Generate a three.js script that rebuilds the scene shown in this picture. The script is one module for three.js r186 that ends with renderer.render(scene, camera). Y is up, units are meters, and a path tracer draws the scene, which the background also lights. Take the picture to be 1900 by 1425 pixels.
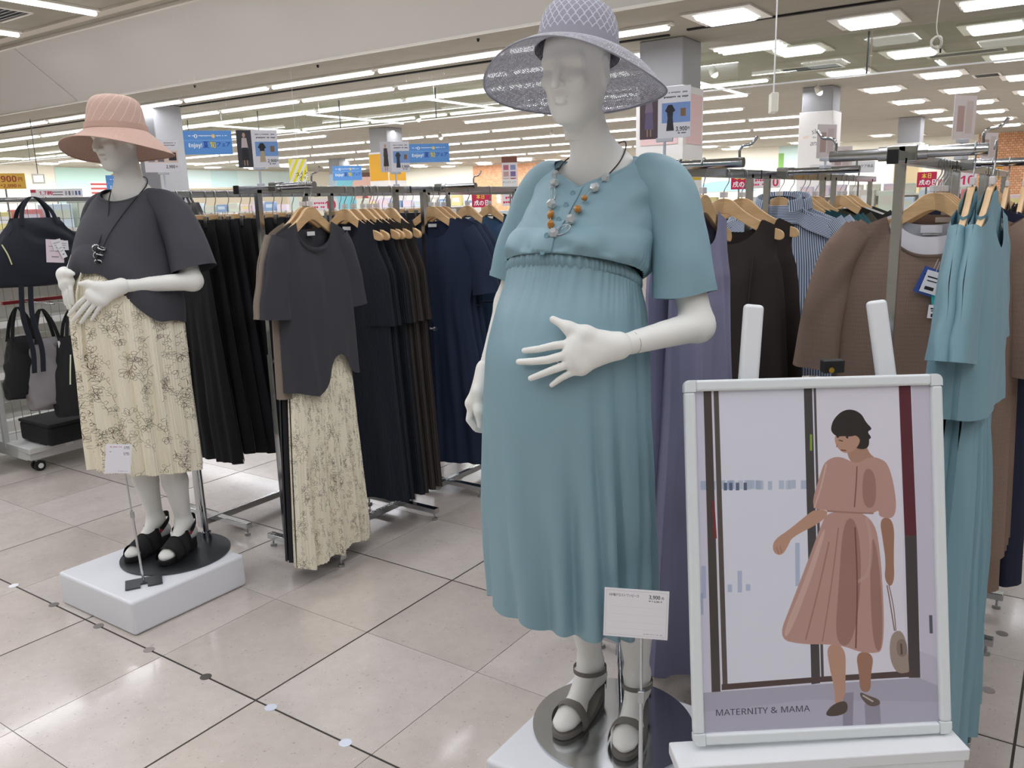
import * as THREE from 'three';
import { mergeGeometries } from 'three/addons/utils/BufferGeometryUtils.js';
import { RoundedBoxGeometry } from 'three/addons/geometries/RoundedBoxGeometry.js';
import { RectAreaLightUniformsLib } from 'three/addons/lights/RectAreaLightUniformsLib.js';

// ---------------------------------------------------------------- camera, light, exposure
const scene = new THREE.Scene();
scene.background = new THREE.Color(0x000000);
const camera = new THREE.PerspectiveCamera(49.66, 1900 / 1425, 0.05, 120);
camera.position.set(0, 1.512, 0);
camera.rotation.set(-0.2133, 0.6056, -0.0276, 'YXZ');
camera.updateMatrixWorld();
const renderer = new THREE.WebGLRenderer({ antialias: true });
renderer.toneMapping = THREE.LinearToneMapping;
renderer.toneMappingExposure = 1.12;
renderer.shadowMap.enabled = true;
RectAreaLightUniformsLib.init();
const LAMP = 0xf6f8ff;
const STRIP = 30;        // radiance of the tube rows under the high ceiling
const ROW = 27;          // radiance of the tube rows under the low ceiling
const PANEL = 18;        // radiance of the square fixtures
const HIGH = 4.3, LOW = 3.5;
function areaLight(x, y, z, w, h, intensity) {           // shines straight down
  const l = new THREE.RectAreaLight(LAMP, intensity, w, h);
  l.position.set(x, y, z); l.rotation.x = -Math.PI / 2; l.name = 'ceiling_light_source';
  l.castShadow = true;
  scene.add(l); return l;
}
const HIGH_ROWS = [-13.83, -11.66, -9.49, -7.32, -5.15, -2.98, -0.81, 1.36, 3.53];
const LOW_ROWS = [[-9.45, -27, -4.0], [-10.93, -30, -4.4], [-12.2, -30, -5.0], [-14.7, -30, -4.1], [-16.45, -30, -4.6], [-18.9, -30, -4.8], [-21.8, -30, -5.2], [-25.0, -30, -5.4], [-28.5, -30, -6.0]];
for (const x of HIGH_ROWS) areaLight(x, HIGH - 0.085, -1.25, 0.11, 11.5, STRIP);
for (const [z, x0, x1] of LOW_ROWS) areaLight((x0 + x1) / 2, LOW - 0.085, z, x1 - x0, 0.09, ROW);
const PANEL_COLS = [[-3.55, -9.5], [-2.35, -10.9], [-1.2, -9.6], [0.0, -10.9], [1.2, -9.5]];
for (const [x, z0] of PANEL_COLS) for (let k = 0; k < 3; k++) areaLight(x, LOW - 0.03, z0 - 2.8 * k, 0.6, 0.52, PANEL);
for (const [x, z0] of PANEL_COLS) areaLight(x, LOW - 0.03, z0 - 8.4 - 6, 0.3, 14, PANEL * 0.45);

areaLight(-18, LOW - 0.03, -33.2, 26, 0.6, PANEL * 0.85);          // square lamps along the end wall
areaLight(-31.9, LOW - 0.03, -19.2, 1.2, 15, PANEL * 0.6);        // square lamps along the wall with the child poster
// ---------------------------------------------------------------- helpers
let seed = 7;
function srand(s) { seed = s >>> 0; }
function rnd() { seed = (Math.imul(seed, 1664525) + 1013904223) >>> 0; return seed / 4294967296; }
const rr = (a, b) => a + (b - a) * rnd();
const clamp = (x, a, b) => Math.min(b, Math.max(a, x));
const lerp = (a, b, t) => a + (b - a) * t;
const sstep = (a, b, x) => { const t = clamp((x - a) / (b - a), 0, 1); return t * t * (3 - 2 * t); };
const V = (x, y, z) => new THREE.Vector3(x, y, z);
const taken = {};
function numbered(n) { const k = taken[n] = (taken[n] || 0) + 1; return k === 1 ? n : n + '_' + String(k - 1).padStart(3, '0'); }
const ORD = ['first', 'second', 'third', 'fourth', 'fifth', 'sixth', 'seventh', 'eighth', 'ninth', 'tenth', 'eleventh', 'twelfth', 'thirteenth', 'fourteenth', 'fifteenth', 'sixteenth'];
function M(name, geo, mat, parent = scene) {
  const m = new THREE.Mesh(geo, mat); m.name = parent === scene ? numbered(name) : name;
  m.castShadow = m.receiveShadow = true; parent.add(m); return m;
}
function T(name, label, category, pos = [0, 0, 0], turn = 0, group) {
  const o = new THREE.Group(); o.name = numbered(name); scene.add(o);
  o.position.set(...pos); o.rotation.y = turn; o.userData = { label, category };
  if (group) o.userData.group = group;
  return o;
}
function tag(o, label, category, group) { o.userData = { label, category }; if (group) o.userData.group = group; return o; }
function struct(o) { o.userData.kind = 'structure'; return o; }
function dup(src, label, pos, turn, group) {
  const r = src.clone(); r.name = numbered(src.name.replace(/_\d{3}$/, '')); scene.add(r);
  r.userData = { ...src.userData, label }; if (group) r.userData.group = group;
  r.position.set(...pos); r.rotation.y = turn; return r;
}
// geometry
const box = (w, h, d, x = 0, y = 0, z = 0) => new THREE.BoxGeometry(w, h, d).translate(x, y, z);
const rbox = (w, h, d, r, x = 0, y = 0, z = 0) => new RoundedBoxGeometry(w, h, d, 2, r).translate(x, y, z);
const cyl = (r0, r1, h, n, x = 0, y = 0, z = 0) => new THREE.CylinderGeometry(r0, r1, h, n).translate(x, y, z);
function merge(list) { const g = mergeGeometries(list.map((q) => { const n = q.index ? q.toNonIndexed() : q; for (const k of Object.keys(n.attributes)) if (!['position', 'normal', 'uv'].includes(k)) n.deleteAttribute(k); return n; })); return g; }
function bar(a, b, r, n = 10, r2 = r) {                    // straight rod from a to b
  const A = V(...a), B = V(...b), d = B.clone().sub(A), g = new THREE.CylinderGeometry(r2, r, d.length(), n);
  g.applyQuaternion(new THREE.Quaternion().setFromUnitVectors(V(0, 1, 0), d.clone().normalize()));
  return g.translate((A.x + B.x) / 2, (A.y + B.y) / 2, (A.z + B.z) / 2);
}
function sqbar(a, b, w, h) {                                // rectangular tube from a to b, axis aligned
  return box(Math.abs(a[0] - b[0]) || w, Math.abs(a[1] - b[1]) || h, Math.abs(a[2] - b[2]) || w, (a[0] + b[0]) / 2, (a[1] + b[1]) / 2, (a[2] + b[2]) / 2);
}
function tube(pts, r, seg = 40, rad = 8, closed = false) { return new THREE.TubeGeometry(new THREE.CatmullRomCurve3(pts.map((p) => V(...p)), closed), seg, r, rad, closed); }
// parametric sheet; closed in u when wrap is set; uv scaled by (su, sv)
function loft(nu, nv, fn, wrap = false, su = 1, sv = 1) {
  const pos = [], uv = [], idx = [];
  for (let j = 0; j <= nv; j++) for (let i = 0; i <= nu; i++) {
    const p = fn(i / nu, j / nv); pos.push(p[0], p[1], p[2]); uv.push(p[3] ?? (i / nu) * su, p[4] ?? (j / nv) * sv);
  }
  const W = nu + 1;
  for (let j = 0; j < nv; j++) for (let i = 0; i < nu; i++) { const a = j * W + i; idx.push(a, a + 1, a + W, a + 1, a + W + 1, a + W); }
  const g = new THREE.BufferGeometry();
  g.setAttribute('position', new THREE.Float32BufferAttribute(pos, 3));
  g.setAttribute('uv', new THREE.Float32BufferAttribute(uv, 2));
  g.setIndex(idx); g.computeVertexNormals();
  if (wrap) {
    const n = g.attributes.normal;
    for (let j = 0; j <= nv; j++) {
      const a = j * W, b = a + nu, v = V(n.getX(a) + n.getX(b), n.getY(a) + n.getY(b), n.getZ(a) + n.getZ(b)).normalize();
      n.setXYZ(a, v.x, v.y, v.z); n.setXYZ(b, v.x, v.y, v.z);
    }
  }
  return g;
}
// smooth table look-up: rows [key, v1, v2 ...], keys ascending
function table(rows) {
  return (k) => {
    const n = rows.length; let i = 0; k = clamp(k, rows[0][0], rows[n - 1][0]);
    while (i < n - 2 && k > rows[i + 1][0]) i++;
    const t = (k - rows[i][0]) / (rows[i + 1][0] - rows[i][0]), out = [];
    for (let c = 1; c < rows[0].length; c++) {
      const p1 = rows[i][c], p2 = rows[i + 1][c], h = rows[i + 1][0] - rows[i][0];
      const sl = (a, b) => (rows[b][c] - rows[a][c]) / (rows[b][0] - rows[a][0]);
      const mono = (q) => { if (q === 0 || q === n - 1) return 0; const s0 = sl(q - 1, q), s1 = sl(q, q + 1); return s0 * s1 <= 0 ? 0 : 2 * s0 * s1 / (s0 + s1); };
      const m1 = (i === 0 ? sl(0, 1) : mono(i)) * h, m2 = (i + 1 === n - 1 ? sl(n - 2, n - 1) : mono(i + 1)) * h, t2 = t * t, t3 = t2 * t;
      out.push((2 * t3 - 3 * t2 + 1) * p1 + (t3 - 2 * t2 + t) * m1 + (3 * t2 - 2 * t3) * p2 + (t3 - t2) * m2);
    }
    return out;
  };
}
// smooth value noise in 2D
function hash2(i, j) { let h = Math.imul(i, 374761393) + Math.imul(j, 668265263); h = Math.imul(h ^ (h >>> 13), 1274126177); return ((h ^ (h >>> 16)) >>> 0) / 4294967296; }
function noise2(x, y) {
  const i = Math.floor(x), j = Math.floor(y), u = x - i, v = y - j, s = u * u * (3 - 2 * u), t = v * v * (3 - 2 * v);
  return lerp(lerp(hash2(i, j), hash2(i + 1, j), s), lerp(hash2(i, j + 1), hash2(i + 1, j + 1), s), t) * 2 - 1;
}
function pn(th, y, k = 1) { return noise2(Math.cos(th) * k + 11.3, Math.sin(th) * k + 5.7 + y); }   // noise that closes round a ring
// naive surface nets of a signed distance field
function surfaceNet(f, lo, hi, cell) {
  const nx = Math.ceil((hi[0] - lo[0]) / cell) + 1, ny = Math.ceil((hi[1] - lo[1]) / cell) + 1, nz = Math.ceil((hi[2] - lo[2]) / cell) + 1;
  const val = new Float32Array(nx * ny * nz), id = (i, j, k) => (k * ny + j) * nx + i;
  for (let k = 0; k < nz; k++) for (let j = 0; j < ny; j++) for (let i = 0; i < nx; i++) val[id(i, j, k)] = f(lo[0] + i * cell, lo[1] + j * cell, lo[2] + k * cell);
  const vert = new Int32Array(nx * ny * nz).fill(-1), pos = [], nor = [], idx = [];
  const E = [[0, 1], [2, 3], [4, 5], [6, 7], [0, 2], [1, 3], [4, 6], [5, 7], [0, 4], [1, 5], [2, 6], [3, 7]];
  for (let k = 0; k < nz - 1; k++) for (let j = 0; j < ny - 1; j++) for (let i = 0; i < nx - 1; i++) {
    const v = []; let m = 0;
    for (let c = 0; c < 8; c++) { const w = val[id(i + (c & 1), j + ((c >> 1) & 1), k + (c >> 2))]; v.push(w); if (w < 0) m |= 1 << c; }
    if (m === 0 || m === 255) continue;
    let x = 0, y = 0, z = 0, n = 0;
    for (const [a, b] of E) {
      if ((v[a] < 0) === (v[b] < 0)) continue;
      const t = v[a] / (v[a] - v[b]);
      x += lerp(a & 1, b & 1, t); y += lerp((a >> 1) & 1, (b >> 1) & 1, t); z += lerp(a >> 2, b >> 2, t); n++;
    }
    const p = [lo[0] + (i + x / n) * cell, lo[1] + (j + y / n) * cell, lo[2] + (k + z / n) * cell], e = cell * 0.4;
    vert[id(i, j, k)] = pos.length / 3; pos.push(...p);
    const g = [f(p[0] + e, p[1], p[2]) - f(p[0] - e, p[1], p[2]), f(p[0], p[1] + e, p[2]) - f(p[0], p[1] - e, p[2]), f(p[0], p[1], p[2] + e) - f(p[0], p[1], p[2] - e)];
    const L = Math.hypot(...g) || 1; nor.push(g[0] / L, g[1] / L, g[2] / L);
  }
  const quad = (a, b, c, d, flip) => { if (a < 0 || b < 0 || c < 0 || d < 0) return; if (flip) idx.push(a, c, b, a, d, c); else idx.push(a, b, c, a, c, d); };
  for (let k = 1; k < nz - 1; k++) for (let j = 1; j < ny - 1; j++) for (let i = 1; i < nx - 1; i++) {
    const s = val[id(i, j, k)] < 0;
    if (s !== val[id(i + 1, j, k)] < 0) quad(vert[id(i, j - 1, k - 1)], vert[id(i, j, k - 1)], vert[id(i, j, k)], vert[id(i, j - 1, k)], !s);
    if (s !== val[id(i, j + 1, k)] < 0) quad(vert[id(i - 1, j, k - 1)], vert[id(i - 1, j, k)], vert[id(i, j, k)], vert[id(i, j, k - 1)], !s);
    if (s !== val[id(i, j, k + 1)] < 0) quad(vert[id(i - 1, j - 1, k)], vert[id(i, j - 1, k)], vert[id(i, j, k)], vert[id(i - 1, j, k)], !s);
  }
  const g = new THREE.BufferGeometry();
  g.setAttribute('position', new THREE.Float32BufferAttribute(pos, 3));
  g.setAttribute('normal', new THREE.Float32BufferAttribute(nor, 3));
  g.setAttribute('uv', new THREE.Float32BufferAttribute(new Float32Array(pos.length / 3 * 2), 2));
  g.setIndex(idx); return g;
}
function smin(a, b, k) { const h = Math.max(k - Math.abs(a - b), 0) / k; return Math.min(a, b) - h * h * k * 0.25; }
function smax(a, b, k) { return -smin(-a, -b, k); }
function cone(p, a, ra, b, rb) {                           // tapered capsule
  const x = b[0] - a[0], y = b[1] - a[1], z = b[2] - a[2], px = p[0] - a[0], py = p[1] - a[1], pz = p[2] - a[2];
  const t = clamp((px * x + py * y + pz * z) / (x * x + y * y + z * z + 1e-12), 0, 1);
  return Math.hypot(px - x * t, py - y * t, pz - z * t) - (ra + (rb - ra) * t);
}
function ell(p, c, r) {
  const x = (p[0] - c[0]), y = (p[1] - c[1]), z = (p[2] - c[2]);
  const k0 = Math.hypot(x / r[0], y / r[1], z / r[2]), k1 = Math.hypot(x / (r[0] * r[0]), y / (r[1] * r[1]), z / (r[2] * r[2]));
  return k1 < 1e-9 ? -Math.min(...r) : k0 * (k0 - 1) / k1;
}
// canvases and textures
function canvas(w, h, draw) { const c = document.createElement('canvas'); c.width = w; c.height = h; const x = c.getContext('2d'); draw(x, w, h); return c; }
function tex(w, h, draw, rep, data = false) {
  const t = new THREE.CanvasTexture(canvas(w, h, draw)); t.magFilter = THREE.LinearFilter;
  if (!data) t.colorSpace = THREE.SRGBColorSpace;
  if (rep) { t.wrapS = t.wrapT = THREE.RepeatWrapping; t.repeat.set(rep[0], rep[1]); }
  return t;
}
function noiseTex(n, fn, rep, data = false) {
  return tex(n, n, (c) => {
    const im = c.createImageData(n, n);
    for (let j = 0; j < n; j++) for (let i = 0; i < n; i++) { const v = fn(i / n, j / n), k = (j * n + i) * 4; im.data[k] = v[0]; im.data[k + 1] = v[1]; im.data[k + 2] = v[2]; im.data[k + 3] = 255; }
    c.putImageData(im, 0, 0);
  }, rep, data);
}
const mats = {};
function mat(color, rough = 0.6, o = {}) { return new THREE.MeshPhysicalMaterial({ color, roughness: rough, side: THREE.DoubleSide, ...o }); }
function once(key, make) { return mats[key] || (mats[key] = make()); }
// ---------------------------------------------------------------- materials
const weaveBump = noiseTex(128, (u, v) => { const a = Math.sin(u * Math.PI * 64) * Math.cos(v * Math.PI * 64); const n = hash2(Math.floor(u * 128), Math.floor(v * 128)); const q = 128 + 70 * a + 50 * (n - 0.5); return [q, q, q]; }, [12, 12], true);
const ribBump = tex(64, 8, (c, w, h) => { const g = c.createLinearGradient(0, 0, w, 0); g.addColorStop(0, '#000'); g.addColorStop(0.3, '#fff'); g.addColorStop(0.7, '#fff'); g.addColorStop(1, '#000'); c.fillStyle = g; c.fillRect(0, 0, w, h); }, [90, 4], true);
const waffleBump = tex(64, 64, (c, w, h) => { c.fillStyle = '#000'; c.fillRect(0, 0, w, h); c.fillStyle = '#fff'; c.fillRect(10, 0, 44, 64); c.fillStyle = '#777'; c.fillRect(0, 52, 64, 12); }, [110, 75], true);
function cloth(color, o = {}) { return once('cloth' + color + JSON.stringify(o.key || ''), () => mat(color, 0.85, { sheen: 0.25, sheenRoughness: 0.6, sheenColor: new THREE.Color(color).lerp(new THREE.Color(0xffffff), 0.4), bumpMap: weaveBump, bumpScale: 0.0006, ...o.m })); }
const chrome = new THREE.MeshPhysicalMaterial({ color: 0xc9ccd0, metalness: 1, roughness: 0.13 });
const steel = new THREE.MeshPhysicalMaterial({ color: 0xb9bcbe, metalness: 1, roughness: 0.28 });
const brushed = new THREE.MeshPhysicalMaterial({ color: 0xc6c9cb, metalness: 1, roughness: 0.17 });
const darkSteel = new THREE.MeshPhysicalMaterial({ color: 0x53565a, metalness: 0.85, roughness: 0.32 });
const blackPlastic = mat(0x141416, 0.5);
const clearPlastic = new THREE.MeshPhysicalMaterial({ color: 0xffffff, transmission: 1, thickness: 0, roughness: 0.06, ior: 1.4 });
const whitePaint = mat(0xeceef0, 0.32);
const whiteMatte = mat(0xeeeae2, 0.7);
const paper = mat(0xf3f2f4, 0.6);
const dark = mat(0x1a1a1c, 0.7);
const glow = new THREE.MeshStandardMaterial({ color: 0xffffff, emissive: 0xfbfcff, emissiveIntensity: 2.2, roughness: 0.5 });
const glowSoft = new THREE.MeshStandardMaterial({ color: 0xffffff, emissive: 0xfbfcff, emissiveIntensity: 1.9, roughness: 0.5 });

// ---------------------------------------------------------------- floor
const X0 = -2.033, Z0 = -1.463;
const floor = new THREE.Group(); floor.name = 'floor'; floor.userData = { kind: 'structure', label: 'polished beige tiled shop floor with dark grout lines' }; scene.add(floor);
const groutMat = mat(0x35302c, 0.5);
M('grout_bed', box(60, 0.2, 60, -12, -0.1018, -12), groutMat, floor);
const tileTex = [0, 1, 2].map((s) => noiseTex(384, (u, v) => {
  const n = noise2(u * 5 + s * 31, v * 5 + 7) * 5 + noise2(u * 22 + s * 9, v * 22) * 3, sp = hash2(Math.floor(u * 384) + s * 1000, Math.floor(v * 384));
  const f = noise2(u * 70 + s * 50, v * 70 - s * 17), fl = f > 0.86 ? -26 : f < -0.9 ? 16 : 0;
  const b = n + (sp - 0.5) * 10 + fl; return [207 + b, 198 + b, 191 + b];
}));
const tileMats = tileTex.map((t, i) => new THREE.MeshPhysicalMaterial({ map: t, color: [0xffffff, 0xfaf8f6, 0xf6f4f2][i], roughness: 0.22, clearcoat: 0.5, clearcoatRoughness: 0.09, bumpMap: t, bumpScale: 0.00012 }));
{
  const cells = [], pv = new THREE.Matrix4().multiplyMatrices(camera.projectionMatrix, camera.matrixWorldInverse.copy(camera.matrixWorld).invert());
  camera.updateProjectionMatrix(); pv.multiplyMatrices(camera.projectionMatrix, camera.matrixWorldInverse);
  for (let i = -30; i < 14; i++) for (let j = -8; j < 30; j++) {
    const x = X0 + 0.5 * i + 0.25, z = Z0 - 0.5 * j - 0.25, p = V(x, 0, z), d = Math.hypot(x, z);
    const q = p.clone().applyMatrix4(pv), inView = q.z < 1 && Math.abs(q.x) < 1.2 && Math.abs(q.y) < 1.25;
    cells.push({ i, j, x, z, d, s: inView ? d : d + 100 });
  }
  cells.sort((a, b) => a.s - b.s);
  const gap = (k) => (((k % 2) + 2) % 2 === 0 ? 0.0038 : 0.0012), geos = {}, rest = [];
  const make = (c) => {
    const key = (((c.i % 2) + 2) % 2) + '_' + (((c.j % 2) + 2) % 2), a = -0.25 + gap(c.i), b = 0.25 - gap(c.i + 1), d = 0.25 - gap(c.j), e = -0.25 + gap(c.j + 1);
    return geos[key] || (geos[key] = box(b - a, 0.004, d - e, (a + b) / 2, -0.002, (d + e) / 2));
  };
  cells.forEach((c, n) => {
    if (n < 300) { const m = M('tile', make(c), tileMats[(c.i * 7 + c.j * 5 + 300) % 3], floor); m.position.set(c.x, 0, c.z); }
    else rest.push(make(c).clone().translate(c.x, 0, c.z));
  });
  const r = M('tile_field', merge(rest), tileMats[0], floor); r.userData.kind = 'stuff';
  // beyond the tiles that can be told apart
  const far = [];
  far.push(box(60, 0.004, 20.2, -12, -0.002, Z0 - 15 - 10.1), box(25, 0.004, 19, X0 - 15 - 12.5, -0.002, Z0 + 4 - 9.5), box(12, 0.004, 19, X0 + 7 + 6, -0.002, Z0 + 4 - 9.5), box(60, 0.004, 14, -12, -0.002, Z0 + 4 + 7));
  const fm = new THREE.MeshPhysicalMaterial({ color: 0xcdc4bd, roughness: 0.22, clearcoat: 0.5, clearcoatRoughness: 0.09 });
  const f = M('far_floor', merge(far), fm, floor); f.userData.kind = 'stuff';
}
// round stickers on the dark joint
{
  const g = new THREE.CylinderGeometry(0.019, 0.019, 0.0012, 28).translate(0, 0.0007, 0);
  const mk = [mat(0xf2f3f6, 0.35), mat(0x6f6b68, 0.5), mat(0x837d7b, 0.5), mat(0x988f8d, 0.5), mat(0x55504d, 0.5), mat(0xd5dbe8, 0.3), mat(0xdfe6f2, 0.3)];
  const what = ['bright white round floor sticker at the far end of the sticker row', 'dark grey round floor sticker next to the far white one', 'mid grey round floor sticker beside the small display plinth corner', 'pale grey round floor sticker in the middle of the row', 'darkest round floor sticker on the dark floor joint', 'shiny translucent round floor sticker just past the joint crossing', 'silvery white round floor sticker closest to the camera'];
  for (let k = 0; k < 7; k++) { const m = M('floor_sticker', g, mk[k]); m.position.set(-3.59 + k * 0.326, 0, -1.462); tag(m, what[k], 'sticker', 'round stickers along the dark floor joint'); }
  [[-0.13, -3.62], [-0.115, -3.13], [-0.12, -2.72]].forEach(([x, z], k) => { const m = M('floor_sticker', g, mk[1 + k]); m.position.set(x, 0, z); tag(m, ORD[k] + ' grey floor sticker from the back beside the metal rack feet', 'sticker', 'round stickers beside the knit rack'); });
}
// ---------------------------------------------------------------- ceilings and walls
const ceilTex = noiseTex(256, (u, v) => { const b = noise2(u * 9, v * 9) * 3 + (hash2(Math.floor(u * 256), Math.floor(v * 256)) - 0.5) * 7; return [164 + b, 159 + b, 145 + b]; }, [1, 1]);
const ceilMat = mat(0xffffff, 0.9, { map: ceilTex });
const panelMat = mat(0xdcdad5, 0.55);
const wallMat = mat(0xf1eddc, 0.8);
{
  const cl = struct(M('ceiling', box(50, 0.12, 28, -11, LOW + 0.061, -22.5), ceilMat)); cl.userData.label = 'lower beige ceiling with rows of tube lamps';
  const ch = struct(M('ceiling', box(50, 0.12, 20, -11, HIGH + 0.061, 2.6), ceilMat)); ch.userData.label = 'higher ceiling in front of the sloping white panel';
  const c = new THREE.Group(); c.name = 'trim_1'; c.userData = { kind: 'structure', label: 'sloping white panels joining the two ceiling levels' }; scene.add(c);
  // sloping white panels between the two levels: four boards with dark joints between them
  const L = Math.hypot(1.03, 0.8), ang = Math.atan2(0.8, 1.03);
  const ends = [-35.5, -18.2, -15.03, -1.2, 13.5];
  for (let k = 0; k < 4; k++) {
    const w = ends[k + 1] - ends[k] - 0.03, g = box(w, 0.03, L, 0, 0, 0); const m = M('sloping_panel', g, panelMat, c);
    m.position.set((ends[k] + ends[k + 1]) / 2, 3.92, -7.93); m.rotation.x = -ang;
  }
  const bk = M('panel_backing', box(49, 0.02, L + 0.1, 0, 0, 0), dark, c); bk.position.set(-11, 3.975, -7.98); bk.rotation.x = -ang;
  M('lower_trim', box(49, 0.035, 0.05, -11, LOW + 0.002, -8.46), mat(0xf4f2ea, 0.5), c);
  M('upper_trim', box(49, 0.05, 0.06, -11, HIGH - 0.02, -7.42), mat(0xe4e0d6, 0.6), c);
  M('dropped_rail', box(49, 0.03, 0.18, -11, HIGH - 0.014, -7.08), mat(0xc9c2b4, 0.7), c);
  M('shutter_track', box(30, 0.02, 0.05, -19.5, LOW - 0.011, -10.1), dark, cl);
  M('shutter_track', box(14, 0.02, 0.05, 2.8, LOW - 0.011, -9.95), dark, cl);
  for (const [x, z] of [[-9.2, -8.7], [-6.4, -8.72], [-12, -8.68]]) M('sprinkler', cyl(0.02, 0.012, 0.035, 12, x, LOW - 0.0175, z), dark, cl);
}
struct(M('wall_left', box(0.2, 6, 60, -34.5, 3, -12), wallMat));
struct(M('wall_back', box(60, 6, 0.2, -12, 3, -35), wallMat));
struct(M('wall_right', box(0.2, 6, 60, 13, 3, -12), wallMat));
struct(M('wall_front', box(60, 6, 0.2, -12, 3, 11), wallMat));
scene.getObjectByName('wall_left').userData.label = 'cream far wall beyond the bag shelves';
scene.getObjectByName('wall_back').userData.label = 'cream far wall at the end of the shop';
// ---------------------------------------------------------------- ceiling lamps
const housing = mat(0xe9e6dd, 0.5);
function tubeLamp(len, w = 0.1) {
  const o = new THREE.Group();
  const a = new THREE.Mesh(merge([box(w + 0.05, 0.03, len, 0, -0.015, 0), box(w * 0.5, 0.02, len - 0.05, 0, -0.04, 0)]), housing); a.name = 'housing'; o.add(a);
  const t = new THREE.Mesh(new THREE.CapsuleGeometry(w * 0.36, len - 0.12, 4, 10).rotateX(Math.PI / 2).translate(0, -0.055, 0), glow); t.name = 'lamp_tube'; o.add(t);
  o.traverse((q) => { q.castShadow = q.receiveShadow = true; });
  return o;
}
{
  const proto = tubeLamp(2.28, 0.085); proto.name = 'tube_lamp';
  const put = (x, z, y, turn, label, group) => { const l = proto.clone(); l.name = numbered('tube_lamp'); l.position.set(x, y, z); l.rotation.y = turn; l.userData = { label, category: 'ceiling lamp', group }; scene.add(l); };
  const strip = tubeLamp(11.5, 0.1);
  HIGH_ROWS.forEach((x, n) => { const l = strip.clone(); l.name = numbered('strip_lamp'); l.position.set(x, HIGH, -1.25); l.userData = { label: ORD[n] + ' long strip lamp on the high ceiling, counted from the bag shelf side', category: 'ceiling lamp', group: 'strip lamps on the high ceiling' }; scene.add(l); });
  const rowNames = ['brightest tube row by the sloping panel', 'tube row just past the dark ceiling track', 'third tube row from the sloping panel', 'fourth tube row from the sloping panel', 'fifth tube row from the sloping panel', 'sixth tube row from the sloping panel', 'seventh tube row from the sloping panel', 'eighth tube row from the sloping panel', 'farthest tube row before the end wall'];
  LOW_ROWS.forEach(([z, x0, x1], n) => {
    const s = -8.795 + (n * 1.37) % 2.32; let x = s; while (x - 2.32 > x0) x -= 2.32;
    let q = 0; for (; x < x1; x += 2.32) { const cx = x - 1.16; if (Math.abs(cx + 14.8) < 1.4 && Math.abs(z + 16.4) < 0.4) continue; put(cx, z, LOW, Math.PI / 2, ORD[q++] + ' lamp from the far end of the ' + rowNames[n], 'lamps of the ' + rowNames[n]); }
  });
  // square four-tube fixtures
  const sq = new THREE.Group();
  const frame = new THREE.Mesh(merge([box(0.78, 0.02, 0.1, 0, -0.01, 0.34), box(0.78, 0.02, 0.1, 0, -0.01, -0.34), box(0.1, 0.02, 0.6, 0.34, -0.01, 0), box(0.1, 0.02, 0.6, -0.34, -0.01, 0)]), housing); frame.name = 'frame'; sq.add(frame);
  for (let k = 0; k < 4; k++) { const t = new THREE.Mesh(new THREE.CapsuleGeometry(0.055, 0.48, 4, 10).rotateZ(Math.PI / 2).translate(0, -0.012, -0.2 + k * 0.133), glowSoft); t.name = 'lamp_tube'; sq.add(t); }
  const refl = new THREE.Mesh(box(0.6, 0.006, 0.6, 0, -0.004, 0), glowSoft); refl.name = 'reflector'; sq.add(refl);
  sq.traverse((q) => { q.castShadow = q.receiveShadow = true; });
  const colNames = ['column of square lamps along the grey pillars', 'second column of square lamps from the grey pillars', 'third column of square lamps from the grey pillars', 'fourth column of square lamps from the grey pillars', 'fifth column of square lamps from the grey pillars'];
  PANEL_COLS.forEach(([x, z0], n) => {
    for (let k = 0; k < 8; k++) { const l = sq.clone(); l.name = numbered('square_lamp'); l.position.set(x, LOW, z0 - 2.8 * k); l.userData = { label: ORD[k] + ' lamp in the ' + colNames[n], category: 'ceiling lamp', group: colNames[n] }; scene.add(l); }
  });
  for (let k = 0; k < 26; k++) {                            // fixtures over the far end
    const x = -31 + (k % 9) * 3.1, z = -31.6 - Math.floor(k / 9) * 1.2; const l = sq.clone(); l.name = numbered('square_lamp'); l.position.set(x + (k % 2) * 0.8, LOW, z); l.userData = { label: 'small bright lamp ' + ORD[k % 9] + ' in the ' + ORD[Math.floor(k / 9)] + ' cross row close to the end wall', category: 'ceiling lamp', group: 'lamps close to the far wall' }; scene.add(l);
  }
  for (let k = 0; k < 14; k++) { const l = sq.clone(); l.name = numbered('square_lamp'); l.position.set(-32.5 + (k % 2) * 2.2, LOW, -12 - Math.floor(k / 2) * 2.4); l.userData = { label: 'small bright lamp ' + ORD[Math.floor(k / 2)] + ' in the ' + ['outer', 'inner'][k % 2] + ' row by the child poster wall', category: 'ceiling lamp', group: 'lamps above the bag shelf' }; scene.add(l); }
  // slim louvre lamps between the square fixtures
  [[-4.0, -11.6, 'three-tube louvre lamp beside the hanging exit sign'], [-0.95, -10.8, 'three-tube louvre lamp at the ceiling edge over the knit rack']].forEach(([x, z, label]) => {
    const o = T('louvre_lamp', label, 'ceiling lamp', [x, LOW, z]);
    M('frame', box(0.95, 0.015, 0.55, 0, -0.007, 0), housing, o);
    for (let k = 0; k < 3; k++) M('lamp_tube', new THREE.CapsuleGeometry(0.022, 0.84, 4, 8).rotateZ(Math.PI / 2).translate(0, -0.03, -0.17 + k * 0.17), glowSoft, o);
  });
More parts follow.
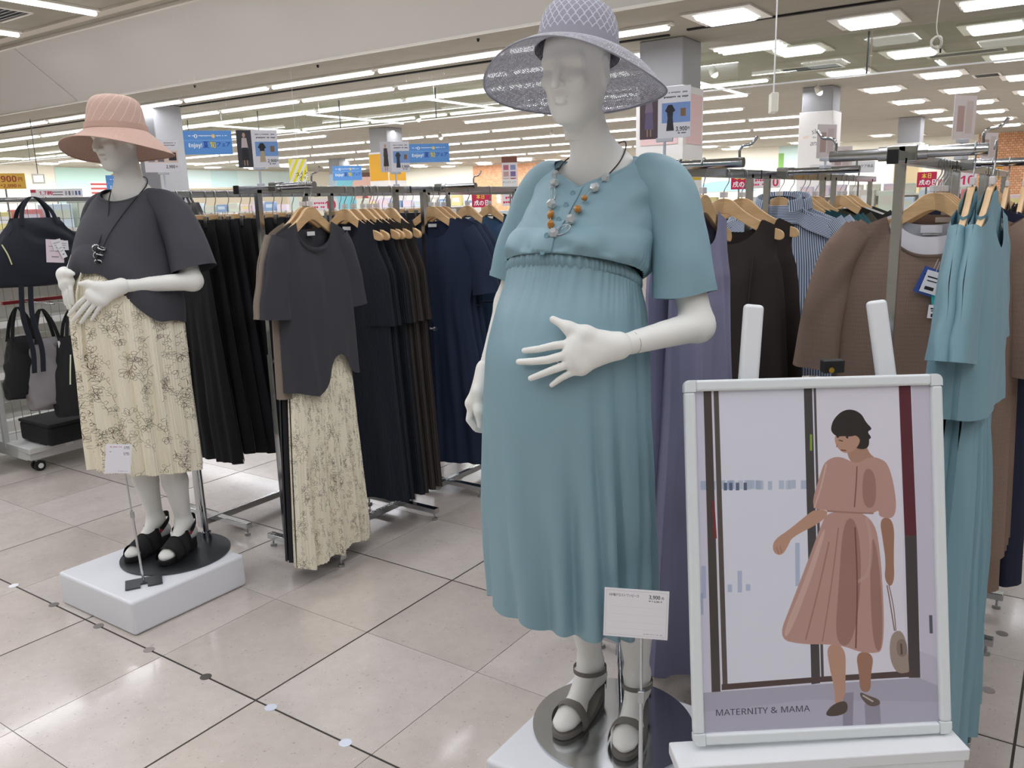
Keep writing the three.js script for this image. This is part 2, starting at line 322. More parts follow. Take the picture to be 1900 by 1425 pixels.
  // suspended thin lamps crossing the rows
  [[-11.9, -12.2], [-9.0, -12.0], [-14.6, -12.1], [-16.6, -11.8], [-5.0, -13.0]].forEach(([x, z], k) => {
    const o = T('rail_lamp', ['first', 'second', 'third', 'fourth', 'fifth'][k] + ' thin suspended lamp crossing the long tube rows', 'rail lamp', [x, LOW - 0.3, z], 0, 'thin suspended lamps');
    M('lamp_tube', box(0.035, 0.03, 2.6), glowSoft, o); M('wire', bar([0, 0.02, -1], [0, 0.3, -1], 0.003), steel, o); M('wire', bar([0, 0.02, 1], [0, 0.3, 1], 0.003), steel, o);
  });
  // spotlights
  [[-8.5, -13.4], [-7.7, -13.3], [-12.1, -14.2], [-14.9, -18.4], [-4.9, -12.6], [-4.3, -16.2], [-5.7, -22], [-12.5, -20.3], [-9.4, -19.4]].forEach(([x, z], k) => {
    const o = T('spotlight', ORD[k] + ' small white spotlight hanging among the tube rows', 'spotlight', [x, LOW - 0.12, z], 0, 'small white spotlights');
    M('bracket', bar([0, 0, 0], [0, 0.12, 0], 0.01), housing, o);
    const h = M('lamp_head', new THREE.LatheGeometry([[0, 0.07], [0.045, 0.07], [0.06, 0], [0.06, -0.06]].map(([a, b]) => new THREE.Vector2(a, b)), 16), housing, o); h.rotation.z = 0.5;
    const b = M('bulb', new THREE.SphereGeometry(0.05, 12, 8), glow, o); b.position.set(0.03, -0.05, 0);
  });
  // air vents
  [[-7.5, -13.9, 0.9, 0.5], [-3.9, -14.2, 0.9, 0.5], [-1.75, -14.4, 1.0, 0.35], [-12.9, -6.2, 0.9, 0.6], [-1.75, -17.4, 0.4, 0.5]].forEach(([x, z, w, d], k) => {
    const hy = z > -7 ? HIGH : LOW, o = T('air_vent', ['dark ceiling vent by the sale banner', 'dark ceiling vent in front of the pillar with lettering', 'long open ceiling grille near the curled cord', 'dark ceiling vent above the sloping white panel', 'small dark ceiling vent behind the long grille'][k], 'vent', [x, hy, z]);
    M('frame', merge([box(w, 0.014, 0.04, 0, -0.007, d / 2), box(w, 0.014, 0.04, 0, -0.007, -d / 2), box(0.04, 0.014, d, w / 2, -0.007, 0), box(0.04, 0.014, d, -w / 2, -0.007, 0)]), housing, o);
    M('back', box(w - 0.06, 0.004, d - 0.06, 0, -0.002, 0), dark, o);
    for (let s = 0; s < 6; s++) M('slat', box(w - 0.06, 0.008, 0.02, 0, -0.008, -d / 2 + (s + 1) * d / 7), darkSteel, o);
  });
}
// hanging glass smoke curtain with thin white lower rail
{
  const o = T('smoke_curtain', 'clear glass smoke barrier with a thin white lower rail under the ceiling', 'smoke barrier', [-10.5, 0, -11.6]);
  const gm = new THREE.MeshPhysicalMaterial({ color: 0xf4f7f2, transmission: 1, thickness: 0, roughness: 0.02 });
  for (let k = 0; k < 11; k++) M('pane', box(2.3, 0.5, 0.006, -14 + k * 2.32, LOW - 0.26, 0), gm, o);
  M('lower_rail', box(25.6, 0.018, 0.02, -2.4, LOW - 0.52, 0), whitePaint, o);
  for (let k = 0; k < 11; k++) M('joint', box(0.02, 0.5, 0.012, -15.2 + k * 2.32, LOW - 0.26, 0), darkSteel, o);
}
// square pillars
function pillar(x, z, w, label, clad) {
  const o = T('pillar', label, 'pillar', [x, 0, z]); o.userData.kind = 'structure';
  M('shaft', rbox(w, LOW, w, 0.02, 0, LOW / 2, 0), mat(0xa2a3a6, 0.6), o);
  if (clad) clad(o, w); return o;
}
// ---------------------------------------------------------------- mannequins (local frame: x = her left, y up from the plinth, z = where she faces)
const skin = mat(0xf0efe9, 0.5, { clearcoat: 0.15, clearcoatRoughness: 0.5 });
function fieldOf(bones, k) {                                // bones: [a, ra, b, rb] or {c, r}
  return (x, y, z) => { const p = [x, y, z]; let d = 9; for (const b of bones) { const q = b.c ? ell(p, b.c, b.r) : cone(p, b[0], b[1], b[2], b[3]); d = d > 8 ? q : smin(d, q, b.k || k); } return d; };
}
function headGeometry(pos, yaw, pitch) {
  const f = (x, y, z) => {
    const p = [x, y, z], ax = Math.abs(x), q = [ax, y, z];
    let d = ell(p, [0, 0.03, -0.014], [0.0735, 0.09, 0.094]);
    d = smin(d, ell(p, [0, -0.04, 0.026], [0.056, 0.072, 0.06]), 0.03);
    d = smin(d, cone(p, [0, -0.096, 0.052], 0.02, [0, -0.09, 0.03], 0.03), 0.025);
    d = smin(d, cone(q, [0.05, -0.03, -0.01], 0.02, [0.018, -0.095, 0.045], 0.014), 0.03);
    d = smin(d, cone(q, [0.0, 0.022, 0.079], 0.012, [0.04, 0.02, 0.064], 0.01), 0.018);
    d = smax(d, -(ell(q, [0.031, 0.0, 0.099], [0.023, 0.013, 0.023])), 0.018);
    d = smin(d, ell(q, [0.036, -0.022, 0.066], [0.018, 0.013, 0.012]), 0.02);
    d = smin(d, cone(p, [0, 0.022, 0.079], 0.0075, [0, -0.03, 0.107], 0.0105), 0.011);
    d = smin(d, ell(q, [0.009, -0.031, 0.09], [0.008, 0.006, 0.009]), 0.008);
    d = smin(d, ell(p, [0, -0.0575, 0.0825], [0.0175, 0.0055, 0.0075]), 0.005);
    d = smin(d, ell(p, [0, -0.0675, 0.0815], [0.014, 0.006, 0.0085]), 0.005);
    let e = ell(q, [0.075, -0.006, -0.004], [0.007, 0.031, 0.018]);
    e = smax(e, -ell(q, [0.083, -0.002, 0.0], [0.006, 0.02, 0.01]), 0.006);
    d = smin(d, e, 0.01);
    d = smin(d, cone(p, [0, -0.06, -0.02], 0.05, [0, -0.16, -0.035], 0.046), 0.03);
    return d;
  };
  const g = surfaceNet(f, [-0.1, -0.155, -0.125], [0.1, 0.135, 0.125], 0.0036);
  g.scale(0.95, 0.95, 0.95); g.rotateX(pitch); g.rotateY(yaw); g.translate(...pos); return g;
}
const lerp3 = (a, b, t) => a.map((v, i) => lerp(v, b[i], t));
function handGeometry(wrist, wr, fingers, thumb) {           // fingers: arrays of joints from knuckle to tip
  const palm = [], f = [];
  for (const q of fingers) palm.push([wrist, wr * 0.9, q[0], 0.0125]);
  for (let i = 0; i < fingers.length - 1; i++) palm.push([fingers[i][0], 0.011, fingers[i + 1][0], 0.011]);
  fingers.forEach((q, i) => { const r = [0.0096, 0.0099, 0.0094, 0.0083][i]; for (let j = 0; j < q.length - 1; j++) f.push([q[j], r * (1 - 0.1 * j), q[j + 1], r * (0.9 - 0.12 * j)]); });
  const th = []; th.push([wrist, wr * 0.8, thumb[0], 0.0125]); palm.push([thumb[0], 0.011, fingers[0][0], 0.011], [lerp3(wrist, thumb[0], 0.5), 0.014, fingers[1][0], 0.011]); for (let j = 0; j < thumb.length - 1; j++) th.push([thumb[j], 0.0125 - 0.002 * j, thumb[j + 1], 0.0098 - 0.002 * j]);
  const all = [...palm, ...f, ...th], lo = [9, 9, 9], hi = [-9, -9, -9];
  for (const b of all) for (const p of [b[0], b[2]]) for (let c = 0; c < 3; c++) { lo[c] = Math.min(lo[c], p[c] - 0.032); hi[c] = Math.max(hi[c], p[c] + 0.032); }
  const pf = fieldOf(palm, 0.018);
  const field = (x, y, z) => { let d = pf(x, y, z); const p = [x, y, z]; let e = 9; for (const b of f) e = Math.min(e, cone(p, b[0], b[1], b[2], b[3])); d = smin(d, e, 0.007); for (const b of th) d = smin(d, cone(p, b[0], b[1], b[2], b[3]), 0.018); return d; };
  return surfaceNet(field, lo, hi, 0.003);
}
function mannequin(o, spec) {
  const B = [
    { c: [-0.012, 1.28, 0.01], r: [0.1, 0.14, 0.075] }, { c: [-0.025, 1.05, 0.095], r: [0.12, 0.16, 0.13] }, { c: [-0.025, 0.9, 0.06], r: [0.115, 0.12, 0.09] },
    [[-0.135, 1.405, -0.005], 0.042, [0.135, 1.405, -0.005], 0.042], [[0, 1.445, -0.012], 0.05, [-0.11, 1.415, -0.01], 0.035], [[0, 1.445, -0.012], 0.05, [0.11, 1.415, -0.01], 0.035],
    Object.assign([[0, 1.40, -0.014], 0.05, [spec.head[0] * 0.8, spec.head[1] - 0.1, spec.head[2] - 0.035], 0.0455], { k: 0.05 }),
  ];
  for (const s of [-1, 1]) {
    const L = spec.legs[s < 0 ? 0 : 1];
    B.push([[s * 0.065 - 0.02, 0.86, 0.05], 0.06, L[0], 0.052], Object.assign([L[0], 0.05, L[1], 0.049], { k: 0.015 }), Object.assign([L[1], 0.049, L[2], 0.029], { k: 0.015 }), Object.assign([L[2], 0.03, L[3], 0.029], { k: 0.02 }), Object.assign([L[2], 0.028, L[4], 0.022], { k: 0.025 }), Object.assign([L[3], 0.027, L[4], 0.022], { k: 0.02 }), Object.assign([L[4], 0.025, L[5], 0.016], { k: 0.02 }), { c: [L[4][0], 0.042, L[4][2] - 0.005], r: [0.037, 0.021, 0.055], k: 0.015 }, { c: [lerp(L[4][0], L[5][0], 0.7), 0.036, lerp(L[4][2], L[5][2], 0.7)], r: [0.033, 0.015, 0.032], k: 0.012 });
  }
  const f = fieldOf(B, 0.045), arms = [];
  for (const A of spec.arms) arms.push([A[0], 0.043, A[1], 0.035], [A[1], 0.0355, A[2], 0.0225]);
  const field = (x, y, z) => { let d = f(x, y, z); const p = [x, y, z]; for (const b of arms) d = smin(d, cone(p, b[0], b[1], b[2], b[3]), 0.02); return d; };
  const lo = [-0.36, -0.005, -0.2], hi = [0.36, spec.head[1] - 0.085, 0.42];
  const parts = [surfaceNet(field, lo, hi, 0.009), headGeometry(spec.head, spec.headYaw, spec.headPitch)];
  for (const h of spec.hands) parts.push(handGeometry(...h));
  const m = M('body', merge(parts), skin, o);
  return m;
}
function footLine(s, x, turn, dz, heel) {                   // ankle to toe chain for one leg, heel raised a little
  const r = (a, b) => [x + Math.sin(turn) * b + a * Math.cos(turn), Math.cos(turn) * b - a * Math.sin(turn) + dz];
  const P = (y, a, b) => { const q = r(a, b); return [q[0], y, q[1]]; };
  return [P(0.49, 0, 0.04), P(0.31, 0, 0.0), P(0.105 + heel, 0, -0.03), P(0.045 + heel, 0, -0.062), P(0.043, 0, 0.085), P(0.033, 0, 0.135)];
}
// ---- near mannequin
const NEAR = { pos: [-0.95, 0.135, -1.76], yaw: 0.05 };
const nearLegs = [footLine(-1, -0.07, -0.02, -0.035, 0.035), footLine(1, 0.075, 0.2, -0.035, 0.035)];
const nearM = T('mannequin', 'white pregnant mannequin in a wide hat and a long blue dress', 'mannequin', NEAR.pos, NEAR.yaw);
const nearHead = [-0.022, 1.66, 0.085];
mannequin(nearM, {
  head: nearHead, headYaw: 0.02, headPitch: 0.1, legs: nearLegs,
  arms: [[[-0.16, 1.39, 0], [-0.262, 1.13, 0.0], [-0.29, 0.955, 0.075]], [[0.16, 1.39, 0], [0.247, 1.1, 0.02], [0.158, 1.084, 0.245]]],
  hands: [
    [[-0.29, 0.965, 0.07], 0.0225, [
      [[-0.31, 0.885, 0.115], [-0.312, 0.845, 0.128], [-0.3, 0.822, 0.12], [-0.288, 0.815, 0.105]],
      [[-0.318, 0.88, 0.095], [-0.322, 0.838, 0.105], [-0.31, 0.812, 0.098], [-0.295, 0.805, 0.083]],
      [[-0.318, 0.879, 0.076], [-0.322, 0.838, 0.083], [-0.312, 0.814, 0.077], [-0.297, 0.807, 0.065]],
      [[-0.312, 0.88, 0.058], [-0.315, 0.845, 0.062], [-0.307, 0.824, 0.057], [-0.296, 0.816, 0.05]]], [[-0.287, 0.915, 0.115], [-0.278, 0.87, 0.13], [-0.276, 0.835, 0.132]]],
    [[0.156, 1.085, 0.25], 0.0225, [
      [[0.083, 1.094, 0.3], [0.041, 1.088, 0.316], [0.009, 1.08, 0.324], [-0.024, 1.075, 0.327]],
      [[0.081, 1.074, 0.307], [0.034, 1.06, 0.329], [0.001, 1.055, 0.334], [-0.033, 1.052, 0.336]],
      [[0.086, 1.056, 0.309], [0.05, 1.042, 0.327], [0.024, 1.031, 0.336], [-0.002, 1.02, 0.341]],
      [[0.097, 1.042, 0.302], [0.073, 1.03, 0.317], [0.057, 1.02, 0.322], [0.041, 1.007, 0.328]]], [[0.1, 1.112, 0.285], [0.066, 1.124, 0.296], [0.03, 1.14, 0.298]]],
  ],
});
M('base_disc', cyl(0.215, 0.215, 0.005, 72, 0.02, 0.003, -0.015), brushed, nearM);
M('support_rod', bar([0.0, 0.0, -0.12], [0.0, 0.30, -0.1], 0.009), chrome, nearM);
M('wrist_joint', new THREE.TorusGeometry(0.0236, 0.0007, 6, 40).lookAt(V(-0.09, -0.016, 0.225)).translate(0.172, 1.086, 0.21), mat(0x8a8a86, 0.6), nearM);
// ---- far mannequin
const FAR = { pos: [-3.045, 0.135, -1.87], yaw: 0.35 };
const farLegs = [footLine(-1, -0.08, -0.05, 0.02, 0.02), footLine(1, 0.06, 0.1, 0.02, 0.02)];
const farM = T('mannequin', 'white pregnant mannequin in a pink hat, charcoal tee and printed skirt', 'mannequin', FAR.pos, FAR.yaw);
const farHead = [0.0, 1.655, 0.05];
mannequin(farM, {
  head: farHead, headYaw: -0.12, headPitch: 0.14, legs: farLegs,
  arms: [[[-0.16, 1.39, 0], [-0.27, 1.14, 0.05], [-0.12, 1.17, 0.26]], [[0.16, 1.39, 0], [0.262, 1.125, 0.045], [0.125, 1.128, 0.26]]],
  hands: [
    [[-0.115, 1.17, 0.262], 0.0225, [
      [[-0.06, 1.15, 0.305], [-0.05, 1.12, 0.315], [-0.05, 1.095, 0.315], [-0.052, 1.07, 0.31]], [[-0.075, 1.14, 0.3], [-0.065, 1.105, 0.312], [-0.065, 1.08, 0.312], [-0.068, 1.055, 0.306]],
      [[-0.09, 1.135, 0.294], [-0.082, 1.1, 0.305], [-0.083, 1.075, 0.304], [-0.086, 1.053, 0.298]], [[-0.104, 1.132, 0.285], [-0.1, 1.105, 0.294], [-0.102, 1.085, 0.292], [-0.105, 1.065, 0.287]]], [[-0.08, 1.175, 0.295], [-0.055, 1.18, 0.31], [-0.03, 1.178, 0.316]]],
    [[0.122, 1.128, 0.264], 0.0225, [
      [[0.035, 1.108, 0.318], [-0.01, 1.075, 0.327], [-0.042, 1.05, 0.326], [-0.07, 1.03, 0.318]],
      [[0.045, 1.094, 0.318], [0.004, 1.055, 0.328], [-0.026, 1.028, 0.329], [-0.054, 1.008, 0.324]],
      [[0.06, 1.084, 0.314], [0.028, 1.048, 0.324], [0.006, 1.025, 0.326], [-0.015, 1.005, 0.326]],
      [[0.076, 1.078, 0.306], [0.055, 1.05, 0.316], [0.04, 1.032, 0.318], [0.026, 1.014, 0.32]]], [[0.06, 1.132, 0.305], [0.028, 1.142, 0.318], [0.0, 1.143, 0.324]]],
  ],
});
M('base_disc', cyl(0.215, 0.215, 0.005, 72, 0.04, 0.003, 0.04), darkSteel, farM);
M('support_rod', merge([bar([0.07, 0.0, -0.13], [0.07, 0.85, -0.11], 0.012), bar([0.07, 0.0, -0.13], [0.07, 0.03, -0.13], 0.02)]), chrome, farM);
// ---- plinths
function plinth(cx, cz, label) { const o = T('display_plinth', label, 'plinth', [cx, 0, cz]); M('body', rbox(0.51, 0.133, 0.5, 0.012, 0, 0.0675, 0), mat(0xe9ebf0, 0.4), o); return o; }
plinth(-0.885, -1.728, 'low white square plinth under the mannequin in blue');
plinth(-2.994, -1.738, 'low white square plinth under the mannequin in the charcoal tee');
// ---------------------------------------------------------------- clothes on the mannequins
const blueSatin = mat(0x86a7b2, 0.5, { sheen: 0.5, sheenRoughness: 0.4, sheenColor: new THREE.Color(0xa8ccd4), bumpMap: weaveBump, bumpScale: 0.0003 });
const blueBand = blueSatin;
// folds of hanging cloth round the body: narrow gathers that open into wide waves
function waves(list, th) { let s = 0; for (const [k, p, a] of list) s += a * Math.cos(k * th + p); return s; }
{
  const D = T('long_dress', 'long frosted blue dress with buttons and half sleeves on the near mannequin', 'dress', NEAR.pos, NEAR.yaw);
  // skirt
  const sk = table([[0.30, -0.03, 0.12, 0.218, 0.2], [0.5, -0.03, 0.122, 0.213, 0.199], [0.7, -0.03, 0.125, 0.205, 0.199], [0.9, -0.03, 0.128, 0.196, 0.201], [1.03, -0.03, 0.124, 0.187, 0.197], [1.13, -0.03, 0.11, 0.172, 0.176], [1.2, -0.03, 0.094, 0.157, 0.148], [1.26, -0.03, 0.085, 0.15, 0.135]]);
  const waistY = (th) => 1.2 + 0.05 * Math.cos(th);
  const big = [[7, 0.6, 0.42], [11, 2.1, 0.34], [5, 4.0, 0.3], [16, 1.2, 0.2]];
  // valleys between the folds: [angle, width, depth, where it starts]
  const valleys = [[-2.9, 0.1, 1, 0.05], [-2.45, 0.08, 0.9, 0.1], [-2.05, 0.1, 1, 0.05], [-1.62, 0.08, 0.8, 0.2], [-1.22, 0.1, 1.0, 0.3], [-0.78, 0.09, 0.75, 0.45], [-0.3, 0.12, 0.7, 0.55], [0.16, 0.1, 0.8, 0.5], [0.55, 0.075, 0.9, 0.32], [0.86, 0.06, 0.8, 0.06], [1.1, 0.07, 1.1, 0.02], [1.42, 0.065, 0.9, 0.04], [1.72, 0.08, 1.1, 0.02], [2.1, 0.07, 0.9, 0.05], [2.5, 0.09, 1, 0.05], [2.85, 0.07, 0.8, 0.1]];
  const valley = (th, v, list = valleys) => { let s = 0; for (const [t, w, d, v0] of list) { let q = th - t - 0.05 * Math.sin(v * 2 + t * 5); q = Math.atan2(Math.sin(q), Math.cos(q)); const ww = w * (0.7 + 0.6 * v); s -= d * sstep(v0, v0 + 0.55, v) * Math.exp(-q * q / (ww * ww)); } return s; };
  const skirt = loft(280, 110, (u, v) => {
    const th = u * Math.PI * 2, y0 = waistY(th), y1 = 0.395 + 0.035 * Math.cos(th + 0.5), y = lerp(y0, y1, v);
    const [l0, f0, a, b] = sk(y), front = sstep(-0.25, 0.75, Math.cos(th));
    const wide = waves(big, th + 0.05 * Math.sin(v * 3)), sharp = Math.sign(wide) * Math.pow(Math.abs(wide), 0.8);
    const amp = 0.034 * sstep(0.05, 0.9, v) * (1 - 0.8 * front * (1 - sstep(0.35, 0.75, v)));
    const gath = 0.003 * Math.cos(58 * th + 6 * Math.sin(5 * th)) * (1 - sstep(0.0, 0.14, v)) * (0.35 + 0.65 * Math.abs(pn(th, 2, 3)));
    const gath2 = 0.007 * Math.cos(22 * th + 4 * Math.sin(3 * th)) * sstep(0.0, 0.06, v) * (1 - sstep(0.08, 0.4, v)) * (1 - 0.75 * front) * (0.4 + 0.6 * Math.abs(pn(th, 7, 2)));
    const r = 0.45 * amp * sharp + (0.008 + 0.028 * v) * valley(th, v) + gath + gath2 + 0.002 * pn(th, y * 14, 3);
    const ss = Math.sin(th), cc = Math.cos(th);
    return [l0 + (a + r) * ss, y + 0.015 * wide * sstep(0.8, 1, v), f0 + (b + r) * cc * (cc < 0 ? 0.97 : 1)];
  }, true, 1.4, 0.9);
  M('skirt', skirt, blueSatin, D);
  M('hem', loft(280, 2, (u, v) => { const p = []; const th = u * Math.PI * 2; const i = Math.round(u * 280), W = 281, at = (110 * W + i) * 3, a = skirt.attributes.position.array; p.push(a[at] * (1 - 0.004 * v), a[at + 1] + (v ? 0.006 * v : 0) - 0.001, a[at + 2] * (1 - 0.004 * v)); return p; }, true, 1.4, 0.01), blueSatin, D);
  // elastic waist band
  M('waist_band', loft(280, 8, (u, v) => {
    const th = u * Math.PI * 2, y = waistY(th) - 0.008 + 0.036 * v, bulge = 0.007 * Math.sin(v * Math.PI), g = 0.0034 * Math.cos(76 * th + Math.sin(7 * th) * 4) * (0.5 + 0.5 * Math.sin(v * Math.PI));
    return [-0.03 + (0.151 + bulge + g) * Math.sin(th), y, 0.086 + (0.136 + bulge + g) * Math.cos(th)];
  }, true, 1, 0.03), blueBand, D);
  // bodice
  const bt = table([[1.13, -0.03, 0.086, 0.152, 0.137, 0.12], [1.2, -0.028, 0.084, 0.157, 0.145, 0.122], [1.25, -0.024, 0.08, 0.166, 0.152, 0.125], [1.3, -0.016, 0.062, 0.165, 0.152, 0.125], [1.35, -0.008, 0.036, 0.162, 0.136, 0.118], [1.4, -0.004, 0.012, 0.163, 0.108, 0.1], [1.43, -0.002, 0.0, 0.158, 0.088, 0.088], [1.455, 0, -0.004, 0.128, 0.076, 0.074], [1.475, 0, -0.006, 0.09, 0.068, 0.062], [1.49, 0, -0.006, 0.07, 0.06, 0.055]]);
  const neckY = (th) => { const t = Math.abs(((th + Math.PI) % (Math.PI * 2)) - Math.PI); return t < 1.25 ? lerp(1.408, 1.474, Math.pow(t / 1.25, 0.8)) : lerp(1.472, 1.466, sstep(1.25, 2.6, t)); };
  const bodiceAt = (th, v, off = 0) => {
    const yb = waistY(th) + 0.022, yt = neckY(th), y = lerp(yb, yt, v), [l0, f0, a, bf, bb] = bt(y), c = Math.cos(th), s = Math.sin(th);
    const b = c > 0 ? lerp(bb, bf, sstep(0, 0.6, c)) : bb;
    const blouse = 0.013 * Math.pow(Math.sin(Math.PI * clamp(v / 0.34, 0, 1)), 0.8) * (v < 0.34 ? 1 : 0);
    const gath = 0.0034 * Math.cos(38 * th + 5 * Math.sin(4 * th)) * (1 - sstep(0.03, 0.22, v)) * (0.4 + 0.6 * Math.abs(pn(th, 3, 3))) + 0.006 * Math.cos(9 * th + 1 + 1.5 * Math.sin(2 * th)) * sstep(0.02, 0.12, v) * (1 - sstep(0.15, 0.5, v));
    const soft = 0.006 * pn(th, v * 4, 2.2) + 0.003 * pn(th + 0.4, v * 8 + 3, 4) + 0.004 * Math.cos(5 * th - v * 4) * sstep(0.1, 0.3, v) * (1 - sstep(0.5, 0.8, v));
    const sag = -0.009 * Math.sin(Math.PI * clamp(v / 0.25, 0, 1)) * (v < 0.25 ? 1 : 0) * (0.5 + 0.5 * Math.cos(6 * th + 0.5));
    const r = blouse + gath + soft + off;
    return [l0 + (a + r) * s, y + sag, f0 + (b + r) * c];
  };
  M('bodice', loft(220, 70, (u, v) => bodiceAt(u * Math.PI * 2 + Math.PI, v), true, 1, 0.35), blueSatin, D);
  M('neck_binding', loft(220, 4, (u, v) => { const th = u * Math.PI * 2 + Math.PI, p = bodiceAt(th, 1, 0.0025 * Math.sin(v * Math.PI)); p[1] += 0.003 - 0.012 * v; return p; }, true, 0.6, 0.01), blueSatin, D);
  // placket and buttons
  M('placket', loft(6, 40, (u, v) => bodiceAt((u - 0.5) * 0.17 - 0.02, 0.04 + 0.955 * v, 0.0035 + 0.001 * Math.sin(u * Math.PI)), false, 0.03, 0.2), blueSatin, D);
  for (let k = 0; k < 5; k++) {
    const p = bodiceAt(-0.03, [0.06, 0.27, 0.5, 0.72, 0.9][k], 0.0065), b = M('button', merge([new THREE.TorusGeometry(0.0052, 0.0016, 8, 20), new THREE.CylinderGeometry(0.0052, 0.0052, 0.0015, 20).rotateX(Math.PI / 2)]), mat(0x6f97a3, 0.4), D);
    b.position.set(...p); b.rotation.set(-0.25, -0.05, 0);
  }
  // sleeves
  const sleeve = (s, path, r0, r1, sd) => {
    const cv = new THREE.CatmullRomCurve3(path.map((p) => V(...p)));
    const g = loft(90, 34, (u, v) => {
      const th = u * Math.PI * 2, c = cv.getPoint(v), t = cv.getTangent(v), side = V(s, 0, 0).addScaledVector(t, -t.x * s).normalize(), nrm = V().crossVectors(t, side).normalize();
      const w = lerp(r0, r1, Math.pow(v, 0.8)), r = w * (1 + 0.06 * v * Math.cos(3 * th + sd) + 0.04 * v * Math.cos(5 * th + 2 * sd)) + 0.005 * pn(th + sd, v * 5, 1.3), d = lerp(1.08, 0.88, v);
      const capIn = Math.sin(th) * s < 0 ? 1 : 1;
      return [c.x + side.x * r * Math.cos(th) * capIn + nrm.x * r * d * Math.sin(th), c.y + side.y * r * Math.cos(th) + nrm.y * r * d * Math.sin(th) + 0.006 * v * Math.cos(2 * th + sd), c.z + side.z * r * Math.cos(th) + nrm.z * r * d * Math.sin(th)];
    }, true, 0.5, 0.3);
    const m = M('sleeve', g, blueSatin, D);
    const a = g.attributes.position.array, W = 91;
    M('sleeve_hem', loft(90, 2, (u, v) => { const at = (34 * W + Math.round(u * 90)) * 3, c = cv.getPoint(1); return [lerp(a[at], c.x, 0.02 * v), a[at + 1] + 0.012 * v, lerp(a[at + 2], c.z, 0.02 * v)]; }, true, 0.5, 0.01), blueSatin, m);
  };
  sleeve(1, [[0.09, 1.435, -0.005], [0.15, 1.405, 0.0], [0.192, 1.29, 0.01], [0.21, 1.165, 0.024]], 0.05, 0.07, 0.4);
  sleeve(-1, [[-0.09, 1.435, -0.005], [-0.15, 1.405, 0.0], [-0.198, 1.3, 0.012], [-0.225, 1.185, 0.022]], 0.05, 0.07, 2.2);
}
// ---------------------------------------------------------------- wide openwork hat (near)
function hat(name, label, head, pose, spec) {
  const o = T(name, label, 'hat', pose.pos, pose.yaw), t = new THREE.Group(); t.name = 'hat_shell'; o.add(t);
  t.position.set(head[0], head[1] + spec.up, head[2] + spec.fwd); t.rotation.set(spec.tilt, spec.turn || 0, spec.roll || 0);
  const crown = table(spec.crown), brim = table(spec.brim), N = 144;
  const cg = loft(N, 40, (u, v) => { const th = u * Math.PI * 2, [r, y] = crown(v); return [r * Math.sin(th) * 0.97, y, r * Math.cos(th) * 1.08]; }, true, 1, 1);
  const bg = loft(N, 30, (u, v) => { const th = u * Math.PI * 2, [r, y] = brim(v); return [(r) * Math.sin(th), y + spec.wave(th, v), r * Math.cos(th) * lerp(1.08, 1, v)]; }, true, 1, 1);
  const c = M('crown', cg, spec.crownMat, t), b = M('brim', bg, spec.brimMat, t);
  M('brim_edge', loft(N, 6, (u, v) => { const a = bg.attributes.position.array, at = (30 * (N + 1) + Math.round(u * N)) * 3, q = v * Math.PI * 2; const th = u * Math.PI * 2; return [a[at] + 0.0022 * Math.cos(q) * Math.sin(th), a[at + 1] + 0.0022 * Math.sin(q), a[at + 2] + 0.0022 * Math.cos(q) * Math.cos(th)]; }, true), spec.edgeMat, b);
  M('hat_band', loft(N, 4, (u, v) => { const th = u * Math.PI * 2, [r] = crown(0.96); return [(r + 0.003) * Math.sin(th) * 0.97, 0.001 + 0.02 * v, (r + 0.003) * Math.cos(th) * 1.08]; }, true), spec.edgeMat, c);
  return o;
}
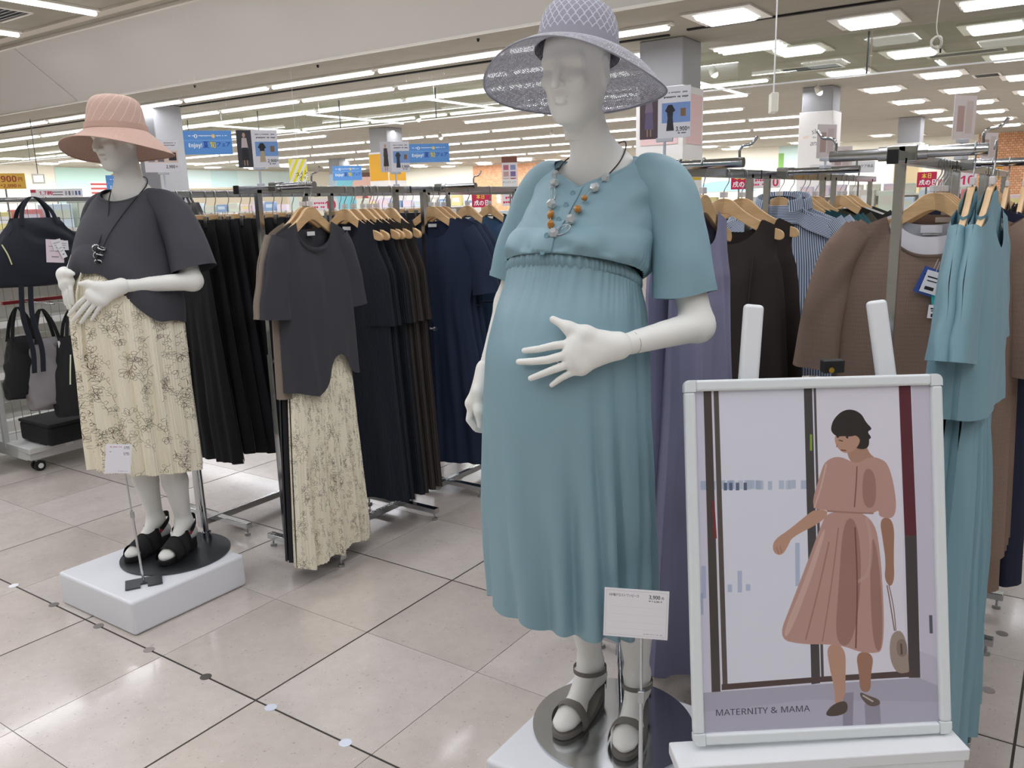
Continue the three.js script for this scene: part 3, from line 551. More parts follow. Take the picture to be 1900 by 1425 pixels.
{
  const lat = tex(1024, 512, (c, w, h) => {
    c.fillStyle = '#a09fab'; c.fillRect(0, 0, w, h); c.strokeStyle = '#d3d2dc'; c.lineWidth = 5;
    const n = 30, q = w / n;
    for (let j = -1; j < 16; j++) for (let i = -1; i <= n; i++) { const x = (i + (j % 2 ? 0.5 : 0)) * q, y = j * 34; c.beginPath(); c.moveTo(x, y); c.quadraticCurveTo(x + 3, y + 24, x + q / 2, y + 34); c.quadraticCurveTo(x + q - 3, y + 24, x + q, y); c.stroke(); }
  });
  const straw = tex(1024, 256, (c, w, h) => {
    c.fillStyle = '#93919b'; c.fillRect(0, 0, w, h);
    for (let j = 0; j < 32; j++) for (let i = 0; i < 200; i++) { const v = 150 + hash2(i, j) * 65; c.fillStyle = `rgb(${v},${v - 1},${v + 8})`; c.fillRect(i * w / 200 + (j % 2) * 2.5, j * 8 + 1, w / 200 - 1.4, 5.5); }
  });
  const holes = tex(1024, 256, (c, w, h) => {
    c.fillStyle = '#fff'; c.fillRect(0, 0, w, h); c.fillStyle = '#000';
    for (let j = 2; j < 32; j++) for (let i = 0; i < 200; i++) if (hash2(i * 3, j * 5) > 0.35) c.fillRect(i * w / 200 + (j % 2) * 2.5, j * 8 + 5, 2.0, 2.6);
  }, null, true);
  const crownMat = mat(0xffffff, 0.8, { map: lat, bumpMap: lat, bumpScale: 0.002 }), brimMat = mat(0xffffff, 0.85, { map: straw, bumpMap: straw, bumpScale: 0.001, alphaMap: holes, alphaTest: 0.5, transmission: 0.35, thickness: 0 });
  hat('wide_hat', 'wide-brimmed grey openwork straw hat on the near mannequin', nearHead, NEAR, {
    up: 0.034, fwd: -0.012, tilt: -0.26, roll: 0.03,
    crown: [[0, 0.001, 0.112], [0.2, 0.04, 0.11], [0.42, 0.07, 0.096], [0.62, 0.084, 0.07], [0.8, 0.09, 0.035], [1, 0.0925, 0]],
    brim: [[0, 0.0925, 0], [0.2, 0.113, -0.007], [0.6, 0.158, -0.03], [1, 0.2, -0.068]],
    wave: (th, v) => v * v * (0.016 * Math.cos(2 * th) + 0.006 * Math.sin(3 * th + 1)),
    crownMat, brimMat, edgeMat: mat(0xa5a4ae, 0.8),
  });
  const pinkStripe = tex(1024, 512, (c, w, h) => {
    c.fillStyle = '#d3b3a4'; c.fillRect(0, 0, w, h);
    for (let i = 0; i < 6000; i++) { const v = rnd(); c.fillStyle = v > 0.5 ? 'rgba(230,200,185,.35)' : 'rgba(150,112,98,.3)'; c.fillRect(rnd() * w, rnd() * h, 6, 2); }
    c.strokeStyle = 'rgba(240,218,200,.8)'; c.lineWidth = 4;
    for (let i = -8; i < 26; i++) { c.beginPath(); c.moveTo(i * w / 18, 0); c.bezierCurveTo(i * w / 18 + 60, h * 0.3, i * w / 18 + 120, h * 0.7, i * w / 18 + 200, h); c.stroke(); }
  });
  const pinkPlain = tex(512, 256, (c, w, h) => {
    c.fillStyle = '#d1b0a0'; c.fillRect(0, 0, w, h);
    for (let j = 0; j < 64; j++) for (let i = 0; i < 128; i++) { const v = hash2(i, j); c.fillStyle = v > 0.5 ? `rgba(232,204,190,${0.4 * v})` : `rgba(150,110,95,${0.45 * (1 - v)})`; c.fillRect(i * 4, j * 4, 3, 2.6); }
  }, [4, 2]);
  srand(5);
  const cm = mat(0xffffff, 0.85, { map: pinkStripe, bumpMap: pinkStripe, bumpScale: 0.001 }), bm = mat(0xffffff, 0.85, { map: pinkPlain, bumpMap: pinkPlain, bumpScale: 0.001 });
  hat('bucket_hat', 'dusty pink woven bucket hat with drooping brim on the far mannequin', farHead, FAR, {
    up: 0.028, fwd: -0.012, tilt: -0.06, roll: 0.0,
    crown: [[0, 0.001, 0.128], [0.15, 0.045, 0.126], [0.3, 0.078, 0.112], [0.5, 0.092, 0.085], [0.75, 0.1, 0.04], [1, 0.106, 0]],
    brim: [[0, 0.106, 0], [0.2, 0.122, -0.012], [0.6, 0.158, -0.042], [1, 0.196, -0.074]],
    wave: (th, v) => v * v * (0.022 * Math.cos(th - 0.2) + 0.012 * Math.cos(2 * th + 0.4)),
    crownMat: cm, brimMat: bm, edgeMat: mat(0xcfae9e, 0.85),
  });
}
// ---------------------------------------------------------------- necklaces
{
  const o = T('bead_necklace', 'necklace of clear and amber beads on a brown cord', 'necklace', NEAR.pos, NEAR.yaw);
  const cord = mat(0x3d2a22, 0.7);
  const L = [[0.04, 1.512, -0.042], [0.058, 1.495, -0.008], [0.066, 1.462, 0.045], [0.053, 1.43, 0.085]], Rr = [[-0.03, 1.51, -0.05], [-0.066, 1.492, -0.012], [-0.084, 1.47, 0.026], [-0.084, 1.442, 0.064]];
  M('cord', tube([...L].reverse().concat([[0.005, 1.51, -0.065]], Rr), 0.0016, 60, 6), cord, o);
  const clear = mat(0xd9dedd, 0.25, { clearcoat: 0.6, transmission: 0.35, thickness: 0.01 }), amber = mat(0xb5792b, 0.3, { clearcoat: 0.5 });
  // the two strands hang forward over the bust and meet above the fourth button
  const SR = [[0.052, 1.428, 0.087, 0, 1], [0.041, 1.408, 0.12, 0, 1], [0.031, 1.386, 0.15, 1, 0.85], [0.0265, 1.363, 0.174, 1, 1.1], [0.02, 1.342, 0.195, 0, 1]];
  const SL = [[-0.083, 1.44, 0.066, 0, 1], [-0.068, 1.421, 0.104, 0, 1], [-0.0467, 1.3756, 0.158, 0, 1], [-0.0365, 1.3525, 0.18, 1, 0.95], [-0.0242, 1.331, 0.202, 1, 1], [-0.006, 1.315, 0.224, 0, 1]];
  const bead = new THREE.DodecahedronGeometry(0.0115, 0), drop = new THREE.IcosahedronGeometry(0.0095, 1).scale(0.85, 1.25, 0.85);
  for (const [x, y, z, k, s] of [...SR, ...SL]) { const m = M('bead', k ? drop : bead, k ? amber : clear, o); m.position.set(x, y, z); m.scale.setScalar(s); m.rotation.set(x * 30, y * 20, 1); }
  const ring = (x, y, z, a, b, rz) => { const m = M('metal_link', new THREE.TorusGeometry(1, 0.11, 8, 30).scale(a, b, 0.012), steel, o); m.position.set(x, y, z); m.rotation.set(-0.3, 0.3, rz); };
  ring(-0.058, 1.399, 0.13, 0.006, 0.015, 0.25); ring(0.0125, 1.321, 0.217, 0.017, 0.009, 0.5);
  M('thread', tube(SR.map((p) => p.slice(0, 3)).concat([[0.012, 1.323, 0.21]], [...SL].reverse().map((p) => p.slice(0, 3))), 0.0007, 60, 5), steel, o);
  const n = T('ring_necklace', 'long black cord necklace with metal rings over the charcoal tee', 'necklace', FAR.pos, FAR.yaw);
  const c2 = mat(0x101012, 0.6);
  M('cord', tube([[0.032, 1.262, 0.254], [0.03, 1.31, 0.22], [0.02, 1.37, 0.165], [-0.03, 1.44, 0.085], [-0.066, 1.485, 0.0], [0, 1.52, -0.075], [0.075, 1.488, 0.0], [0.078, 1.43, 0.085], [0.07, 1.365, 0.165], [0.062, 1.305, 0.226], [0.056, 1.268, 0.25]], 0.0022, 90, 6), c2, n);
  for (let k = 0; k < 9; k++) { const t = k < 5 ? k : 8 - k, m = M('ring', new THREE.TorusGeometry(0.0125, 0.003, 8, 24), k % 2 ? c2 : chrome, n); m.position.set(0.031 + k * 0.003, 1.262 - t * 0.012, 0.257 + t * 0.003); m.rotation.set(0.2 * k, 0.9 + k * 1.4, 0.4 * k); }
}
// ---------------------------------------------------------------- charcoal tee and printed skirt (far mannequin)
const charcoal = cloth(0x45454c), cream = 0xf0e6c2;
const floral = tex(2048, 2048, (c, w, h) => {
  c.fillStyle = '#f5eed8'; c.fillRect(0, 0, w, h); c.lineCap = 'round'; c.lineJoin = 'round';
  srand(99);
  const line = (pts) => { c.beginPath(); c.moveTo(pts[0][0], pts[0][1]); for (let i = 1; i < pts.length - 1; i++) { const mx = (pts[i][0] + pts[i + 1][0]) / 2, my = (pts[i][1] + pts[i + 1][1]) / 2; c.quadraticCurveTo(pts[i][0], pts[i][1], mx, my); } c.stroke(); };
  const petal = (x, y, a, L, W) => { const dx = Math.cos(a), dy = Math.sin(a), q = []; for (let k = 0; k <= 8; k++) { const t = k / 8 * Math.PI * 2, r = L * (0.55 - 0.45 * Math.cos(t)), s = W * Math.sin(t) * (1 + 0.3 * rnd()); q.push([x + dx * r - dy * s, y + dy * r + dx * s]); } line(q); };
  const sprig = (x, y, s, rot) => {
    c.strokeStyle = `rgba(${70 + rnd() * 30},${62 + rnd() * 20},${52 + rnd() * 15},.85)`; c.lineWidth = 2.4 + rnd() * 1.6;
    const dx = Math.cos(rot), dy = Math.sin(rot), q = []; for (let k = 0; k < 7; k++) { const b = Math.sin(k * 0.9) * 14 * s; q.push([x + dx * k * 34 * s - dy * b, y + dy * k * 34 * s + dx * b]); }
    line(q); const [ex, ey] = q[6];
    const n = 4 + Math.floor(rnd() * 3); for (let k = 0; k < n; k++) petal(ex, ey, rot + (k - n / 2) * 0.6 + rr(-0.2, 0.2), 66 * s * rr(0.8, 1.2), 15 * s);
    for (let k = 1; k < 5; k++) { const [a, b] = q[k]; petal(a, b, rot + (k % 2 ? 0.9 : -0.9), 48 * s, 12 * s); }
    for (let k = 0; k < 3; k++) { c.beginPath(); c.arc(ex + rr(-8, 8), ey + rr(-8, 8), 2.5, 0, 7); c.stroke(); }
  };
  for (let j = 0; j < 10; j++) for (let i = 0; i < 9; i++) { const x = (i + 0.5 * (j % 2) + rr(-0.2, 0.2)) * w / 9, y = (j + rr(-0.2, 0.2)) * h / 10, s = rr(1.1, 1.5), a = -Math.PI / 2 + rr(-0.7, 0.7) + (rnd() > 0.6 ? Math.PI : 0); const keep = seed; for (const ox of [0, -w, w]) for (const oy of [0, -h, h]) { seed = keep; sprig(x + ox, y + oy, s, a); } }
}, [1, 1]);
const floralMat = mat(0xffffff, 0.75, { map: floral, sheen: 0.15, sheenColor: new THREE.Color(0xfff3d0) });
{
  const S = T('printed_skirt', 'cream pleated skirt with line-drawn flowers worn by the far mannequin', 'skirt', FAR.pos, FAR.yaw);
  const sk = table([[0.3, 0.0, 0.095, 0.208, 0.222], [0.6, 0.0, 0.098, 0.2, 0.216], [0.85, 0.0, 0.1, 0.192, 0.21], [1.02, 0.0, 0.1, 0.185, 0.206], [1.12, 0.0, 0.094, 0.172, 0.19], [1.2, 0.0, 0.085, 0.16, 0.168], [1.28, 0.0, 0.075, 0.15, 0.145]]);
  const big = [[6, 1.6, 0.5], [10, 0.3, 0.35], [15, 4.1, 0.25]], grooves = []; for (let k = 0; k < 19; k++) grooves.push([-Math.PI + (k + 0.5 * hash2(k, 3)) * 0.331, 0.05 + 0.05 * hash2(k, 1), 0.6 + 0.5 * hash2(k, 2), 0.02 + 0.3 * hash2(k, 4)]);
  const groove = (th, v) => { let s = 0; for (const [t, w, d, v0] of grooves) { const q = Math.atan2(Math.sin(th - t), Math.cos(th - t)), ww = w * (0.7 + 0.5 * v); s -= d * sstep(v0, v0 + 0.5, v) * Math.exp(-q * q / (ww * ww)); } return s; };
  M('pleats', loft(720, 70, (u, v) => {
    const th = u * Math.PI * 2 + Math.PI, y = lerp(1.27, 0.395 + 0.04 * Math.cos(th + 0.3), v), [l0, f0, a, b] = sk(y), k = 120 * u, saw = Math.abs((k % 1) - 0.5) * 2 - 0.5;
    const r = 0.0062 * saw * (0.55 + 0.45 * v) + 0.016 * sstep(0.15, 0.9, v) * waves(big, th) + (0.008 + 0.02 * v) * groove(th, v) + 0.007 * sstep(0.05, 0.5, v) * Math.cos(21 * th + 3 * Math.sin(2 * th + v)) + 0.003 * pn(th, v * 4, 2);
    return [l0 + (a + r) * Math.sin(th), y, f0 + (b + r) * Math.cos(th), u * 1.9, 1 - v * 1.35];
  }, true), floralMat, S);
  M('waistband', loft(240, 6, (u, v) => { const th = u * Math.PI * 2 + Math.PI, r = 0.003 * Math.cos(60 * th); return [(0.151 + r) * Math.sin(th), 1.262 + 0.03 * v, 0.075 + (0.146 + r) * Math.cos(th)]; }, true, 2.6, 0.05), floralMat, S);
  M('tie', tube([[-0.03, 1.2, 0.262], [-0.035, 1.1, 0.307], [-0.03, 0.98, 0.315], [-0.037, 0.86, 0.318]], 0.004, 30, 6), floralMat, S);
  const tee = T('charcoal_tee', 'charcoal short-sleeved tee with front-knotted hem on the far mannequin', 'top', FAR.pos, FAR.yaw);
  const bt = table([[0.9, 0.0, 0.07, 0.2, 0.2, 0.155], [1.05, 0.0, 0.085, 0.205, 0.2, 0.155], [1.16, 0.0, 0.09, 0.196, 0.186, 0.15], [1.24, 0, 0.075, 0.182, 0.178, 0.14], [1.3, 0, 0.055, 0.172, 0.172, 0.13], [1.36, 0, 0.03, 0.166, 0.15, 0.122], [1.4, 0, 0.01, 0.165, 0.118, 0.105], [1.43, 0, 0.0, 0.158, 0.094, 0.09], [1.455, 0, -0.004, 0.128, 0.08, 0.076], [1.475, 0, -0.006, 0.094, 0.07, 0.062], [1.49, 0, -0.006, 0.074, 0.06, 0.055]]);
  const nk = (t) => lerp(1.428, 1.474, sstep(0.0, 1.3, t));
  const hemY = (t, sgn) => { const e = sstep(0.12, 1.2, t); return lerp(1.175, 0.985, e) - 0.03 * sstep(1.2, 2.4, t); };
  const at = (th, v) => {
    const t = Math.abs(((th % (Math.PI * 2)) + Math.PI * 3) % (Math.PI * 2) - Math.PI), yb = hemY(t), y = lerp(yb, nk(t), v), [l0, f0, a, bf, bb] = bt(y), c = Math.cos(th), s = Math.sin(th), b = c > 0 ? lerp(bb, bf, sstep(0, 0.6, c)) : bb;
    const knot = (1 - sstep(0.0, 0.9, t)) * (1 - sstep(0.0, 0.35, v)), r = 0.009 * pn(th, v * 3.5, 1.8) + 0.005 * Math.cos(13 * th) * knot + 0.006 * Math.cos(6 * th + 5 * v) * (1 - sstep(0.2, 0.7, v)) + 0.012 * Math.sin(Math.PI * clamp(v / 0.4, 0, 1)) * (1 - sstep(0.3, 1.3, t)) - 0.006 * knot;
    return [l0 + (a + r) * s, y, f0 + (b + r) * c];
  };
  M('body', loft(200, 70, (u, v) => at(u * Math.PI * 2 + Math.PI, v), true, 1, 0.5), charcoal, tee);
  M('neck_binding', loft(160, 4, (u, v) => { const p = at(u * Math.PI * 2 + Math.PI, 1 - 0.03 * v); const k = 1 + 0.02 * Math.sin(v * Math.PI); return [p[0] * k, p[1] + 0.002 * Math.sin(v * Math.PI), p[2] * k]; }, true), charcoal, tee);
  const sl = (s, path, r0, r1, sd) => {
    const cv = new THREE.CatmullRomCurve3(path.map((p) => V(...p)));
    M('sleeve', loft(80, 34, (u, v) => {
      const th = u * Math.PI * 2, q = Math.min(v, 1), c = cv.getPoint(q), t = cv.getTangent(q), side = V(s, 0, 0).addScaledVector(t, -t.x * s).normalize(), n = V().crossVectors(t, side).normalize();
      const r = lerp(r0, r1, Math.pow(q, 0.7)) * (1 + 0.05 * q * Math.cos(3 * th + sd)) + 0.003 * pn(th + sd, q * 5, 1.5);
      return [c.x + (side.x * Math.cos(th) * 0.8 + n.x * Math.sin(th)) * r, c.y + (side.y * Math.cos(th) * 0.8 + n.y * Math.sin(th)) * r, c.z + (side.z * Math.cos(th) * 0.8 + n.z * Math.sin(th)) * r];
    }, true, 0.5, 0.3), charcoal, tee);
  };
  sl(1, [[0.09, 1.43, -0.005], [0.155, 1.4, 0.0], [0.215, 1.29, 0.005], [0.255, 1.165, 0.015]], 0.052, 0.096, 0.3);
  sl(-1, [[-0.09, 1.43, -0.005], [-0.155, 1.4, 0.0], [-0.2, 1.29, -0.01], [-0.215, 1.185, -0.02]], 0.05, 0.068, 1.9);
}
// ---------------------------------------------------------------- shoes
function band(foot, at, w, rise, halfw, m, parent, name, slant = 0) {    // strap over the foot
  return M(name, loft(24, 4, (u, v) => { const a = Math.PI * (1.06 - 1.12 * u), k = 1 + 0.03 * Math.sin(v * Math.PI); return [halfw * Math.cos(a) * k, 0.014 + rise * Math.max(Math.sin(a), -0.1) * k, at + w * (v - 0.5) + slant * Math.cos(a)]; }), m, parent);
}
function sole(m, parent, h, hh) {
  return M('sole', loft(60, 8, (u, v) => {
    const t = u * Math.PI * 2, z = 0.032 + 0.125 * Math.cos(t), wd = 0.033 + 0.011 * sstep(-0.06, 0.09, z), x = wd * Math.sin(t) * Math.pow(Math.abs(Math.sin(t)) + 1e-6, -0.25), top = lerp(hh, h, sstep(-0.06, 0.07, z));
    const lv = v < 0.25 ? [v * 4, 0] : v < 0.75 ? [1, (v - 0.25) * 2] : [(1 - v) * 4, 1]; return [x * lv[0], lerp(0.0, top, lv[1]), 0.032 + (z - 0.032) * lv[0]];
  }, true), m, parent);
}
function shoe(kind, label, pose, leg, turn) {
  const ball = leg[4], heel = leg[3], c = Math.cos(pose.yaw), s = Math.sin(pose.yaw), lx = lerp(heel[0], ball[0], 0.42), lz = lerp(heel[2], ball[2], 0.42);
  const o = T(kind === 'grey' ? 'strap_sandal' : 'sport_sandal', label, 'sandal', [pose.pos[0] + lx * c + lz * s, pose.pos[1] + 0.0055, pose.pos[2] - lx * s + lz * c], pose.yaw + turn, kind === 'grey' ? 'grey strap sandals' : 'black sport sandals');
  if (kind === 'grey') {
    const m = mat(0x77726c, 0.75);
    sole(m, o, 0.016, 0.042);
    band(o, 0.09, 0.032, 0.06, 0.048, m, o, 'toe_strap');
    M('ankle_strap', loft(40, 4, (u, v) => { const t = u * Math.PI * 2; return [0.042 * Math.sin(t), 0.112 + 0.01 * Math.cos(t) + 0.014 * (v - 0.5), -0.026 + 0.058 * Math.cos(t)]; }, true), m, o);
    M('heel_strap', loft(20, 4, (u, v) => { const t = Math.PI * (0.5 + u); return [0.035 * Math.cos(t - Math.PI / 2) * 0.9, 0.04 + 0.065 * v, -0.06 - 0.025 * Math.sin(u * Math.PI)]; }), m, o);
  } else {
    const m = mat(0x111113, 0.8), mesh = mat(0x2b2b2e, 0.9, { bumpMap: weaveBump, bumpScale: 0.002 });
    sole(m, o, 0.022, 0.04);
    M('upper', loft(24, 16, (u, v) => { const a = Math.PI * (1.05 - 1.1 * u), z = lerp(0.112, -0.0, v), rise = lerp(0.046, 0.092, v), hw = lerp(0.046, 0.042, v); return [hw * Math.cos(a), 0.018 + rise * Math.max(Math.sin(a), -0.05), z]; }), mesh, o);
    band(o, 0.112, 0.022, 0.05, 0.0475, m, o, 'toe_strap'); band(o, 0.055, 0.016, 0.072, 0.046, m, o, 'middle_strap'); band(o, 0.004, 0.02, 0.095, 0.0435, m, o, 'instep_strap');
    M('heel_strap', loft(24, 4, (u, v) => { const a = Math.PI * u; return [0.041 * Math.cos(a), 0.07 + 0.035 * Math.sin(a) + 0.026 * v, 0.0 - 0.098 * Math.sin(a)]; }), m, o);
    M('flag_label', box(0.001, 0.01, 0.018, 0.0405, 0.08, -0.004), mat(0xb8344a, 0.6), o);
  }
  return o;
}
shoe('grey', 'grey strap sandal farther from the poster easel', NEAR, nearLegs[0], -0.02);
shoe('grey', 'grey strap sandal next to the price card pole', NEAR, nearLegs[1], 0.2);
shoe('black', 'black mesh sport sandal partly behind the other one', FAR, farLegs[0], -0.05);
shoe('black', 'black mesh sport sandal in front with white toe showing', FAR, farLegs[1], 0.1);
// ---------------------------------------------------------------- clothes racks
const BARY = 1.595;
function rack(x, z0, z1, label, arms = [], foot = 0.24) {
  const o = T('clothes_rack', label, 'clothes rack', [x, 0, 0]);
  for (const z of [z0, z1]) {
    const p = M('post', sqbar([0, 0.03, z], [0, BARY, z], 0.022, 0.022), chrome, o);
    M('sleeve_tube', sqbar([0, 0.03, z], [0, 0.93, z], 0.03, 0.03), chrome, p);
    M('clamp_knob', merge([bar([0.015, 0.9, z], [0.034, 0.9, z], 0.004), bar([0.034, 0.9, z], [0.044, 0.9, z], 0.011, 12)]), steel, p);
    const f = M('foot', rbox(foot * 2, 0.026, 0.034, 0.003, 0, 0.05, z + (z === z0 ? -0.09 : 0.09)), chrome, o);
    for (const s of [-1, 1]) M('leveller', merge([cyl(0.004, 0.004, 0.03, 8, s * (foot - 0.02), 0.026, z + (z === z0 ? -0.09 : 0.09)), cyl(0.013, 0.015, 0.012, 14, s * (foot - 0.02), 0.006, z + (z === z0 ? -0.09 : 0.09))]), steel, f);
  }
  M('top_bar', rbox(0.022, 0.03, Math.abs(z1 - z0) + 0.2, 0.002, 0, BARY, (z0 + z1) / 2), chrome, o);
  M('end_cap', box(0.024, 0.032, 0.008, 0, BARY, z0 + 0.103), blackPlastic, o);
  M('base_bar', rbox(0.024, 0.03, Math.abs(z1 - z0), 0.002, 0, 0.05, (z0 + z1) / 2), chrome, o);
  for (const [z, dx, up] of arms) {
    const s = Math.sign(dx);
    const a = M('face_out_arm', bar([s * 0.02, BARY + 0.012, z], [dx, BARY + 0.012, z], 0.0135, 20), chrome, o);
    M('bracket', merge([rbox(0.045, 0.04, 0.036, 0.004, s * 0.012, BARY + 0.01, z), bar([s * 0.03, BARY + 0.012, z], [s * 0.055, BARY + 0.012, z], 0.017, 16)]), chrome, a);
    if (up) M('end_hook', tube([[dx - s * 0.012, BARY + 0.02, z], [dx - s * 0.012, BARY + 0.045, z], [dx - s * 0.004, BARY + 0.055, z], [dx + s * 0.02, BARY + 0.06, z], [dx + s * 0.035, BARY + 0.078, z]], 0.0038, 24, 8), chrome, a);
  }
  return o;
}
rack(-3.4, -2.25, -3.06, 'chrome rack holding the black skirts');
rack(-2.75, -2.23, -3.04, 'chrome rack holding the charcoal tee and ribbed dresses', [[-2.31, 0.24, true]]);
rack(-2.75, -3.24, -4.05, 'chrome rack holding the navy denim dresses', [[-3.36, 0.24, true]]);
rack(-3.4, -3.24, -4.05, 'chrome rack holding the grey trousers behind the black skirts');
rack(-1.04, -2.23, -3.06, 'chrome rack holding the lavender dress and dark brown tops', [[-2.3, 0.24, true]]);
rack(-1.04, -3.26, -4.07, 'chrome rack holding the striped shirts', [[-3.42, 0.3, true]]);
rack(-0.39, -2.23, -3.04, 'chrome rack holding the brown ribbed knits and pale blue dresses', [[-2.25, -0.17, true], [-2.25, 0.18, true]], 0.26);
rack(-0.39, -3.24, -4.05, 'chrome rack behind the brown knits', [[-3.4, 0.24, true]], 0.26);
rack(0.26, -3.24, -4.05, 'chrome rack holding the pink and cream skirts', [], 0.26);
rack(-3.4, -4.25, -5.06, 'chrome rack behind the grey trousers'); rack(-2.75, -4.25, -5.06, 'chrome rack behind the denim dresses');
rack(-1.04, -4.27, -5.08, 'chrome rack behind the striped shirts'); rack(-0.39, -4.25, -5.06, 'farthest chrome rack in the knit aisle', [], 0.26);

// ---------------------------------------------------------------- hangers
const woodTex = noiseTex(256, (u, v) => { const g = noise2(u * 3 + 0.4 * noise2(u * 6, v * 2), v * 40) * 9 + noise2(u * 20, v * 160) * 5; return [214 + g, 176 + g, 128 + g]; }, [3, 3]);
const wood = mat(0xffffff, 0.42, { map: woodTex, clearcoat: 0.35, clearcoatRoughness: 0.3 });
function hookGeo(r = 0.017) {
  const p = []; p.push([0, -0.095, 0], [0, -0.062, 0], [0.004, -0.05, 0], [r * 0.9, -0.03, 0]); for (let k = 0; k <= 10; k++) { const a = -0.25 + k / 10 * (Math.PI + 0.5); p.push([r * Math.cos(a), r * Math.sin(a), 0]); } return tube(p, 0.0019, 50, 6);
}
const HOOK = hookGeo();
const hangerShape = (() => {
  const s = new THREE.Shape(), W = 0.2;
  s.moveTo(0, 0.004); s.bezierCurveTo(0.022, 0.004, 0.034, -0.006, 0.05, -0.022); s.bezierCurveTo(0.085, -0.056, 0.14, -0.082, W - 0.01, -0.104); s.bezierCurveTo(W + 0.004, -0.112, W + 0.004, -0.132, W - 0.012, -0.133); s.bezierCurveTo(W - 0.03, -0.133, 0.13, -0.112, 0.085, -0.085); s.bezierCurveTo(0.045, -0.06, 0.02, -0.042, 0, -0.042);
  s.bezierCurveTo(-0.02, -0.042, -0.045, -0.06, -0.085, -0.085); s.bezierCurveTo(-0.13, -0.112, -W + 0.03, -0.133, -W + 0.012, -0.133); s.bezierCurveTo(-W - 0.004, -0.132, -W - 0.004, -0.112, -W + 0.01, -0.104); s.bezierCurveTo(-0.14, -0.082, -0.085, -0.056, -0.05, -0.022); s.bezierCurveTo(-0.034, -0.006, -0.022, 0.004, 0, 0.004);
  return new THREE.ExtrudeGeometry(s, { depth: 0.011, bevelEnabled: true, bevelThickness: 0.002, bevelSize: 0.002, bevelSegments: 2, curveSegments: 10 }).translate(0, -0.09, -0.0055);
})();
const chipMat = mat(0xe6e2e0, 0.4);
const protoHanger = (() => { const o = new THREE.Group(); o.name = 'wooden_hanger'; for (const [n, g, m] of [['arms', hangerShape, wood], ['hook', HOOK, steel], ['size_chip', rbox(0.026, 0.018, 0.012, 0.002, 0, -0.072, 0), chipMat]]) M(n, g, m, o); return o; })();
const CLIPW = 0.17;
const protoClip = (() => {
  const o = new THREE.Group(); o.name = 'clip_hanger';
  M('wooden_bar', rbox(0.2, 0.022, 0.014, 0.003, 0, -0.104, 0), wood, o); M('hook', HOOK, steel, o);
  for (const s of [-1, 1]) { M('clip', merge([rbox(0.022, 0.05, 0.006, 0.002, s * CLIPW * 0.62, -0.125, 0.006), rbox(0.022, 0.05, 0.006, 0.002, s * CLIPW * 0.62, -0.125, -0.006), tube([[s * CLIPW * 0.62 - 0.01, -0.1, 0.012], [s * CLIPW * 0.62, -0.084, 0.014], [s * CLIPW * 0.62 + 0.01, -0.1, 0.012]], 0.0014, 12, 5)]), steel, o); }
  return o;
})();
function hanger(x, y, z, turn, label, group, clip = false) {
  const o = (clip ? protoClip : protoHanger).clone(); o.name = numbered(clip ? 'clip_hanger' : 'wooden_hanger'); o.position.set(x, y, z); o.rotation.y = turn; o.userData = { label, category: 'hanger', group }; scene.add(o); return o;
}
// ---------------------------------------------------------------- hanging garments (local: x across, y down from the hook, z the front)
// spec: prof rows [y, half width], top = shoulder half width, neckW, nf/nb neck drop front/back, bottom, thick, folds
const shoulderY = (x) => { const a = Math.abs(x); return a < 0.05 ? -0.082 - a * 0.4 : a < 0.1 ? -0.102 - (a - 0.05) * 0.8 : -0.142 - (a - 0.1) * 0.43; };
const Yt = (rows) => table([...rows].sort((a, b) => a[0] - b[0]));
function panelGeo(sp, side) {
  const w = Yt(sp.prof), th = Yt(sp.thick || [[sp.bottom, sp.thin ? 0.026 : 0.05], [-0.4, sp.thin ? 0.022 : 0.035], [-0.17, 0.015], [-0.09, 0.013]]), nu = sp.nu || 44, nv = sp.nv || 44;
  const ytop = (x) => { if (sp.flatTop) return sp.flatTop; const a = Math.abs(x); if (a < sp.neckW) return shoulderY(sp.neckW) - (side > 0 ? sp.nf : sp.nb) * Math.pow(1 - Math.pow(a / sp.neckW, 2.4), 0.55); return shoulderY(x); };
  const S = (sp.seed || 1) * 1.7 + (side < 0 ? 5 : 0);
  return loft(nu, nv, (i, v) => {
    const u = i * 2 - 1, y0 = ytop(u * sp.top), y = lerp(y0, sp.bottom + (sp.dip ? sp.dip(u) : 0), v), x = u * w(y)[0], d = th(y)[0], k = 1 - Math.pow(Math.abs(u), 5);
    const amp = sp.fold * sstep(0.15, 1.0, (y0 - y) / 1.1 + 0.05), n = sp.foldN || 5;
    const f = amp * (Math.cos(u * Math.PI * n + S) * 0.6 + Math.cos(u * Math.PI * (n * 1.7) + S * 2.3 + y) * 0.4) * (1 - Math.pow(Math.abs(u), 6) * 0.85);
    const pl = sp.pleat ? sp.pleatA * (Math.abs(((u * 0.5 + 0.5) * sp.pleat) % 1 - 0.5) * 2 - 0.5) : 0;
    const g = sp.waist ? 0.004 * Math.cos(u * 70 + S) * Math.exp(-Math.pow((y - sp.waist) / 0.06, 2)) : 0;
    const sway = sp.sway ? sp.sway * Math.pow(-y, 2) : 0;
    return [x + sway, y, side * (d * Math.pow(k, 0.55)) + f + pl * side + g * side + 0.006 * noise2(u * 4 + S, y * 5) * (1 - Math.pow(Math.abs(u), 4)), (u * 0.5 + 0.5) * (sp.uw || 0.6) * (sp.uvs || 1), -y * (sp.uvs || 1)];
  });
}
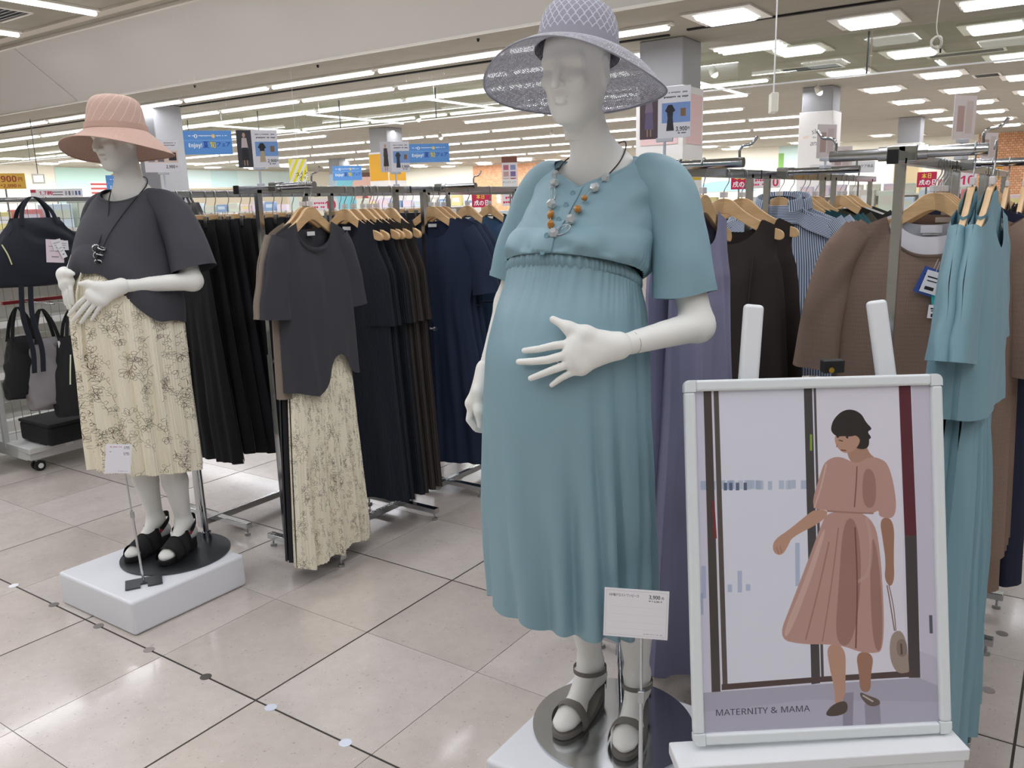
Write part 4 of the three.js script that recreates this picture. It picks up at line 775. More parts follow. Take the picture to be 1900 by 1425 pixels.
function sleeveGeo(sp, s) {
  const q = sp.sleeve, cv = new THREE.CatmullRomCurve3(q.path.map(([x, y, z]) => V(s * x, y, z || 0)));
  return loft(40, 24, (u, v) => {
    const th = u * Math.PI * 2, c = cv.getPoint(v), t = cv.getTangent(v), side = V(s * -t.y, s * t.x * 1, 0).normalize(), r = lerp(q.r0, q.r1, v), d = lerp(0.02, q.d, v) * (1 + 0.25 * Math.cos(3 * th + s + (sp.seed || 0)) * v);
    return [c.x + side.x * r * Math.cos(th), c.y + side.y * r * Math.cos(th), c.z + d * Math.sin(th) + 0.004 * noise2(th + s, v * 5), u * 0.5, v * 0.4];
  }, true);
}
const labelMat = mat(0xe8e6e2, 0.6);
const cache = {};
function garment(o) {                                       // o: name, label, category, group, mat, sp, key, at [x, y, z], turn, extras
  const t = T(o.name, o.label, o.category, o.at, o.turn || 0, o.group);
  const key = o.key, c = cache[key] || (cache[key] = { f: panelGeo(o.sp, 1), b: panelGeo(o.sp, -1), s: o.sp.sleeve ? [sleeveGeo(o.sp, 1), sleeveGeo(o.sp, -1)] : null });
  M('front_panel', c.f, o.mat, t); M('back_panel', c.b, o.inner || o.mat, t);
  if (c.s) c.s.forEach((g) => M('sleeve', g, o.mat, t));
  if (o.sp.neckW && o.sp.nf > 0.02 && !o.noLabel) M('brand_label', rbox(0.045, 0.016, 0.0015, 0.0005, 0, shoulderY(o.sp.neckW) - o.sp.nb - 0.016, -0.004), labelMat, t);
  if (o.extra) o.extra(t);
  return t;
}
function priceTag(t, x, y, z, rot = 0, w = 0.034, h = 0.058, color = 0xf4f4f6) {
  const g = new THREE.Group(); g.name = 'price_tag'; g.position.set(x, y, z); g.rotation.z = rot; t.add(g);
  M('card', rbox(w, h, 0.001, 0.0004), once('tag' + color, () => mat(color, 0.5)), g); M('print', merge([box(w * 0.7, 0.004, 0.0004, 0, h * 0.22, 0.0008), box(w * 0.6, 0.003, 0.0004, 0, h * 0.05, 0.0008), box(w * 0.55, 0.01, 0.0004, 0, -h * 0.28, 0.0008)]), dark, g); M('string', bar([0, h / 2, 0], [0, h / 2 + 0.03, -0.004], 0.0006, 5), whitePaint, g);
  return g;
}
const rib = (color) => once('rib' + color, () => mat(color, 0.9, { bumpMap: ribBump, bumpScale: 0.0025 }));
const HK = BARY + 0.0005;                                   // hook centre when hung on a top bar
const onArm = BARY + 0.0125;
const HALF = Math.PI / 2;

// ---- black pleated skirts on clip hangers
{
  const m = cloth(0x0e0f12), m2 = cloth(0x14171d), sp = { prof: [[-1.22, 0.3], [-0.9, 0.26], [-0.4, 0.2], [-0.105, 0.165]], top: 0.165, neckW: 0, nf: 0, nb: 0, bottom: -1.215, fold: 0.018, foldN: 6, pleat: 26, pleatA: 0.006, thick: [[-1.22, 0.04], [-0.6, 0.03], [-0.105, 0.006]] };
  const names = ['black pleated skirt at the front of its rack', 'second black skirt from the front of its rack', 'third black skirt on the left rack', 'fourth black skirt on the left rack', 'fifth black skirt on the left rack', 'sixth black skirt on the left rack', 'seventh black skirt on the left rack', 'eighth black skirt on the left rack', 'ninth black skirt on the left rack', 'tenth black skirt on the left rack', 'last black skirt, next to the rear rack post'];
  const sp2 = { ...sp, prof: sp.prof };
  for (let k = 0; k < 11; k++) {
    const z = -2.3 - k * 0.066 - (k % 3) * 0.006, q = { ...sp, seed: k % 3, bottom: sp.bottom + [0, 0.03, 0.015][k % 3] };
    garment({ name: 'black_skirt', label: names[k], category: 'skirt', group: 'black skirts on clip hangers', mat: k % 4 === 3 ? m2 : m, sp: { ...q, neckW: 0.0001, flatTop: -0.118 }, key: 'bs' + (k % 3), at: [-3.4, HK, z], noLabel: true });
    hanger(-3.4, HK, z, 0.06 * ((k % 3) - 1), 'clip hanger of the ' + names[k], 'clip hangers with black skirts', true);
  }
  // trousers
  const tr = [0x2c3644, 0x3d4a57, 0x46545f, 0x33414c, 0x1c2230, 0x12141a, 0x101216, 0x12141a];
  tr.forEach((col, k) => {
    const z = -3.3 - k * 0.085, q = { prof: [[-1.25, 0.16], [-0.8, 0.17], [-0.35, 0.2], [-0.105, 0.165]], top: 0.165, neckW: 0.0001, nf: 0, nb: 0, bottom: -1.15, flatTop: -0.118, fold: 0.014, foldN: 4, thick: [[-1.2, 0.03], [-0.6, 0.03], [-0.105, 0.008]], seed: k % 2 };
    garment({ name: 'trousers', label: ORD[k] + ' pair of ' + (k < 4 ? 'grey blue' : 'black') + ' trousers behind the black skirts', category: 'trousers', group: 'trousers on clip hangers', mat: cloth(col), sp: q, key: 'tr' + (k % 2), at: [-3.4, HK, z], noLabel: true });
    hanger(-3.4, HK, z, 0, 'clip hanger of the ' + ORD[k] + ' pair of trousers behind the black skirts', 'clip hangers with trousers', true);
  });
}
// ---- charcoal tee with printed skirt on the face-out arm
const teeSp = { nv: 50, prof: [[-0.95, 0.235], [-0.8, 0.228], [-0.5, 0.218], [-0.35, 0.212], [-0.27, 0.205], [-0.2, 0.205], [-0.12, 0.2]], top: 0.2, neckW: 0.1, nf: 0.1, nb: 0.03, bottom: -0.82, fold: 0.03, foldN: 2.6, sleeve: { path: [[0.17, -0.2], [0.2, -0.28], [0.225, -0.4], [0.235, -0.5]], r0: 0.05, r1: 0.078, d: 0.04 }, dip: (u) => 0.16 * Math.exp(-Math.pow((u - 0.25) / 0.35, 2)) - 0.03 * Math.cos(u * 3), seed: 2 };
{
  const beige = cloth(0x8d8074), ink = cloth(0x3b3b41);
  const neck = (t, sp, m) => M('neck_rib', loft(40, 4, (u, v) => { const x = (u * 2 - 1) * sp.neckW * (1 + 0.08 * v), a = Math.abs(x) / (sp.neckW * 1.08), y = shoulderY(sp.neckW) - sp.nf * Math.pow(Math.max(0, 1 - Math.pow(a, 2.4)), 0.55) - 0.014 * v; return [x, y, 0.014 + 0.02 * (1 - a) + 0.0015 * Math.sin(v * Math.PI)]; }), m, t);
  garment({ name: 'tee', label: 'charcoal crew-neck tee hanging over a cream printed skirt', category: 'top', mat: ink, sp: teeSp, key: 'tee', at: [-2.545, onArm, -2.31], turn: HALF + 0.12, extra: (t) => neck(t, teeSp, ink) });
  hanger(-2.545, onArm, -2.31, HALF + 0.12, 'wooden hanger of the charcoal crew-neck tee', 'wooden hangers on the front arm');
  garment({ name: 'tee', label: 'beige tee just behind the hanging charcoal tee', category: 'top', mat: beige, sp: { ...teeSp, dip: null, seed: 1 }, key: 'tee2', at: [-2.585, onArm, -2.31], turn: HALF + 0.12 });
  hanger(-2.585, onArm, -2.31, HALF + 0.12, 'wooden hanger of the beige tee', 'wooden hangers on the front arm');
  const skSp = { prof: [[-1.53, 0.235], [-1.0, 0.205], [-0.7, 0.18], [-0.55, 0.14]], top: 0.15, flatTop: -0.5, neckW: 0.0001, nf: 0, nb: 0, bottom: -1.53, fold: 0.02, foldN: 5, pleat: 46, pleatA: 0.007, nu: 184, thick: [[-1.53, 0.05], [-0.7, 0.03], [-0.5, 0.02]], seed: 4, uw: 1.1, uvs: 1.9, dip: (u) => -0.012 * Math.cos(u * 9) };
  skSp.prof.push([-0.12, 0.12]);
  garment({ name: 'printed_skirt', label: 'cream pleated skirt with line-drawn flowers hanging below the charcoal tee', category: 'skirt', mat: floralMat, sp: skSp, key: 'psk', at: [-2.555, onArm, -2.31], turn: HALF + 0.12, noLabel: true });
  garment({ name: 'dark_skirt', label: 'dark grey skirt behind the hanging cream printed skirt', category: 'skirt', mat: cloth(0x232329), sp: { ...skSp, nu: 92 }, key: 'psk2', at: [-2.63, onArm, -2.33], turn: HALF + 0.12, noLabel: true });
}
// ---- ribbed sleeveless dresses on the main bar
{
  const vest = { prof: [[-0.62, 0.25], [-0.5, 0.238], [-0.37, 0.225], [-0.32, 0.205], [-0.24, 0.172], [-0.17, 0.165], [-0.12, 0.17]], top: 0.17, neckW: 0.09, nf: 0.1, nb: 0.02, bottom: -0.6, fold: 0.012, foldN: 3, uw: 0.5 };
  const long = { prof: [[-1.44, 0.27], [-1.0, 0.24], [-0.6, 0.215], [-0.37, 0.205], [-0.24, 0.162], [-0.12, 0.158]], top: 0.158, neckW: 0.085, nf: 0.09, nb: 0.02, bottom: -1.42, fold: 0.02, foldN: 4, uw: 0.5 };
  const cols = [[0x1d222e, 'navy', -2.7], [0x1b2029, 'navy', -2.755], [0x191d26, 'navy', -2.815], [0x352f2c, 'dark brown', -2.858], [0x3a332f, 'dark brown', -2.9], [0x3a332e, 'dark brown', -3.0]];
  const lab = ['navy ribbed sleeveless set right behind the charcoal tee', 'second navy ribbed sleeveless set on its rack', 'third navy ribbed sleeveless set, next to the brown ones', 'dark brown ribbed sleeveless set next to the navy ones', 'middle one of the dark brown ribbed sleeveless sets', 'dark brown ribbed sleeveless set closest to the rear post'];
  cols.forEach(([c, n, z], k) => {
    garment({ name: 'ribbed_dress', label: lab[k], category: 'dress', group: 'ribbed sleeveless sets', mat: rib(c), sp: { ...vest, seed: k % 2, thin: true, fold: 0.008 }, key: 'vest' + (k % 2), at: [-2.75, HK, z], turn: [0.1, 0.03, 0.08, 0.02, 0.06, -0.12][k], extra: (t) => {
      const g = cache['vl' + k % 2] || (cache['vl' + k % 2] = [panelGeo({ ...long, seed: k % 2 + 3, thin: true, fold: 0.012 }, 1), panelGeo({ ...long, seed: k % 2 + 3, thin: true, fold: 0.012 }, -1)]);
      M('under_dress', g[0], rib(c), t); M('under_dress', g[1], rib(c), t);
      if (k === 0) priceTag(t, 0.0, -0.29, 0.045);
    } });
    hanger(-2.75, HK, z, [0.1, 0.03, 0.08, 0.02, 0.06, -0.12][k], 'wooden hanger of the ' + lab[k], 'wooden hangers with ribbed sets');
  });
}
// ---- denim dresses
{
  const sp = { prof: [[-1.45, 0.3], [-1.0, 0.25], [-0.66, 0.2], [-0.56, 0.19], [-0.45, 0.215], [-0.3, 0.22], [-0.12, 0.2]], top: 0.2, neckW: 0.1, nf: 0.1, nb: 0.02, bottom: -1.42, fold: 0.028, foldN: 5, waist: -0.58, sleeve: { path: [[0.18, -0.2], [0.235, -0.3], [0.265, -0.42], [0.28, -0.52]], r0: 0.05, r1: 0.075, d: 0.03 }, uw: 0.5 };
  const navy = cloth(0x1c2a44), den = cloth(0x33506e);
  const belt = (t) => { M('waist_tie', tube([[-0.2, -0.585, 0.03], [-0.1, -0.59, 0.055], [0, -0.6, 0.065], [0.1, -0.59, 0.055], [0.2, -0.585, 0.03]], 0.006, 30, 6), navy, t); M('bow', merge([tube([[0.0, -0.6, 0.07], [0.06, -0.64, 0.075], [0.09, -0.74, 0.07]], 0.004, 20, 6), tube([[0, -0.6, 0.07], [-0.07, -0.53, 0.075], [-0.11, -0.5, 0.06]], 0.004, 20, 6)]), navy, t); };
  [[-3.4, 'navy denim dress with a tied waist behind the brown sets'], [-3.35, 'second navy denim dress beside the brown sets'], [-3.3, 'navy denim dress closest to the rack post']].forEach(([z, l], k) => {
    garment({ name: 'denim_dress', label: l, category: 'dress', group: 'navy denim dresses', mat: navy, inner: k === 0 ? cloth(0x4a4c55) : navy, sp: { ...sp, seed: k % 2, thin: true, fold: 0.014 }, key: 'dd' + (k % 2), at: [-2.75, HK, z], turn: 0.3, extra: k ? null : (t) => { belt(t); priceTag(t, 0.02, -0.165, 0.004, 0.1, 0.04, 0.02); } });
    hanger(-2.75, HK, z, 0.3, 'wooden hanger of the ' + l, 'wooden hangers with denim dresses');
  });
  [[-3.6, 'blue denim dress with a white price tag at the neck', 0.05], [-3.8, 'blue denim dress behind the one with the price tag', 0.0]].forEach(([z, l, r], k) => {
    garment({ name: 'denim_dress', label: l, category: 'dress', group: 'blue denim dresses', mat: den, sp: { ...sp, seed: k }, key: 'dd' + k, at: [-2.75, HK, z], turn: r, extra: k ? null : (t) => { priceTag(t, 0.02, -0.27, 0.05, 0, 0.042, 0.08); belt(t); } });
    hanger(-2.75, HK, z, r, 'wooden hanger of the ' + l, 'wooden hangers with denim dresses');
  });
}
// ---- lavender dresses on the arm of the rack behind the near mannequin
{
  const lav = cloth(0x85839f), lavD = lav;
  const sp = { prof: [[-1.48, 0.28], [-1.0, 0.23], [-0.6, 0.19], [-0.35, 0.19], [-0.22, 0.16], [-0.12, 0.165]], top: 0.165, neckW: 0.08, nf: 0.1, nb: 0.02, bottom: -1.46, fold: 0.03, foldN: 4, uw: 0.5, thick: [[-1.48, 0.08], [-0.9, 0.06], [-0.4, 0.035], [-0.15, 0.018], [-0.09, 0.012]] };
  [[-0.915, 'lavender sleeveless dress at the tip of its arm'], [-0.985, 'lavender sleeveless dress closer to the bar']].forEach(([x, l], k) => {
    garment({ name: 'lavender_dress', label: l, category: 'dress', group: 'lavender dresses', mat: lav, sp: { ...sp, seed: k }, key: 'lav' + k, at: [x, onArm, -2.3], turn: HALF - 0.04 });
    hanger(x, onArm, -2.3, HALF - 0.04, 'wooden hanger of the ' + l, 'wooden hangers with lavender dresses');
  });
  // dark brown sleeveless tops
  const bt = { prof: [[-1.25, 0.27], [-0.8, 0.24], [-0.45, 0.215], [-0.33, 0.2], [-0.25, 0.178], [-0.12, 0.19]], top: 0.19, neckW: 0.13, nf: 0.085, nb: 0.05, bottom: -1.2, fold: 0.02, foldN: 3 };
  const br = cloth(0x2f2723);
  [[-2.8, 'dark brown sleeveless top facing the camera', 0.2], [-2.98, 'dark brown sleeveless top behind the first one', 0.12]].forEach(([z, l, r], k) => {
    garment({ name: 'brown_top', label: l, category: 'top', group: 'dark brown sleeveless tops', mat: br, sp: { ...bt, seed: k + 1 }, key: 'bt' + k, at: [-1.04, HK, z], turn: r, noLabel: true, extra: (t) => { for (const s of [-1, 1]) M('dart', tube([[s * 0.11, -0.28, 0.034], [s * 0.1, -0.42, 0.043], [s * 0.105, -0.6, 0.05]], 0.0035, 16, 6), br, t); } });
    hanger(-1.04, HK, z, r, 'wooden hanger of the ' + l, 'wooden hangers with brown tops');
  });
  // striped shirts
  const stripes = tex(256, 32, (c, w, h) => { c.fillStyle = '#5f7390'; c.fillRect(0, 0, w, h); c.fillStyle = '#dfe5ea'; for (let i = 0; i < 8; i++) c.fillRect(i * 32, 0, 10, h); }, [14, 1]);
  const sm = mat(0xffffff, 0.8, { map: stripes, bumpMap: weaveBump, bumpScale: 0.0004 }), hs = stripes.clone(); hs.rotation = Math.PI / 2; hs.repeat.set(14, 1); const smH = mat(0xffffff, 0.8, { map: hs });
  const sh = { prof: [[-0.85, 0.29], [-0.5, 0.27], [-0.35, 0.255], [-0.26, 0.235], [-0.12, 0.215]], top: 0.215, neckW: 0.075, nf: 0.08, nb: 0.01, bottom: -0.8, fold: 0.02, foldN: 3, uw: 0.5, sleeve: { path: [[0.19, -0.19], [0.25, -0.28], [0.29, -0.42], [0.285, -0.56]], r0: 0.055, r1: 0.075, d: 0.05 } };
  [[-3.42, 'blue striped shirt right behind the dark brown tops', 0.25], [-3.56, 'second blue striped shirt on its rack', 0.2]].forEach(([z, l, r], k) => {
    garment({ name: 'striped_shirt', label: l, category: 'shirt', group: 'blue striped shirts', mat: sm, sp: { ...sh, seed: k + 2 }, key: 'sh' + k, at: [-1.04, HK, z], turn: r, noLabel: true, extra: (t) => {
      M('collar', loft(40, 8, (u, v) => { const th = (u - 0.5) * Math.PI * 1.7 + Math.PI, rr_ = 0.075 + 0.02 * v; return [rr_ * Math.sin(th), -0.1 + 0.03 * Math.sin(v * Math.PI) - 0.025 * v - 0.02 * Math.cos(th), 0.03 + 0.055 * Math.cos(th) * (1 + 0.2 * v), v * 0.06, u * 0.4]; }), smH, t);
      M('yoke', loft(30, 8, (u, v) => { const x = (u * 2 - 1) * 0.2; return [x, shoulderY(Math.max(Math.abs(x), 0.075)) + 0.004 - 0.07 * v, 0.012 + 0.02 * v, u * 0.5, v * 0.1]; }), smH, t);
    } });
    hanger(-1.04, HK, z, r, 'wooden hanger of the ' + l, 'wooden hangers with striped shirts');
  });
  const plain = { ...sh, neckW: 0.1, nf: 0.07 };
  [[0x1d4a52, 'teal top behind the striped shirts', -3.72], [0x1f4d55, 'second teal top behind the striped shirts', -3.8], [0x3a3a2c, 'olive top behind the teal tops', -3.95]].forEach(([c, l, z], k) => {
    garment({ name: 'plain_top', label: l, category: 'top', group: 'tops behind the striped shirts', mat: cloth(c), sp: { ...plain, seed: k }, key: 'pl' + (k % 2), at: [-1.04, HK, z], turn: 0.2 });
    hanger(-1.04, HK, z, 0.2, 'wooden hanger of the ' + l, 'wooden hangers behind the striped shirts');
  });
  [[0x1a1815, 'black top with white trim', -4.4, -1.04], [0xe6e4e2, 'white top behind the black top', -4.5, -1.04], [0x33302a, 'dark olive top at the back of the aisle', -4.65, -1.04], [0x232733, 'navy top at the back of the knit aisle', -4.4, -0.39], [0x232733, 'second navy top at the back of the knit aisle', -4.55, -0.39], [0x26262c, 'dark top at the back behind the denim dresses', -4.4, -2.75], [0x1b2333, 'navy top at the back behind the denim dresses', -4.6, -2.75], [0x1b1d22, 'black top at the back of the skirt aisle', -4.45, -3.4], [0x20242c, 'charcoal top at the back of the skirt aisle', -4.7, -3.4]].forEach(([c, l, z, x], k) => {
    garment({ name: 'plain_top', label: l, category: 'top', group: 'tops on the rear racks', mat: cloth(c), sp: { ...plain, seed: k }, key: 'pl' + (k % 2), at: [x, HK, z], turn: 0.1 });
    hanger(x, HK, z, 0.1, 'wooden hanger of the ' + l, 'wooden hangers on the rear racks');
  });
}
// ---- brown ribbed knits and pale blue dresses
{
  const knit = mat(0x8a7466, 0.9, { bumpMap: waffleBump, bumpScale: 0.006, sheen: 0.2, sheenColor: new THREE.Color(0xa08878) }), white = cloth(0xdedbe0), gray = cloth(0xb9b9c2);
  const sp = { prof: [[-1.25, 0.28], [-0.8, 0.26], [-0.5, 0.245], [-0.38, 0.24], [-0.28, 0.236], [-0.2, 0.234], [-0.12, 0.222]], top: 0.222, neckW: 0.115, nf: 0.115, nb: 0.035, bottom: -1.2, fold: 0.02, foldN: 2, uw: 0.62, sleeve: { path: [[0.195, -0.19], [0.25, -0.27], [0.285, -0.42], [0.305, -0.62]], r0: 0.05, r1: 0.07, d: 0.06 } };
  const lab = ['brown ribbed knit with hang tags at the front of its rack', 'second brown ribbed knit on its rack', 'third brown ribbed knit on its rack', 'fourth brown ribbed knit on its rack'];
  [[-2.78, 0.25], [-2.84, 0.22], [-2.9, 0.2], [-2.97, 0.2]].forEach(([z, r], k) => {
    garment({ name: 'ribbed_knit', label: lab[k], category: 'top', group: 'brown ribbed knits', mat: knit, sp: { ...sp, seed: k % 2, thin: k > 0, fold: k ? 0.008 : 0.018 }, key: 'kn' + (k ? 1 + k % 2 : 0), at: [-0.39, HK, z], turn: r, extra: (t) => {
      if (k) return;
      const inner = { ...sp, neckW: 0.1, nf: 0.07, nb: 0.035, top: 0.19, prof: [[-0.35, 0.19], [-0.12, 0.19]], bottom: -0.34, fold: 0, thick: [[-0.35, 0.02], [-0.09, 0.006]] };
      M('inner_front', panelGeo(inner, 1), white, t); M('inner_back', panelGeo(inner, -1), gray, t);
      M('neck_rib', loft(40, 4, (u, v) => { const x = (u * 2 - 1) * sp.neckW * (1 + 0.06 * v), a = Math.abs(x) / (sp.neckW * 1.06), y = shoulderY(sp.neckW) - sp.nf * Math.pow(Math.max(0, 1 - Math.pow(a, 2.4)), 0.55) - 0.01 * v; return [x, y, 0.016 + 0.022 * (1 - a) + 0.0015 * Math.sin(v * Math.PI)]; }), knit, t);
      M('brand_label', rbox(0.058, 0.022, 0.0015, 0.0005, 0, -0.19, 0.002), white, t);
      priceTag(t, 0.03, -0.4, 0.052, 0.12, 0.04, 0.105, 0x29b3b8); priceTag(t, -0.005, -0.34, 0.056, -0.35, 0.05, 0.08, 0x33519c); priceTag(t, 0.005, -0.343, 0.0585, -0.3, 0.046, 0.066, 0xe9eaf0); priceTag(t, 0.022, -0.43, 0.055, -0.06, 0.04, 0.04, 0xf0eef2);
    } });
    hanger(-0.39, HK, z, r, 'wooden hanger of the ' + lab[k], 'wooden hangers with brown knits');
  });
  const long = { prof: [[-1.45, 0.26], [-0.8, 0.23], [-0.4, 0.2], [-0.12, 0.18]], top: 0.18, neckW: 0.09, nf: 0.09, nb: 0.02, bottom: -1.4, fold: 0.02, foldN: 4 };
  garment({ name: 'knit_dress', label: 'long brown knit dress showing below the ribbed knits', category: 'dress', mat: knit, sp: long, key: 'kd', at: [-0.39, HK, -3.01], turn: 0.15 });
  garment({ name: 'navy_dress', label: 'long navy dress at the rear of the knit rack', category: 'dress', mat: cloth(0x1a2138), sp: long, key: 'kd', at: [-0.33, HK, -3.1], turn: 0.15 });
  // pale blue dresses facing the aisle
  const bl = mat(0x7fa4b0, 0.55, { sheen: 0.5, sheenRoughness: 0.4, sheenColor: new THREE.Color(0xa8ccd4), bumpMap: weaveBump, bumpScale: 0.0003 });
  const ds = { prof: [[-0.64, 0.2], [-0.58, 0.195], [-0.3, 0.19], [-0.12, 0.18]], top: 0.18, neckW: 0.085, nf: 0.1, nb: 0.02, bottom: -0.6, fold: 0.012, foldN: 3, thick: [[-0.64, 0.055], [-0.3, 0.04], [-0.14, 0.02], [-0.09, 0.012]], sleeve: { path: [[0.16, -0.18], [0.195, -0.27], [0.22, -0.38], [0.235, -0.46]], r0: 0.045, r1: 0.07, d: 0.035 } };
  const skirt = { prof: [[-1.5, 0.27], [-1.0, 0.2], [-0.7, 0.15], [-0.58, 0.13], [-0.12, 0.12]], top: 0.12, neckW: 0.0001, nf: 0, nb: 0, bottom: -1.47, fold: 0.03, foldN: 6, thick: [[-1.5, 0.055], [-0.8, 0.035], [-0.58, 0.025], [-0.1, 0.012]], waist: -0.62 };
  [[-0.196, 'pale blue dress at the arm tip by the brown knits', 0.0], [-0.236, 'pale blue dress behind the first one on the arm', 0.05]].forEach(([x, l, r], k) => {
    garment({ name: 'blue_dress', label: l, category: 'dress', group: 'pale blue dresses', mat: bl, sp: { ...ds, seed: k }, key: 'bd' + k, at: [x, onArm, -2.25], turn: HALF + r - 0.05, extra: (t) => { M('skirt', panelGeo({ ...skirt, seed: k }, 1), bl, t); M('skirt', panelGeo({ ...skirt, seed: k }, -1), bl, t); } });
    hanger(x, onArm, -2.25, HALF + r - 0.05, 'wooden hanger of the ' + l, 'wooden hangers with pale blue dresses');
  });
  // rack behind and to the side
  [[0x1e2233, 'navy blouse edge-on behind the pale blue dresses', -0.2], [0x6b5145, 'brown blouse edge-on behind the pale blue dresses', -0.25], [0x23232a, 'black blouse edge-on behind the pale blue dresses', -0.3]].forEach(([c, l, x], k) => {
    garment({ name: 'blouse', label: l, category: 'blouse', group: 'blouses behind the pale blue dresses', mat: cloth(c), sp: { ...ds, seed: k }, key: 'bd' + (k % 2), at: [x, onArm, -3.4], turn: HALF });
    hanger(x, onArm, -3.4, HALF, 'wooden hanger of the ' + l, 'wooden hangers behind the pale blue dresses');
  });
  [[0xd98b98, 'pink long skirt at the picture edge beyond the knits', -3.35, -0.9], [0xcfc5b4, 'cream long skirt behind the pink one', -3.5, -1.25], [0xcfc5b4, 'second cream long skirt behind the pink one', -3.62, -1.25], [0x9c9ca4, 'grey long skirt behind the cream ones', -3.75, -1.2]].forEach(([c, l, z, b], k) => {
    garment({ name: 'long_skirt', label: l, category: 'skirt', group: 'long skirts on the side rack', mat: cloth(c), sp: { prof: [[-1.3, 0.26], [-0.6, 0.2], [-0.105, 0.165]], top: 0.165, neckW: 0.0001, nf: 0, nb: 0, bottom: b, flatTop: -0.118, fold: 0.02, foldN: 5, thick: [[-1.3, 0.04], [-0.105, 0.006]] }, key: 'ls' + b, at: [0.26, HK, z], noLabel: true });
    hanger(0.26, HK, z, 0, 'clip hanger of the ' + l, 'clip hangers on the side rack', true);
  });
}
